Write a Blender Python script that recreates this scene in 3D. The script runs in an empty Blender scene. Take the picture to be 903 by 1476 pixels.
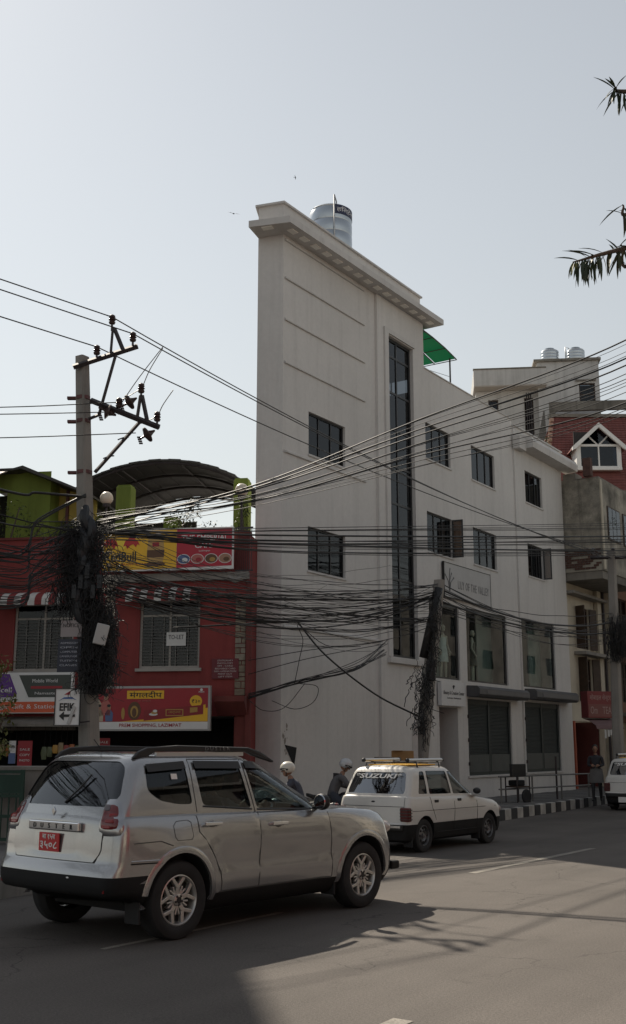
import bpy, bmesh, math, random
from mathutils import Vector, Matrix, Euler
R = math.radians
random.seed(7)
scene = bpy.context.scene
col = scene.collection

# ------------------------------------------------------------------ camera
cam_data = bpy.data.cameras.new('camera')
cam = bpy.data.objects.new('camera', cam_data)
col.objects.link(cam)
cam.location = (0, 0, 1.70)
cam.rotation_euler = (R(90) + math.atan((1075 - 738) / 1600.0), 0, 0)
cam_data.sensor_fit = 'VERTICAL'
cam_data.sensor_height = 24.0
cam_data.lens = 24.0 * 1600.0 / 1476.0
cam_data.clip_end = 6000
scene.camera = cam
scene.render.resolution_x, scene.render.resolution_y = 626, 1024

# ------------------------------------------------------------------ sky and sun
SUN_AZ = math.atan2(-0.51, 0.857)          # sun stands behind the houses, left of the view
SUN_EL = R(44)
world = bpy.data.worlds.new('World')
scene.world = world
world.use_nodes = True
wn, wl = world.node_tree.nodes, world.node_tree.links
wn.clear()
sky = wn.new('ShaderNodeTexSky')
sky.sky_type = 'NISHITA'
sky.sun_disc = False
sky.sun_elevation = SUN_EL
sky.sun_rotation = SUN_AZ
sky.altitude = 1300
sky.air_density = 2.2
sky.dust_density = 1.1
sky.ozone_density = 1.0
hs = wn.new('ShaderNodeHueSaturation')
hs.inputs['Saturation'].default_value = 0.30
bg = wn.new('ShaderNodeBackground')
bg.inputs['Strength'].default_value = 0.064
wo = wn.new('ShaderNodeOutputWorld')
wl.new(sky.outputs[0], hs.inputs['Color'])
wl.new(hs.outputs[0], bg.inputs[0])
wl.new(bg.outputs[0], wo.inputs[0])
sd = bpy.data.lights.new('sun', 'SUN')
sd.energy = 4.2
sd.angle = R(0.6)
sd.color = (1.0, 0.9, 0.76)
sun = bpy.data.objects.new('sun', sd)
col.objects.link(sun)
to_sun = Vector((math.sin(SUN_AZ) * math.cos(SUN_EL), math.cos(SUN_AZ) * math.cos(SUN_EL), math.sin(SUN_EL)))
sun.rotation_euler = to_sun.to_track_quat('Z', 'Y').to_euler()
sun.location = (-20, 40, 60)
vs = scene.view_settings
vs.view_transform = 'Standard'
vs.look = 'None'
vs.exposure = 0.62
vs.gamma = 1.0
vs.use_curve_mapping = False

# ------------------------------------------------------------------ materials
MATS = {}
def mat(name, c, rough=0.7, var=0.12, vscale=2.0, bump=0.0, bscale=60.0, metal=0.0, streak=0.0, coat=0.0,
        spec=0.5, grime=0.0, fine=0.0, emit=0.0):
    """procedural surface: base colour, broad and fine colour noise, vertical rain streaks, grime, bump"""
    if name in MATS:
        return MATS[name]
    m = bpy.data.materials.new(name)
    m.use_nodes = True
    n, l = m.node_tree.nodes, m.node_tree.links
    b = n['Principled BSDF']
    b.inputs['Roughness'].default_value = rough
    b.inputs['Metallic'].default_value = metal
    b.inputs['Specular IOR Level'].default_value = spec
    b.inputs['Coat Weight'].default_value = coat
    b.inputs['Coat Roughness'].default_value = 0.03
    geo = n.new('ShaderNodeNewGeometry')
    pos = geo.outputs['Position']
    cur = n.new('ShaderNodeRGB')
    cur.outputs[0].default_value = (*c, 1)
    out = cur.outputs[0]
    def mul(out, fac_socket, lo, hi, f0, f1):
        mr = n.new('ShaderNodeMapRange')
        mr.inputs[1].default_value, mr.inputs[2].default_value = lo, hi
        mr.inputs[3].default_value, mr.inputs[4].default_value = f0, f1
        l.new(fac_socket, mr.inputs[0])
        v = n.new('ShaderNodeVectorMath'); v.operation = 'SCALE'
        l.new(out, v.inputs[0]); l.new(mr.outputs[0], v.inputs[3])
        return v.outputs[0]
    def noise(scale, detail, vec=None, rough_=0.55):
        t = n.new('ShaderNodeTexNoise')
        t.inputs['Scale'].default_value = scale
        t.inputs['Detail'].default_value = detail
        t.inputs['Roughness'].default_value = rough_
        l.new(vec or pos, t.inputs['Vector'])
        return t.outputs['Fac']
    if var:
        out = mul(out, noise(vscale, 5), 0.3, 0.7, 1 - var, 1 + var)
    if fine:
        out = mul(out, noise(vscale * 23, 3), 0.3, 0.7, 1 - fine, 1 + fine)
    if streak:
        vm = n.new('ShaderNodeVectorMath'); vm.operation = 'MULTIPLY'
        vm.inputs[1].default_value = (1, 1, 0.06)
        l.new(pos, vm.inputs[0])
        out = mul(out, noise(3.2, 6, vm.outputs[0], 0.65), 0.5, 0.72, 1.0, 1 - streak)
    if grime:
        out = mul(out, noise(0.9, 8, None, 0.7), 0.52, 0.75, 1.0, 1 - grime)
    l.new(out, b.inputs['Base Color'])
    if bump:
        bn = n.new('ShaderNodeBump')
        bn.inputs['Strength'].default_value = bump
        bn.inputs['Distance'].default_value = 0.02
        l.new(noise(bscale, 4), bn.inputs['Height'])
        l.new(bn.outputs[0], b.inputs['Normal'])
    if emit:
        b.inputs['Emission Color'].default_value = (*c, 1)
        b.inputs['Emission Strength'].default_value = emit
    MATS[name] = m
    return m

def glass(name, tint=(0.25, 0.27, 0.28), gloss=0.02, ior=1.5, rough=0.0, refl=0.0):
    if name in MATS:
        return MATS[name]
    m = bpy.data.materials.new(name)
    m.use_nodes = True
    n, l = m.node_tree.nodes, m.node_tree.links
    n.clear()
    o = n.new('ShaderNodeOutputMaterial')
    mx = n.new('ShaderNodeMixShader')
    tr = n.new('ShaderNodeBsdfTransparent'); tr.inputs[0].default_value = (*tint, 1)
    gl = n.new('ShaderNodeBsdfGlossy'); gl.inputs['Roughness'].default_value = rough
    gl.inputs[0].default_value = (0.92, 0.95, 1, 1)
    fr = n.new('ShaderNodeFresnel'); fr.inputs[0].default_value = ior
    geo = n.new('ShaderNodeNewGeometry')
    tx = n.new('ShaderNodeTexNoise'); tx.inputs['Scale'].default_value = 1.3
    bp = n.new('ShaderNodeBump'); bp.inputs['Strength'].default_value = gloss; bp.inputs['Distance'].default_value = 0.05
    l.new(geo.outputs['Position'], tx.inputs['Vector'])
    l.new(tx.outputs['Fac'], bp.inputs['Height'])
    l.new(bp.outputs[0], gl.inputs['Normal'])
    ad = n.new('ShaderNodeMath'); ad.operation = 'ADD'; ad.use_clamp = True; ad.inputs[1].default_value = refl
    l.new(fr.outputs[0], ad.inputs[0])
    bf = n.new('ShaderNodeMath'); bf.operation = 'SUBTRACT'; bf.inputs[0].default_value = 1.0; l.new(geo.outputs['Backfacing'], bf.inputs[1])
    ml = n.new('ShaderNodeMath'); ml.operation = 'MULTIPLY'; l.new(ad.outputs[0], ml.inputs[0]); l.new(bf.outputs[0], ml.inputs[1]); l.new(ml.outputs[0], mx.inputs[0]); l.new(tr.outputs[0], mx.inputs[1]); l.new(gl.outputs[0], mx.inputs[2])
    l.new(mx.outputs[0], o.inputs[0])
    MATS[name] = m
    return m

def asphalt():
    """worn asphalt: aggregate speckle, tyre-polished lanes, bitumen patches, cracks"""
    m = bpy.data.materials.new('asphalt'); m.use_nodes = True
    n, l = m.node_tree.nodes, m.node_tree.links; b = n['Principled BSDF']
    b.inputs['Roughness'].default_value = .9; b.inputs['Specular IOR Level'].default_value = .3
    geo = n.new('ShaderNodeNewGeometry'); mp = n.new('ShaderNodeMapping'); mp.inputs['Rotation'].default_value = (0, 0, R(34.5)); l.new(geo.outputs['Position'], mp.inputs['Vector'])
    def tex(scale, det, sc3=(1, 1, 1), ro=.55):
        v = n.new('ShaderNodeVectorMath'); v.operation = 'MULTIPLY'; v.inputs[1].default_value = sc3; l.new(mp.outputs[0], v.inputs[0])
        t = n.new('ShaderNodeTexNoise'); t.inputs['Scale'].default_value = scale; t.inputs['Detail'].default_value = det; t.inputs['Roughness'].default_value = ro; l.new(v.outputs[0], t.inputs['Vector']); return t
    c = n.new('ShaderNodeRGB'); c.outputs[0].default_value = (.104, .093, .084, 1); out = c.outputs[0]
    def mul(out, sock, a, b_, f0, f1):
        r = n.new('ShaderNodeMapRange'); r.inputs[1].default_value, r.inputs[2].default_value, r.inputs[3].default_value, r.inputs[4].default_value = a, b_, f0, f1; l.new(sock, r.inputs[0])
        v = n.new('ShaderNodeVectorMath'); v.operation = 'SCALE'; l.new(out, v.inputs[0]); l.new(r.outputs[0], v.inputs[3]); return v.outputs[0]
    out = mul(out, tex(.35, 5).outputs[0], .35, .65, .84, 1.14)
    out = mul(out, tex(.9, 4, (1, .05, 1)).outputs[0], .35, .65, .86, 1.12)
    out = mul(out, tex(55, 3, ro=.7).outputs[0], .3, .7, .72, 1.3)
    out = mul(out, tex(1.3, 7, ro=.7).outputs[0], .60, .70, 1.0, .74)
    wob = tex(1.5, 4); vo = n.new('ShaderNodeTexVoronoi'); vo.feature = 'DISTANCE_TO_EDGE'; vo.inputs['Scale'].default_value = .42
    av = n.new('ShaderNodeVectorMath'); av.operation = 'ADD'; sv = n.new('ShaderNodeVectorMath'); sv.operation = 'SCALE'; sv.inputs[3].default_value = .8; l.new(wob.outputs['Color'], sv.inputs[0]); l.new(mp.outputs[0], av.inputs[0]); l.new(sv.outputs[0], av.inputs[1]); l.new(av.outputs[0], vo.inputs['Vector'])
    cr = n.new('ShaderNodeMapRange'); cr.inputs[1].default_value, cr.inputs[2].default_value, cr.inputs[3].default_value, cr.inputs[4].default_value = .002, .006, .62, 1.0; l.new(vo.outputs['Distance'], cr.inputs[0])
    mk = n.new('ShaderNodeMapRange'); mk.inputs[1].default_value, mk.inputs[2].default_value = .48, .56; l.new(tex(.25, 3).outputs[0], mk.inputs[0])
    mm = n.new('ShaderNodeMix'); mm.data_type = 'FLOAT'; l.new(mk.outputs[0], mm.inputs[0]); mm.inputs[2].default_value = 1.0; l.new(cr.outputs[0], mm.inputs[3])
    v = n.new('ShaderNodeVectorMath'); v.operation = 'SCALE'; l.new(out, v.inputs[0]); l.new(mm.outputs[0], v.inputs[3]); out = v.outputs[0]
    l.new(out, b.inputs['Base Color'])
    bp = n.new('ShaderNodeBump'); bp.inputs['Strength'].default_value = .5; bp.inputs['Distance'].default_value = .015; l.new(tex(95, 4).outputs[0], bp.inputs['Height']); l.new(bp.outputs[0], b.inputs['Normal'])
    return m
M_ASPHALT = asphalt()
M_PAVE = mat('paving', (0.13, 0.125, 0.12), 0.9, 0.2, 0.8, 0.3, 60, fine=0.12, grime=0.3)
M_PAINT_W = mat('road_paint', (0.24, 0.22, 0.19), 0.85, 0.25, 3.0, 0.3, 90, fine=0.3, grime=0.35)
M_KERB_W = mat('kerb_white', (0.36, 0.35, 0.33), 0.85, 0.25, 3, 0.2, 60, grime=0.4)
M_KERB_B = mat('kerb_black', (0.03, 0.03, 0.032), 0.8, 0.3, 3, 0.2, 60)
M_WHITE = mat('white_plaster', (0.60, 0.583, 0.565), 0.88, 0.07, 0.45, 0.15, 45, streak=0.11, grime=0.12, fine=0.03)
M_TRIM = mat('trim_plaster', (0.56, 0.545, 0.53), 0.88, 0.07, 0.8, 0.12, 45, streak=0.16, grime=0.1)
M_SOFFIT = mat('soffit_grey', (0.42, 0.39, 0.36), 0.9, 0.1, 1.0, 0.1, 45)
M_SOFFLIGHT = mat('soffit_panel_white', (0.82, 0.80, 0.75), 0.5, 0.05, 2)
M_BLACKFR = mat('black_aluminium', (0.018, 0.018, 0.02), 0.42, 0.1, 3)
M_GLASS = glass('window_glass', (0.34, 0.36, 0.38), 0.03, 1.42)
M_GLASS_SHOP = glass('shop_glass', (0.84, 0.90, 0.88), 0.012, 1.32)
M_GLASS_BLUE = glass('blue_glass', (0.30, 0.42, 0.55), 0.02, 1.5)
M_DARK = mat('dark_interior', (0.012, 0.012, 0.013), 0.9, 0.1, 1)  # near-black, stands in for shade inside rooms and holes; also coats dark parts
M_ROOM = mat('room_grey', (0.035, 0.038, 0.038), 0.9, 0.15, 0.7)
M_SHUTTER = mat('shutter_green_grey', (0.032, 0.041, 0.041), 0.55, 0.15, 1.0, metal=0.2, streak=0.15)
M_RED = mat('red_plaster', (0.235, 0.043, 0.040), 0.85, 0.13, 0.7, 0.12, 40, streak=0.22, grime=0.2)
M_REDDK = mat('dark_red_trim', (0.15, 0.035, 0.030), 0.8, 0.18, 1.5, 0.1, 40, streak=0.3)
M_CONC = mat('concrete', (0.25, 0.235, 0.215), 0.9, 0.16, 1.1, 0.3, 55, streak=0.3, grime=0.2)
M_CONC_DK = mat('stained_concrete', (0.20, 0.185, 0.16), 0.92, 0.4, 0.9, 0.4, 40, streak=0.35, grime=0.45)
M_CREAM = mat('cream_plaster', (0.52, 0.47, 0.38), 0.88, 0.1, 0.7, 0.12, 45, streak=0.25, grime=0.2)
M_STEEL = mat('galvanised_steel', (0.42, 0.43, 0.44), 0.45, 0.12, 4, metal=0.85)
M_TANK = mat('tank_steel', (0.46, 0.49, 0.52), 0.3, 0.06, 1.2, metal=0.95)
M_IRON = mat('painted_iron', (0.035, 0.028, 0.03), 0.6, 0.2, 5)
M_IRONRED = mat('red_oxide_iron', (0.10, 0.035, 0.035), 0.65, 0.25, 4)
M_CABLE = mat('black_cable', (0.013, 0.013, 0.014), 0.55, 0.15, 6)
M_WIRE = mat('bare_wire', (0.07, 0.068, 0.065), 0.5, 0.1, 6, metal=0.5)
M_CERAM = mat('brown_ceramic', (0.045, 0.025, 0.022), 0.28, 0.1, 4)
M_GREEN = mat('lime_green_wall', (0.165, 0.22, 0.038), 0.85, 0.15, 0.9, 0.1, 40, streak=0.3, grime=0.25)
M_YELLOWW = mat('ochre_wall', (0.42, 0.33, 0.08), 0.85, 0.15, 1.2, streak=0.25)
M_CORR = mat('corrugated_sheet', (0.07, 0.068, 0.066), 0.6, 0.2, 2.0, metal=0.3, grime=0.3)
M_TILE = mat('red_roof_tile', (0.18, 0.055, 0.045), 0.75, 0.2, 3.0, 0.1, 30, fine=0.2)
M_STONE = mat('quoin_stone', (0.22, 0.19, 0.155), 0.9, 0.25, 5, 0.3, 60)
M_WOOD = mat('dark_wood', (0.045, 0.026, 0.017), 0.6, 0.25, 6, streak=0.2)
M_WPAINT = mat('white_paint', (0.74, 0.73, 0.71), 0.6, 0.06, 2, grime=0.1)
M_GREENGATE = mat('gate_green', (0.012, 0.045, 0.03), 0.6, 0.15, 4)
M_LEAF = mat('leaf_green', (0.055, 0.085, 0.022), 0.6, 0.35, 9)
M_LEAF2 = mat('leaf_yellow_green', (0.12, 0.13, 0.03), 0.6, 0.35, 9)
M_LEAFDK = mat('leaf_dark', (0.028, 0.045, 0.018), 0.55, 0.3, 9)
M_BARK = mat('bark', (0.09, 0.07, 0.055), 0.9, 0.3, 8, 0.5, 50)
M_BLACK = mat('black_plastic', (0.016, 0.016, 0.017), 0.55, 0.1, 6)
M_RUBBER = mat('tyre_rubber', (0.02, 0.02, 0.021), 0.85, 0.2, 8, 0.1, 200)

def solid(name, c, rough=0.6, **k):
    return mat(name, c, rough, k.pop('var', 0.06), **k)

# ------------------------------------------------------------------ mesh helpers
class MB:
    def __init__(s): s.v = []; s.f = []
    def quad(s, a, b, c, d):
        i = len(s.v); s.v += [a, b, c, d]; s.f.append((i, i + 1, i + 2, i + 3)); return s
    def poly(s, pts):
        i = len(s.v); s.v += list(pts); s.f.append(tuple(range(i, i + len(pts)))); return s
    def box(s, x0, x1, y0, y1, z0, z1):
        i = len(s.v)
        s.v += [(x0,y0,z0),(x1,y0,z0),(x1,y1,z0),(x0,y1,z0),(x0,y0,z1),(x1,y0,z1),(x1,y1,z1),(x0,y1,z1)]
        s.f += [tuple(i + k for k in q) for q in ((0,3,2,1),(4,5,6,7),(0,1,5,4),(1,2,6,5),(2,3,7,6),(3,0,4,7))]
        return s
    def prism(s, pts, vec):
        """closed polygon (3D points) extruded by vec"""
        i = len(s.v); n = len(pts); vec = Vector(vec)
        s.v += [tuple(p) for p in pts] + [tuple(Vector(p) + vec) for p in pts]
        s.f.append(tuple(i + k for k in range(n - 1, -1, -1)))
        s.f.append(tuple(i + n + k for k in range(n)))
        for k in range(n):
            k2 = (k + 1) % n
            s.f.append((i + k, i + k2, i + n + k2, i + n + k))
        return s
    def tube(s, pts, r, n=6, caps=True):
        pts = [Vector(p) for p in pts]; rr = r if isinstance(r, (list, tuple)) else [r] * len(pts)
        base = len(s.v); up = Vector((0.013, 0.021, 1)).normalized(); prev = None
        for k, p in enumerate(pts):
            d = (pts[min(k + 1, len(pts) - 1)] - pts[max(k - 1, 0)])
            d = d.normalized() if d.length > 1e-9 else Vector((0, 0, 1))
            if prev is None:
                a = d.cross(up)
                if a.length < 1e-3: a = d.cross(Vector((1, 0, 0)))
            else:
                a = prev - d * prev.dot(d)
            a.normalize(); prev = a; b = d.cross(a)
            for j in range(n):
                t = 2 * math.pi * j / n
                s.v.append(tuple(p + (a * math.cos(t) + b * math.sin(t)) * rr[k]))
        for k in range(len(pts) - 1):
            for j in range(n):
                j2 = (j + 1) % n
                s.f.append((base + k*n + j, base + k*n + j2, base + (k+1)*n + j2, base + (k+1)*n + j))
        if caps:
            s.f.append(tuple(base + j for j in range(n - 1, -1, -1)))
            e = base + (len(pts) - 1) * n
            s.f.append(tuple(e + j for j in range(n)))
        return s
    def lathe(s, prof, seg=16, c=(0, 0, 0), axis='z'):
        """prof: list of (radius, height)"""
        base = len(s.v)
        for r, h in prof:
            for j in range(seg):
                t = 2 * math.pi * j / seg
                p = (r * math.cos(t), r * math.sin(t), h)
                if axis == 'y': p = (p[0], p[2], p[1])
                if axis == 'x': p = (p[2], p[0], p[1])
                s.v.append((p[0] + c[0], p[1] + c[1], p[2] + c[2]))
        for k in range(len(prof) - 1):
            for j in range(seg):
                j2 = (j + 1) % seg
                q = (base + k*seg + j, base + k*seg + j2, base + (k+1)*seg + j2, base + (k+1)*seg + j)
                s.f.append(q if axis != 'y' else q[::-1])
        s.f.append(tuple(base + j for j in range(seg - 1, -1, -1)))
        e = base + (len(prof) - 1) * seg
        s.f.append(tuple(e + j for j in range(seg)))
        return s
    def ball(s, c, rx, ry=None, rz=None, seg=12, rings=8):
        ry = ry or rx; rz = rz or rx
        base = len(s.v)
        s.v.append((c[0], c[1], c[2] - rz))
        for k in range(1, rings):
            p = -math.pi / 2 + math.pi * k / rings
            for j in range(seg):
                t = 2 * math.pi * j / seg
                s.v.append((c[0] + rx*math.cos(p)*math.cos(t), c[1] + ry*math.cos(p)*math.sin(t), c[2] + rz*math.sin(p)))
        s.v.append((c[0], c[1], c[2] + rz)); top = len(s.v) - 1
        for j in range(seg):
            j2 = (j + 1) % seg
            s.f.append((base, base + 1 + j2, base + 1 + j))
            for k in range(rings - 2):
                a = base + 1 + k * seg
                s.f.append((a + j, a + j2, a + seg + j2, a + seg + j))
            a = base + 1 + (rings - 2) * seg
            s.f.append((a + j, a + j2, top))
        return s
    def xf(s, m, start=0):
        s.v[start:] = [tuple(m @ Vector(p)) for p in s.v[start:]]; return s
    def mesh(s, name='mesh'):
        me = bpy.data.meshes.new(name); me.from_pydata([tuple(p) for p in s.v], [], s.f); me.update(); return me
    def build(s, name, material, parent=None, smooth=False, bevel=0.0, fix=False, loc=None, rot=None, kind=None):
        return obj(name, s.mesh(name), material, parent, smooth, bevel, fix, loc, rot, kind)

def obj(name, me, material=None, parent=None, smooth=False, bevel=0.0, fix=False, loc=None, rot=None, kind=None):
    if fix:
        bm = bmesh.new(); bm.from_mesh(me)
        bmesh.ops.remove_doubles(bm, verts=bm.verts, dist=1e-5)
        bmesh.ops.recalc_face_normals(bm, faces=bm.faces)
        bm.to_mesh(me); bm.free()
    if smooth:
        me.polygons.foreach_set('use_smooth', [True] * len(me.polygons))
        if smooth != True: me.set_sharp_from_angle(angle=R(smooth))
    if material is not None and not me.materials: me.materials.append(material)
    o = bpy.data.objects.new(name, me); col.objects.link(o)
    if parent is not None: o.parent = parent
    if loc is not None: o.location = loc
    if rot is not None: o.rotation_euler = rot
    if bevel:
        md = o.modifiers.new('bevel', 'BEVEL'); md.width = bevel; md.segments = 2; md.limit_method = 'ANGLE'
        md.harden_normals = False
    if kind: o['kind'] = kind
    return o

def thing(name, label, cat, loc=(0, 0, 0), rotz=0.0, group=None, kind=None):
    o = bpy.data.objects.new(name, None); o.empty_display_size = 0.3; col.objects.link(o)
    o.location = loc; o.rotation_euler = (0, 0, rotz)
    return tag(o, label, cat, group, kind)
def tag(o, label, cat, group=None, kind=None):
    if label: o['label'] = label
    if cat: o['category'] = cat
    if group: o['group'] = group
    if kind: o['kind'] = kind
    return o
def copy_tree(o, parent=None):
    c = o.copy(); col.objects.link(c); c.parent = parent
    for ch in list(o.children): copy_tree(ch, c)
    return c

def text_mesh(body, size, extrude=0.002, align='CENTER', spacing=1.0, bold=0.0, shear=0.0, sx=1.0, res=2):
    cu = bpy.data.curves.new('lettering', 'FONT')
    cu.body = body; cu.size = size; cu.extrude = extrude; cu.align_x = align; cu.align_y = 'CENTER'
    cu.space_character = spacing; cu.offset = bold; cu.shear = shear; cu.resolution_u = res
    o = bpy.data.objects.new('lettering_tmp', cu); col.objects.link(o)
    bpy.context.view_layer.update()
    me = bpy.data.meshes.new_from_object(o.evaluated_get(bpy.context.evaluated_depsgraph_get()))
    bpy.data.objects.remove(o); bpy.data.curves.remove(cu)
    if sx != 1.0:
        for v in me.vertices: v.co.x *= sx
    me.materials.clear()
    return me
def fit_text(body, w, h, **k):
    """lettering scaled to fill w x h"""
    me = text_mesh(body, 1.0, **k)
    xs = [v.co.x for v in me.vertices]; ys = [v.co.y for v in me.vertices]
    if not xs: return me
    x0, x1, y0, y1 = min(xs), max(xs), min(ys), max(ys)
    sx, sy = w / max(x1 - x0, 1e-6), h / max(y1 - y0, 1e-6)
    for v in me.vertices:
        v.co.x = (v.co.x - (x0 + x1) / 2) * sx; v.co.y = (v.co.y - (y0 + y1) / 2) * sy
    return me
def sign_text(body, x, y, z, w, h, material, parent, name='lettering', **k):
    """text on a facade: local x right, z up, facing -y"""
    me = fit_text(body, w, h, **k)
    return obj(name, me, material, parent, loc=(x, y, z), rot=(R(90), 0, 0))

def wall_grid(w0, w1, z0, z1, holes, depth, y=0.0, mb=None):
    """front face in the plane y with rectangular holes and reveals running back by depth"""
    mb = mb or MB()
    xs = sorted(set([w0, w1] + [h[0] for h in holes] + [h[1] for h in holes]))
    zs = sorted(set([z0, z1] + [h[2] for h in holes] + [h[3] for h in holes]))
    for i in range(len(xs) - 1):
        for j in range(len(zs) - 1):
            cx, cz = (xs[i] + xs[i+1]) / 2, (zs[j] + zs[j+1]) / 2
            if any(h[0] < cx < h[1] and h[2] < cz < h[3] for h in holes): continue
            mb.quad((xs[i], y, zs[j]), (xs[i+1], y, zs[j]), (xs[i+1], y, zs[j+1]), (xs[i], y, zs[j+1]))
    for a, b, c, d in holes:
        mb.quad((a, y, c), (a, y, d), (a, y + depth, d), (a, y + depth, c))
        mb.quad((b, y, c), (b, y + depth, c), (b, y + depth, d), (b, y, d))
        mb.quad((a, y, c), (a, y + depth, c), (b, y + depth, c), (b, y, c))
        mb.quad((a, y, d), (b, y, d), (b, y + depth, d), (a, y + depth, d))
    return mb

def window(parent, x0, x1, z0, z1, y, cols=(), rows=(), fr=0.05, m=None, g=None, dep=0.06, name='window', bars=None):
    """framed window in a facade opening: part window > panes; the frame stands in the opening"""
    m = m or M_BLACKFR; g = g or M_GLASS
    f = MB()
    f.box(x0, x0 + fr, y, y + dep, z0, z1); f.box(x1 - fr, x1, y, y + dep, z0, z1)
    f.box(x0 + fr, x1 - fr, y, y + dep, z0, z0 + fr); f.box(x0 + fr, x1 - fr, y, y + dep, z1 - fr, z1)
    xs = [x0 + fr] + [x0 + (x1 - x0) * c for c in cols] + [x1 - fr]
    zs = [z0 + fr] + [z0 + (z1 - z0) * c for c in rows] + [z1 - fr]
    for c in xs[1:-1]: f.box(c - fr * .4, c + fr * .4, y + .004, y + dep - .004, z0 + fr, z1 - fr)
    for r in zs[1:-1]:
        for i in range(len(xs) - 1):
            a = xs[i] + (fr * .4 if i else 0); b = xs[i+1] - (fr * .4 if i < len(xs) - 2 else 0)
            f.box(a, b, y + .008, y + dep - .008, r - fr * .4, r + fr * .4)
    w = f.build(name, m, parent)
    for i in range(len(xs) - 1):
        for j in range(len(zs) - 1):
            p = MB().box(xs[i] - .006, xs[i+1] + .006, y + dep * .45 + .003 * (i % 2), y + dep * .45 + .006 + .003 * (i % 2), zs[j] - .006, zs[j+1] + .006)
            p.build('pane', g, w)
    return w
def at(px, py, Y):
    """world point seen at photograph pixel px, py standing Y metres down the street"""
    P = math.atan((1075 - 738) / 1600.0)
    u, w = (px - 451.5) / 1600.0, -(py - 738) / 1600.0
    d = Vector((u, math.cos(P) - w * math.sin(P), math.sin(P) + w * math.cos(P)))
    return Vector((0, 0, 1.7)) + d * (Y / d.y)
# ------------------------------------------------------------------ ground, road, pavement
def sheet(name, pts, z, material):
    o = MB().poly([(x, y, z) for x, y in pts]).build(name, material)
    o['kind'] = 'structure'; return o
sheet('ground', [(-900, -900), (900, -900), (900, 1500), (-900, 1500)], -0.02, M_PAVE)
KD = Vector((math.sin(R(30)), math.cos(R(30)), 0)); KN = Vector((KD.y, -KD.x, 0))    # kerb line and its normal to the road
K0 = Vector((4.36, 26.91, 0))
def kp(t, off=0.0, z=0.0):
    p = K0 + KD * t + KN * off
    return (p.x, p.y, z)
sheet('road', [kp(-60)[:2], kp(-60, 15)[:2], kp(120, 15)[:2], kp(120)[:2]], 0.0, M_ASPHALT)
pav = MB(); PT = []
a, b, c, d = kp(-60, -.16, .14), kp(120, -.16, .14), kp(120, -30, .14), kp(-60, -30, .14)
pav.poly([a, b, c, d])
pv = pav.build('pavement', M_PAVE); pv['kind'] = 'structure'
# paving slabs near the frontages, each slightly uneven
slab = {}
for i in range(3):
    slab[i] = MB().box(-.29, .29, -.29, .29, 0, .012 + .004 * i).mesh('paving_slab')
    slab[i].materials.append(M_PAVE)
for i in range(-10, 28):
    for j in range(5):
        o = bpy.data.objects.new('paving_slab', slab[(i * 7 + j * 3) % 3]); col.objects.link(o); o.parent = pv
        o.location = kp(i * .6, -.5 - j * .6, .141); o.rotation_euler = (0, 0, R(60))
# kerb of painted blocks
kerb = thing('kerb', None, None, (0, 0, 0)); kerb['kind'] = 'structure'
kb = MB().box(0, .412, -.16, 0, -.01, .25).mesh('kerb_block')
kmesh = []
for m in (M_KERB_W, M_KERB_B):
    k = kb.copy(); k.materials.append(m); kmesh.append(k)
for i in range(-31, 40):
    o = bpy.data.objects.new('kerb_block', kmesh[i % 2]); col.objects.link(o); o.parent = kerb
    o.location = kp(i * .42 + random.uniform(-.004, .004), random.uniform(-.008, .006), random.uniform(-.006, .006)); o.rotation_euler = (0, 0, R(60) + random.uniform(-.012, .012))
    md = o.modifiers.new('bevel', 'BEVEL'); md.width = .014; md.segments = 2
for nm, t0, t1 in (('kerb_run', -60, -13.05), ('kerb_run', 16.85, 120)):
    mb = MB(); mb.prism([kp(t0, -.16, -.01), kp(t0, 0, -.01), kp(t1, 0, -.01), kp(t1, -.16, -.01)], (0, 0, .25))
    mb.build(nm, M_CONC, kerb, fix=True)
# far pavement on the camera's side of the street
q = MB().prism([kp(-60, 15.0, -.01), kp(120, 15.0, -.01), kp(120, 40, -.01), kp(-60, 40, -.01)], (0, 0, .15)).build('pavement', M_PAVE, fix=True)
q['kind'] = 'structure'
# painted lane dashes
LD = Vector((math.sin(R(34.5)), math.cos(R(34.5)), 0)); LN = Vector((LD.y, -LD.x, 0))
def dash(p, length, w=.12, name='lane_dash'):
    p = Vector((p[0], p[1], 0))
    n = max(2, int(length / .25)); L, Rr = [], []
    for i in range(n + 1):
        t = length * i / n
        L.append(p + LD * t - LN * (w / 2 + random.uniform(-.008, .008))); Rr.append(p + LD * t + LN * (w / 2 + random.uniform(-.008, .008)))
    mb = MB()
    for i in range(n):
        mb.quad(*[(v.x, v.y, .004) for v in (L[i], Rr[i], Rr[i+1], L[i+1])])
    o = mb.build(name, M_PAINT_W); o['kind'] = 'structure'
dash((2.16, 15.8), 4.55); dash((-1.8, 10.03), 2.6, .07); dash((7.4, 23.4), 4.5); dash((12.6, 31), 4.5)
dash((-1.55, 4.45), 3.75, .14)
# ------------------------------------------------------------------ white wedge-shaped building
WB = thing('white_building', 'tall white wedge-shaped plaster building with projecting cornice and one tall dark glass strip', 'building', (-0.74, 25.9, 0), R(56.5))
grooves = [(0.06, 3.9, z - .025, z + .025) for z in (14.17, 13.15, 12.05, 10.93, 8.67, 4.43)]
winL = [(1.14, 2.88, 8.84, 9.95), (1.11, 2.86, 5.90, 7.00)]
mb = wall_grid(0, 4.5, 0, 15.13, winL, .16)
mb.build('front_wall', M_WHITE, WB)
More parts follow.
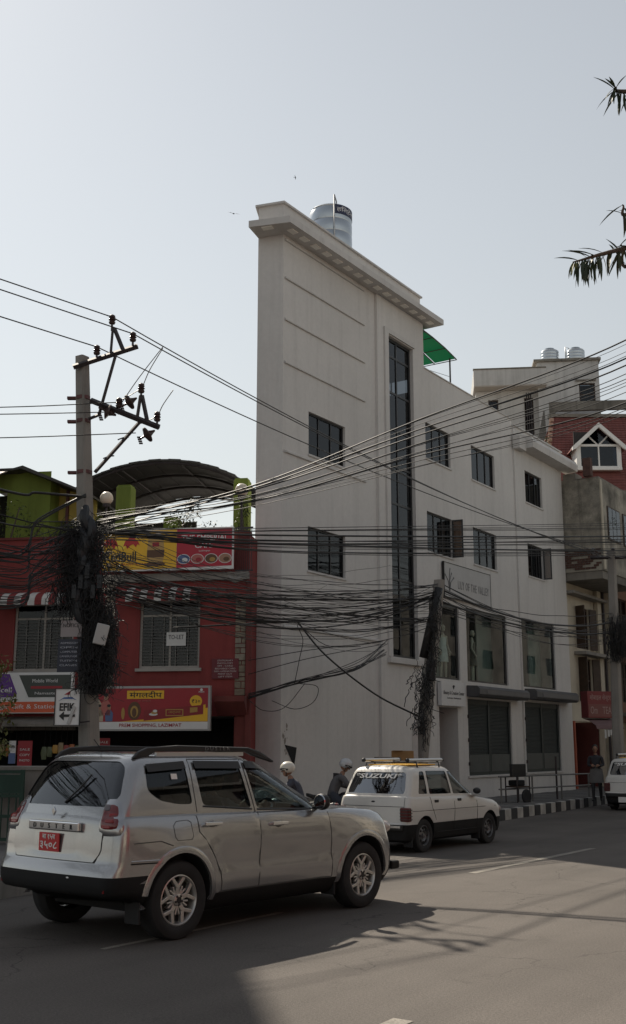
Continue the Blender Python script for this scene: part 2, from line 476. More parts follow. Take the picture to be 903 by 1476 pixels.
# thin shadow-gap ledges on the plain panel
for x0, x1, z0, z1 in grooves:
    x1 = 4.84 if z0 < 5 else x1
    lm = MB(); lm.prism([(x0, 0.0, z1 + .03), (x0, -.045, z1), (x0, -.045, z0 + .012), (x0, -.012, z0)], (min(x1, 4.498) - x0, 0, 0))
    lm.build('ledge', M_TRIM, WB, fix=True)
# projecting bay with the glass strip
gs = (5.1, 6.6, 4.06, 13.25)
mb = wall_grid(4.5, 7.28, 0, 14.28, [gs], .2, -.08)
mb.quad((4.5, -.08, 0), (4.5, -.08, 14.28), (4.5, 0, 14.28), (4.5, 0, 0))
mb.quad((7.28, -.08, 12.9), (7.28, 0, 12.9), (7.28, 0, 14.28), (7.28, -.08, 14.28))
mb.quad((4.5, 0, 14.28), (7.28, 0, 14.28), (7.28, 0, 15.13), (4.5, 0, 15.13))
mb.build('bay_wall', M_WHITE, WB)
fr = MB(); fr.box(4.86, 5.07, -.13, -.078, 4.06, 13.42); fr.box(5.07, 6.66, -.13, -.078, 13.28, 13.42)
fr.build('strip_surround', M_TRIM, WB)
MB().box(4.83, 6.75, -.2, -.078, 3.88, 4.03).build('sill', M_TRIM, WB, bevel=.01)
ws = window(WB, 5.1, 6.6, 4.06, 13.25, .03, cols=(.46,), rows=tuple(i / 8.5 for i in range(1, 9)), fr=.075, name='glass_strip')
MB().box(5.0, 6.7, .9, .92, 3.9, 13.4).build('dark_backing', M_DARK, WB)  # near-black sheet in place of the unlit room behind the strip
# narrow left face, back walls, roof
Lx, Ly = -.17, .66
sw = MB()
sw.quad((Lx, Ly, 0), (0, 0, 0), (0, 0, 15.13), (Lx, Ly, 15.13))
sw.quad((7.28, 4.58, 0), (Lx, Ly, 0), (Lx, Ly, 15.13), (7.28, 4.58, 15.13))
sw.quad((7.28, 0, 12.6), (7.28, 4.58, 12.6), (7.28, 4.58, 15.13), (7.28, 0, 15.13))
sw.build('side_wall', M_WHITE, WB)
MB().prism([(0, 0, 0), (7.28, 0, 0), (7.28, 4.58, 0), (Lx, Ly, 0)], (0, 0, .12)).xf(Matrix.Translation((0, 0, 14.4))).build('roof_slab', M_SOFFIT, WB, fix=True)
pc = MB()   # parapet coping
def ring(pts, off): 
    return pts
out = [(-.06, -.06), (7.33, -.06), (7.33, 4.7), (-.26, .70)]
inn = [(.14, .12), (7.14, .12), (7.14, 4.3), (.02, .62)]
for k in range(4):
    a, b = out[k], out[(k + 1) % 4]; c, d = inn[(k + 1) % 4], inn[k]
    pc.prism([(*a, 15.132), (*b, 15.132), (*c, 15.132), (*d, 15.132)], (0, 0, .05))
pc.build('coping', M_TRIM, WB, fix=True)
# cornice with soffit panels
co = [(-.46, -.52), (7.76, -.55), (7.76, 1.2), (7.285, 1.2), (7.285, -.082), (4.498, -.082), (4.498, -.002), (-.002, -.002), (Lx - .003, Ly + .003), (-.80, .5)]
cm = MB()
cm.prism([(x, y, 14.3) for x, y in co], (0, 0, .17))
cb = cm.build('cornice', M_TRIM, WB, fix=True)
cs = MB(); cs.prism([(x * 1.0, y, 14.294) for x, y in co[:1] + co[1:]], (0, 0, .004))
def soffit(x, y, w, d, rot=0.0):
    m = MB().box(-w / 2, w / 2, -d / 2, d / 2, -.02, .004)
    m.build('soffit_panel', M_SOFFLIGHT, WB, loc=(x, y, 14.296), rot=(0, 0, rot))
for i in range(15): soffit(-.02 + i * .525, -.29, .27, .16)
soffit(-.52, .12, .28, .16, R(104)); soffit(7.55, .5, .27, .16, R(90))
# lower wing along the street
shops = [(7.18, 9.38, 3.62, 5.86), (9.88, 12.93, 3.62, 5.88)]
lowL = [(7.45, 9.1, 10.12, 11.24), (10.6, 12.4, 10.1, 11.24), (7.4, 9.1, 7.3, 8.5), (10.57, 12.35, 7.34, 8.53)]
doors = [(7.93, 9.14, .14, 2.80), (9.82, 13.05, .82, 3.1)]
mb = wall_grid(7.28, 13.98, 0, 12.92, lowL + doors + [(7.28, 9.38, 3.62, 5.86), shops[1]], .16)
mb.build('wing_wall', M_WHITE, WB)
s3 = (14.03, 17.0, 3.64, 5.96); d2 = (14.05, 17.17, .84, 3.14)
lowR = [(14.85, 16.4, 10.13, 11.28), (14.85, 16.25, 7.5, 8.65)]
mb = wall_grid(13.98, 18.42, 0, 12.7, lowR + [s3, d2], .2, -.06)
mb.quad((13.98, -.06, 0), (13.98, -.06, 12.7), (13.98, 0, 12.7), (13.98, 0, 0))
mb.quad((18.42, -.06, 0), (18.42, 6, 0), (18.42, 6, 12.7), (18.42, -.06, 12.7))
mb.build('end_wall', M_WHITE, WB)
bk = MB(); bk.quad((7.28, 4.58, 0), (18.42, 9.2, 0), (18.42, 9.2, 12.9), (7.28, 4.58, 12.9))
bk.quad((18.42, 6, 0), (18.42, 9.2, 0), (18.42, 9.2, 12.7), (18.42, 6, 12.7))
bk.build('back_wall', M_WHITE, WB)
MB().prism([(7.29, .02, 12.0), (18.4, .02, 12.0), (18.4, 9.1, 12.0), (7.29, 4.5, 12.0)], (0, 0, .2)).build('terrace_slab', M_CONC, WB, fix=True)
MB().box(7.29, 13.98, -.03, .15, 12.922, 12.96).build('parapet_coping', M_TRIM, WB, bevel=.008)
MB().prism([(7.2, .25, 6.2), (18.4, .25, 6.2), (18.4, 9.1, 6.2), (7.2, 4.4, 6.2)], (0, 0, .2)).build('floor_slab', M_ROOM, WB)
MB().prism([(7.2, .25, 3.38), (18.4, .25, 3.38), (18.4, 9.1, 3.38), (7.2, 4.4, 3.38)], (0, 0, .2)).build('floor_slab', M_ROOM, WB)
# stepped eave over the end windows
ev = MB()
ev.prism([(14.5, -.062, 11.95), (14.5, -.55, 11.98), (14.5, -.58, 12.2), (14.5, -.5, 12.36), (14.5, -.062, 12.5)], (4.4, 0, 0))
ev.prism([(13.9, -.062, 11.86), (13.9, -.3, 11.86), (13.9, -.32, 12.3), (13.9, -.062, 12.34)], (.598, 0, 0))
ev.build('eave', M_TRIM, WB, fix=True)
MB().box(13.95, 18.5, -.12, .2, 12.702, 12.76).build('parapet_coping', M_TRIM, WB, bevel=.008)
# windows
def win3(x0, x1, z0, z1, y, cols=(.33, .66), nm='window'):
    return window(WB, x0, x1, z0, z1, y + .07, cols=cols, fr=.045, name=nm)
for w_ in winL: win3(*w_, 0)
for w_ in lowL: win3(*w_, 0, cols=(.36, .68))
for w_ in lowR: win3(*w_, -.06, cols=(.36, .68))
for i, (x0, x1, z0, z1) in enumerate(winL + lowL + lowR):
    MB().box(x0 - .1, x1 + .1, .75, .77, z0 - .1, z1 + .1).build('dark_backing', M_DARK, WB)  # near-black sheet painted as the darkness behind each window
    MB().box(x0 - .03, x1 + .03, -.035 - (.06 if x0 > 14 else 0), .02 - (.06 if x0 > 14 else 0) + .02, z0 - .05, z0 - .002).build('sill', M_TRIM, WB)
    mw = x1 - x0
    if i in (3, 6):     # pale curtain drawn part way behind the glass
        cu = MB(); n = 14; a, b = x0 + mw * .5, x0 + mw * .94
        for k in range(n):
            xa, xb = a + (b - a) * k / n, a + (b - a) * (k + 1) / n
            ya, yb = .26 + .025 * (k % 2), .26 + .025 * ((k + 1) % 2)
            cu.quad((xa, ya, z0), (xb, yb, z0), (xb, yb, z1), (xa, ya, z1))
        cu.build('curtain', solid('curtain_grey', (.42, .43, .44), .9), WB)
# opened casement sashes
def sash(hx, z0, z1, w, y, ang):
    s = MB(); f = .045
    s.box(0, f, -.02, .02, 0, z1 - z0); s.box(w - f, w, -.02, .02, 0, z1 - z0); s.box(f, w - f, -.02, .02, 0, f); s.box(f, w - f, -.02, .02, z1 - z0 - f, z1 - z0)
    o = s.build('open_sash', M_BLACKFR, WB, loc=(hx, y, z0), rot=(0, 0, R(ang)))
    MB().box(f - .005, w - f + .005, -.003, .003, f - .005, z1 - z0 - f + .005).build('pane', glass('sash_glass', (.40, .34, .30), .02), o)
sash(9.08, 7.32, 8.49, .34, -.005, -80); sash(16.24, 7.52, 8.64, .29, -.07, -78)
# showroom glazing
for (x0, x1, z0, z1), y in ((shops[0], 0), (shops[1], 0), (s3, -.06)):
    x0 = max(x0, 7.285)
    f = MB(); r = .06
    f.box(x0, x0 + r, y + .05, y + .12, z0, z1); f.box(x1 - .11, x1, y + .05, y + .12, z0, z1); f.box(x0 + r, x1 - .11, y + .05, y + .12, z0, z0 + r); f.box(x0 + r, x1 - .11, y + .05, y + .12, z1 - .09, z1)
    w = f.build('shop_window', M_BLACKFR, WB)
    xm = x0 + (x1 - x0) * .52
    MB().box(x0 + r - .005, x1 - .105, y + .075, y + .083, z0 + r - .005, z1 - .085).build('pane', M_GLASS_SHOP, w)
    back = MB().box(x0 - .2, x1 + .3, y + 1.9, y + 1.95, z0 - .02, z1 + .3).build('showroom_back', M_ROOM, WB)
    MB().box(x0 + (x1 - x0) * .62, x1 - .02, y + .55, y + .6, z0, z1).build('showroom_screen', solid('pale_green_screen', (.11, .145, .135), .7), WB)
MB().box(7.3, 7.62, .16, .2, 4.4, 5.55).build('red_poster', solid('poster_red', (.35, .03, .04), .6), WB)
# roll-shutter hoods and shutters
for x0, x1, y, z0, z1 in ((9.78, 13.62, 0, 3.16, 3.5), (14.1, 18.0, -.06, 3.22, 3.58)):
    h = MB(); h.prism([(x0, y - .003, z0), (x0, y - .36, z0), (x0, y - .44, z0 + .07), (x0, y - .44, z1 - .1), (x0, y - .36, z1 - .02), (x0, y - .003, z1)], (x1 - x0, 0, 0))
    h.build('shutter_hood', mat('hood_grey', (.085, .085, .088), .55, .15, 1.5, streak=.2), WB, fix=True)
    MB().box(x0 + .5, x1 - .06, y - .452, y - .443, z0 + .09, z1 - .13).build('hood_panel', mat('hood_face', (.10, .10, .105), .5, .12, 2, streak=.2), WB)
for x0, x1, z0, z1, y in ((9.82, 13.05, .82, 3.1, 0), (14.05, 17.17, .84, 3.14, -.06)):
    f = MB(); yy = y + .05
    for a in (x0, (x0 + x1) / 2 - .06, x1 - .12): f.box(a, a + .12, yy, yy + .09, z0, z1)
    f.box(x0 + .12, (x0 + x1) / 2 - .06, yy + .01, yy + .08, z0, z0 + .1); f.box((x0 + x1) / 2 + .06, x1 - .12, yy + .01, yy + .08, z0, z0 + .1)
    f.box(x0 + .12, (x0 + x1) / 2 - .06, yy + .01, yy + .08, z1 - .16, z1); f.box((x0 + x1) / 2 + .06, x1 - .12, yy + .01, yy + .08, z1 - .16, z1)
    sf = f.build('shutter_frame', M_SHUTTER, WB)
    for a, b in ((x0 + .12, (x0 + x1) / 2 - .06), ((x0 + x1) / 2 + .06, x1 - .12)):
        n = 46
        for k in range(n):
            za, zb = z0 + .1 + (z1 - .26 - z0) * k / n, z0 + .1 + (z1 - .26 - z0) * (k + 1) / n
            s = MB(); s.prism([(a, yy + .045, za), (a, yy + .034, za + .01), (a, yy + .034, zb - .012), (a, yy + .045, zb - .002)], (b - a, 0, 0))
            s.build('slat', M_SHUTTER, sf, fix=True)
        # lower kick panel with ribs
        MB().box(a + .02, b - .02, yy - .005, yy + .02, z0 + .1, z0 + .62).build('kick_panel', mat('kick_panel', (.06, .07, .07), .5, .15, 2, streak=.2), sf)
    MB().box(x0 - .1, x1 + .1, y - .05, y - .003, z0 - .06, z0).build('step', M_TRIM, WB)
    for k in range(3): MB().box(x0 - .04, x0 - .02 + .03, y - .05, y - .003, z0 + .3 + k * .7, z0 + .4 + k * .7).build('hinge', M_IRON, WB)
# entrance recess with brown door
en = MB(); en.box(7.95, 9.12, .8, .85, .14, 2.8); en.build('door', solid('brown_door', (.115, .08, .066), .6, grime=.2, streak=.2), WB)
rc = MB(); rc.quad((7.93, .16, .14), (7.93, .85, .14), (7.93, .85, 2.8), (7.93, .16, 2.8)); rc.quad((9.14, .16, .14), (9.14, .85, .14), (9.14, .85, 2.8), (9.14, .16, 2.8)); rc.quad((7.93, .16, 2.8), (9.14, .16, 2.8), (9.14, .85, 2.8), (7.93, .85, 2.8))
rc.build('recess', M_WHITE, WB)
# black triangular patch painted as a shaded hole, low on the narrow end
tr = MB(); tr.prism([(.16, -.004, 1.72), (.62, -.004, 1.66), (.52, -.004, 1.25)], (0, -.02, 0)); tr.build('hole_patch', M_DARK, WB, fix=True)
dp = solid('flaked_plaster', (.30, .27, .24), .95, grime=.4)
rnd = random.Random(5)
for k in range(26):
    x, z = rnd.uniform(-.15, .25), rnd.uniform(1.1, 2.2); s = rnd.uniform(.015, .06)
    pts = [(x + s * rnd.uniform(.5, 1.2) * math.cos(i), -.003 if x > 0 else 0, z + 1.5 * s * rnd.uniform(.4, 1.2) * math.sin(i)) for i in (0, 1, 2, 3, 4, 5)]
    if x > .08: MB().poly(pts).build('plaster_flake', dp, WB)
# board over the showroom
sg = thing('shop_sign', 'pale grey board with black rim lettered LILY OF THE VALLEY on white wall', 'sign', (-0.74, 25.9, 0), R(56.5))
bd = MB().box(8.3, 11.55, -.09, -.03, 6.06, 7.08).build('board', solid('board_grey', (.43, .425, .42), .55), sg)
rim = MB(); rim.box(8.282, 8.3, -.1, -.025, 6.03, 7.11); rim.box(11.55, 11.565, -.1, -.025, 6.03, 7.11); rim.box(8.3, 11.55, -.1, -.025, 6.045, 6.06); rim.box(8.3, 11.55, -.1, -.025, 7.08, 7.1)
rim.build('rim', M_BLACKFR, sg)
ink = solid('ink_dark', (.03, .03, .035), .6)
sign_text('LILY OF THE VALLEY', 10.3, -.094, 6.5, 2.2, .25, solid('faded_ink', (.13, .13, .135), .7), sg, spacing=1.25, bold=-.004)
fl = MB()
for dx, h, b in ((0, .8, .05), (-.12, .55, -.16), (.13, .5, .16), (.05, .65, .1)):
    fl.tube([(8.62 + dx * .2, -.096, 6.25), (8.62 + dx * .6, -.096, 6.25 + h * .5), (8.62 + dx + b, -.096, 6.25 + h * .85)], .012, 4)
    fl.ball((8.62 + dx + b, -.098, 6.25 + h * .83), .028, .006, .035, 6, 4)
fl.build('flower_emblem', solid('faded_ink', (.13, .13, .135), .7), sg)
s2 = thing('shop_sign', 'small white boutique name board over the brown entrance door', 'sign', (-0.74, 25.9, 0), R(56.5))
MB().box(7.8, 9.36, -.16, -.04, 2.84, 3.54).build('board', solid('board_white', (.60, .60, .60), .5, grime=.15), s2)
sign_text('Beauty & Creation Center', 8.6, -.164, 3.2, 1.35, .14, ink, s2, shear=.2)
sign_text('Lazimpat, Kathmandu', 8.6, -.164, 3.06, .9, .06, ink, s2)
cr = MB()
for a in (-.5, 0, .5): cr.tube([(8.58, -.163, 3.32), (8.58 + .1 * math.sin(a), -.163, 3.32 + .12 * math.cos(a))], [.006, .02], 5)
cr.build('emblem', ink, s2)
# mannequins in the windows are built with the figures
# roof water tank
def tank(name, label, loc, r, h, group=None, text=True, rot=0):
    t = thing(name, label, 'water tank', loc, rot, group)
    pr = []
    n = 4
    for k in range(n):
        z0, z1 = h * k / n, h * (k + 1) / n
        pr += [(r * .985, z0 + .001), (r, z0 + .05), (r, z1 - .07), (r * .972, z1 - .045), (r * .985, z1 - .02)]
    pr += [(r * .9, h + .03), (r * .4, h + .1), (.25, h + .12), (.25, h + .16), (.05, h + .17)]
    MB().lathe(pr, 40).build('drum', M_TANK, t, smooth=35)
    MB().tube([(r * .15, -r * 1.06, -.2), (r * .15, -r * 1.06, h + .24), (r * .25, -r * .7, h + .14), (r * .25, -r * .6, h + .05)], .022, 6).build('pipe', M_STEEL, t, smooth=True)
    st = MB()
    for a in range(4):
        th = math.pi / 4 + a * math.pi / 2
        st.box(r * .8 * math.cos(th) - .06, r * .8 * math.cos(th) + .06, r * .8 * math.sin(th) - .06, r * .8 * math.sin(th) + .06, -.5, .0)
    st.build('stand', M_CONC, t)
    if text:
        band = MB()
        for k in range(14):
            a0, a1 = R(-82 + k * 6.5), R(-82 + (k + 1) * 6.5); rr = r * 1.012
            band.quad((rr*math.cos(a0), rr*math.sin(a0), h * .8), (rr*math.cos(a1), rr*math.sin(a1), h * .8), (rr*math.cos(a1), rr*math.sin(a1), h * .985), (rr*math.cos(a0), rr*math.sin(a0), h * .985))
        band.build('name_band', solid('navy_band', (.02, .025, .07), .5), t)
        me = fit_text('हिल्टेक', r * 1.15, h * .13)
        for v in me.vertices:
            a = R(-62) + v.co.x / r + .35; rr = r * 1.012 + .004 + v.co.z
            v.co = Vector((rr * math.cos(a), rr * math.sin(a), h * .89 + v.co.y))
        obj('lettering', me, solid('band_letters', (.75, .76, .78), .5), t)
    return t
tank('water_tank', 'corrugated steel water tank with dark blue name band on the highest white roof', (.5, 29.0, 15.0), .6, 1.45)
# green translucent awning on the terrace
aw = thing('terrace_awning', 'green translucent sheet awning on a thin post above the white terrace', 'awning', (-0.74, 25.9, 0), R(56.5))
gm = bpy.data.materials.new('green_translucent'); gm.use_nodes = True
gb = gm.node_tree.nodes['Principled BSDF']; gb.inputs['Base Color'].default_value = (.008, .20, .115, 1); gb.inputs['Roughness'].default_value = .5; gb.inputs['Transmission Weight'].default_value = 0
tl = gm.node_tree.nodes.new('ShaderNodeBsdfTranslucent'); tl.inputs[0].default_value = (.008, .27, .155, 1)
mx = gm.node_tree.nodes.new('ShaderNodeMixShader'); mx.inputs[0].default_value = .65
gm.node_tree.links.new(gb.outputs[0], mx.inputs[1]); gm.node_tree.links.new(tl.outputs[0], mx.inputs[2])
gm.node_tree.links.new(mx.outputs[0], gm.node_tree.nodes['Material Output'].inputs[0])
AX = [(7.33, 14.2), (8.1, 14.16), (8.95, 14.07), (9.75, 13.93)]
for j in range(3):
    for i in range(3):
        (xa, za), (xb, zb) = AX[i], AX[i + 1]; ya, yb = .02 + j * .8, .02 + (j + 1) * .8 - .03
        MB().prism([(xa + .005, ya, za), (xb - .005, ya, zb), (xb - .005, yb, zb), (xa + .005, yb, za)], (0, 0, .006)).build('sheet', gm, aw, fix=True)
rb = MB()
for y in (.03, .82, 1.62, 2.42): rb.tube([(x, y - .01, z - .025) for x, z in AX], .018, 5)
for x, z in AX: rb.tube([(x, .0, z - .04), (x, 2.45, z - .04)], .015, 5)
rb.build('frame', M_IRON, aw)
for y in (.18, 2.35): MB().tube([(9.6, y, 12.2), (9.6, y, 13.92)], .03, 6).build('post', M_IRON, aw)
MB().tube([(7.3, .2, 13.0), (9.6, .18, 13.3)], .008, 4).build('stay_wire', M_IRON, aw)
# ------------------------------------------------------------------ red two-storey building with shops
RB = thing('red_building', 'red plastered two-storey shop building with striped window awnings and roof terrace', 'building', (-1.47, 25.2, 0), R(-9))
rw1 = (-2.56, -1.13, 3.43, 5.0); rw2 = (-5.62, -4.15, 3.40, 4.98); rw3 = (-7.9, -6.6, 3.4, 4.98)
wall_grid(-8.2, 0, 2.35, 6.5, [rw1, rw2, rw3], .18).build('front_wall', M_RED, RB)
sw = MB()
sw.quad((0, 0, 0), (0, 9, 0), (0, 9, 6.5), (0, 0, 6.5)); sw.quad((-8.2, 0, 0), (-8.2, 9, 0), (-8.2, 9, 6.5), (-8.2, 0, 6.5)); sw.quad((-8.2, 9, 0), (0, 9, 0), (0, 9, 6.5), (-8.2, 9, 6.5))
sw.build('side_wall', M_RED, RB)
MB().box(-8.18, -.02, .02, 8.98, 5.5, 5.7).build('roof_slab', M_CONC, RB)
MB().box(-8.18, -.02, .02, 8.98, 2.352, 2.5).build('first_floor_slab', M_CONC_DK, RB)
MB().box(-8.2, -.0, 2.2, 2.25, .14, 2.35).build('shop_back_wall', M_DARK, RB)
# ground-floor columns between the shops
for x, w in ((-.3, .3), (-3.9, .34), (-8.19, .3)):
    MB().box(x, x + w - .004, -.01, .4, .14, 2.35).build('column', M_REDDK if x > -1 else M_CONC_DK, RB, bevel=.01)
# shop shutters half up and a blue-painted lintel
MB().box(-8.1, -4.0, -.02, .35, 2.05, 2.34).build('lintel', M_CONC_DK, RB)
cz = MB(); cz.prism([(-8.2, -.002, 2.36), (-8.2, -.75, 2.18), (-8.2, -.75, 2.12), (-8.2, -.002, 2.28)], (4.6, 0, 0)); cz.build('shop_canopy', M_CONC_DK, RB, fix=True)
# ledges, bands
MB().box(-3.6, 0.02, -.12, -.003, 5.42, 5.6).build('band', M_CONC, RB, bevel=.012)
MB().box(-8.2, -3.61, -.06, -.003, 5.42, 5.52).build('band', M_REDDK, RB)
MB().box(-8.2, .02, -.05, .22, 6.502, 6.56).build('coping', M_REDDK, RB)
br = MB(); br.prism([(-.66, -.002, 2.78), (-.66, -.42, 2.78), (-.66, -.42, 2.66), (-.66, -.1, 2.36), (-.66, -.002, 2.36)], (.68, 0, 0)); br.build('corner_bracket', M_REDDK, RB, fix=True)
MB().box(-.04, .09, -.11, -.012, .14, 5.42).build('downpipe', M_REDDK, RB, bevel=.03)
MB().tube([(-.4, -.3, 5.45), (-.25, -.35, 5.35), (-.1, -.3, 5.42)], .06, 6).build('gutter_end', M_CONC, RB)
# stone quoins
def quoins(x0, x1, z0, z1):
    rn = random.Random(int(x0 * 100)); z = z0; k = 0
    while z < z1:
        h = rn.choice((.10, .13, .16)); h = min(h, z1 - z)
        xm = x0 + (x1 - x0) * rn.choice((.4, .5, .62)) if k % 2 else None
        for a, b in (((x0, xm), (xm, x1)) if xm else ((x0, x1),)):
            d = rn.uniform(.02, .04)
            mm = mat('quoin_stone_%d' % rn.randrange(3), ((.24, .20, .15), (.17, .145, .12), (.27, .235, .19))[rn.randrange(3)], .9, .25, 6, .3, 60)
            MB().box(a + .008, b - .008, -d, -.001, z + .008, z + h - .008).build('stone', mm, RB, bevel=.006)
        z += h; k += 1
quoins(-.30, -.05, 2.8, 4.98); quoins(-3.38, -3.16, 2.99, 5.4)
# windows with bars and awnings
def red_window(x0, x1, z0, z1):
    w = window(RB, x0, x1, z0, z1, .06, cols=(.5,), rows=(.77,), fr=.055, m=solid('window_grey', (.36, .34, .31), .6, grime=.2), g=M_GLASS)
    zb = z0 + (z1 - z0) * .77
    n = 16
    for k in range(1, n):
        z = z0 + .03 + (zb - z0 - .06) * k / n
        MB().box(x0 + .04, x1 - .04, .034, .046, z - .004, z + .004).build('bar', solid('bar_grey', (.17, .165, .155), .5), w)
    for a in (.2, .4, .6, .8):
        MB().box(x0 + (x1 - x0) * a - .008, x0 + (x1 - x0) * a + .008, .048, .056, z0 + .05, zb).build('bar', solid('bar_grey', (.17, .165, .155), .5), w)
    MB().box(x0 - .06, x1 + .06, -.07, .0, z0 - .07, z0 - .002).build('sill', solid('window_grey', (.36, .34, .31), .6), RB)
    MB().box(x0 - .3, x1 + .3, .9, .95, z0 - .3, z1 + .2).build('dark_backing', M_DARK, RB)  # near-black sheet gives the dark of the room behind the bars
    cu = MB(); nn = 16; a, b = x0 + (x1 - x0) * .28, x1 - .1
    for k in range(nn):
        xa, xb = a + (b - a) * k / nn, a + (b - a) * (k + 1) / nn
        cu.quad((xa, .3 + .03 * (k % 2), z0), (xb, .3 + .03 * ((k + 1) % 2), z0), (xb, .3 + .03 * ((k + 1) % 2), zb), (xa, .3 + .03 * (k % 2), zb))
    cu.build('curtain', solid('curtain_beige', (.08, .072, .058), .9), RB)
    return w
for w_ in (rw1, rw2, rw3): red_window(*w_)
awr = solid('awning_red', (.22, .035, .035), .8, grime=.25); aww = solid('awning_white', (.55, .54, .52), .8, grime=.3)
def awning(x0, x1, zb, zt, label):
    t = thing('window_awning', label, 'awning', (-1.47, 25.2, 0), R(-9), 'striped awnings over the red building windows')
    n = 11
    for k in range(n):
        xa, xb = x0 + (x1 - x0) * k / n, x0 + (x1 - x0) * (k + 1) / n
        pr = [(-.48 * math.sin(a) - .01, zb + (zt - zb) * math.cos(a)) for a in [R(90) * i / 6 for i in range(7)]]
        sk = .06    # the cloth hangs slightly askew
        s = MB()
        for i in range(6):
            (y0, z0), (y1, z1) = pr[i], pr[i + 1]
            s.prism([(xa, y0, z0), (xb - .002, y0, z0), (xb - .002, y1, z1), (xa, y1, z1)], (0, -.006, .006))
        y0, z0 = pr[-1]
        s.box(xa, xb - .002, y0 - .008, y0, z0 - .09 + random.uniform(-.008, .008), z0)
        s.build('stripe', awr if k % 2 == 0 else aww, t, fix=True)
    f = MB()
    for x in (x0 + .01, x1 - .01): f.tube([(x, -.012, zb - .02), (x, -.47, zb - .02)], .012, 5)
    f.tube([(x0, -.48, zb - .01), (x1, -.48, zb - .01)], .012, 5); f.build('frame', M_STEEL, t)
awning(-2.93, -1.08, 5.0, 5.28, 'red and white striped awning over the window with a TO-LET notice')
awning(-5.95, -4.1, 4.97, 5.22, 'red and white striped awning over the window behind the cable-laden pole')
awning(-8.1, -6.4, 4.97, 5.22, 'red and white striped awning farthest from the white building')
# paper notice in the window
tn = thing('paper_notice', 'white paper TO-LET notice taped inside the barred window', 'notice', (-1.47, 25.2, 0), R(-9))
MB().box(-1.92, -1.46, .022, .028, 3.94, 4.25).build('sheet', solid('paper', (.62, .62, .60), .8), tn)
sign_text('TO-LET', -1.69, .019, 4.14, .36, .1, ink, tn)
# ---------------- shop signs
def facade(name, label, cat='sign', group=None): return thing(name, label, cat, (-1.47, 25.2, 0), R(-9), group)
def patch(parent, nm, pts, m, y, th=.004):
    mb = MB(); mb.prism([(x, y, z) for x, z in pts], (0, -th, 0)); return mb.build(nm, m, parent, fix=True)
def disc(parent, nm, x, z, rx, rz, m, y, n=18):
    return patch(parent, nm, [(x + rx * math.cos(2*math.pi*i/n), z + rz * math.sin(2*math.pi*i/n)) for i in range(n)], m, y)
S_RED = solid('sign_red', (.32, .012, .022), .45, grime=.15); S_YEL = solid('sign_yellow', (.80, .46, .02), .45, grime=.12); S_WHT = solid('sign_white', (.70, .70, .69), .45, grime=.12)
S_ORA = solid('sign_orange', (.62, .10, .03), .45, grime=.12); S_PUR = solid('sign_purple', (.10, .02, .22), .45); S_DGR = solid('sign_dark', (.035, .045, .04), .4); S_BLK = solid('sign_black', (.015, .014, .014), .5)
S_GLD = solid('sign_gold', (.42, .25, .06), .5); S_SKIN = solid('print_skin', (.38, .21, .14), .6); S_PINK = solid('print_pink', (.45, .14, .12), .6); S_BLUE = solid('print_blue', (.10, .15, .30), .6); S_BRN = solid('print_brown', (.12, .06, .03), .6)
pm = facade('shop_sign', 'red and yellow PREM SHOPPING board over the dark shop front')
Y = -.62
MB().box(-3.62, -.70, Y + .01, Y + .14, 2.02, 3.0).build('light_box', mat('sign_metal', (.38, .38, .37), .5, .1, 2), pm, bevel=.01)
patch(pm, 'face', [(-3.58, 2.22), (-.75, 2.22), (-.75, 2.95), (-3.58, 2.95)], S_RED, Y + .008)
patch(pm, 'name_strip', [(-3.58, 2.06), (-.75, 2.06), (-.75, 2.218), (-3.58, 2.218)], S_WHT, Y + .008)
patch(pm, 'yellow_sweep', [(-2.75, 2.222), (-.752, 2.222), (-.752, 2.52), (-1.3, 2.40), (-2.1, 2.28)], S_YEL, Y + .003)
sign_text('PREM SHOPPING, LAZIMPAT', -2.05, Y + .001, 2.138, 1.42, .088, S_RED, pm, bold=.012)
patch(pm, 'title_panel', [(-2.6, 2.72), (-1.75, 2.72), (-1.75, 2.90), (-2.6, 2.90)], S_YEL, Y + .003)
sign_text('मंगलदीप', -2.17, Y - .003, 2.815, .74, .15, S_BLK, pm, bold=.01)
sign_text('एक अगरबत्ती', -2.2, Y + .001, 2.67, .3, .05, S_PINK, pm)
bx = patch(pm, 'incense_box', [(-2.2, 2.24), (-.85, 2.38), (-.85, 2.58), (-2.2, 2.47)], solid('box_red', (.24, .01, .015), .45), Y + .0)
patch(pm, 'box_end', [(-.85, 2.38), (-.80, 2.39), (-.80, 2.59), (-.85, 2.58)], S_YEL, Y + .0)
disc(pm, 'price_disc', -1.02, 2.66, .14, .13, S_YEL, Y + .003); sign_text('₹३०', -1.02, Y - .003, 2.66, .19, .09, S_BLK, pm)
fr = MB()
for a, b, c, d in ((-1.7, -1.3, 2.34, 2.36), (-1.7, -1.3, 2.47, 2.49), (-1.7, -1.68, 2.36, 2.47), (-1.32, -1.3, 2.36, 2.47)): fr.box(a, b, Y - .008, Y - .004, c, d)
fr.build('box_label', S_GLD, pm); sign_text('अर्पण', -1.5, Y - .006, 2.415, .28, .07, S_GLD, pm)
for k in range(3): disc(pm, 'emblem', -1.98 + .02 * k, 2.38 + .035 * k, .1 - .025 * k, .03, S_GLD if k % 2 else S_WHT, Y - .004 - .004 * k)
patch(pm, 'box_motif', [(-1.15, 2.41), (-.98, 2.43), (-.98, 2.53), (-1.15, 2.52)], S_GLD, Y - .004)
disc(pm, 'shrine_print', -2.42, 2.46, .15, .2, S_BRN, Y + .003); disc(pm, 'shrine_glow', -2.42, 2.44, .09, .13, S_GLD, Y - .002); disc(pm, 'shrine_figure', -2.42, 2.42, .05, .1, S_BRN, Y - .007)
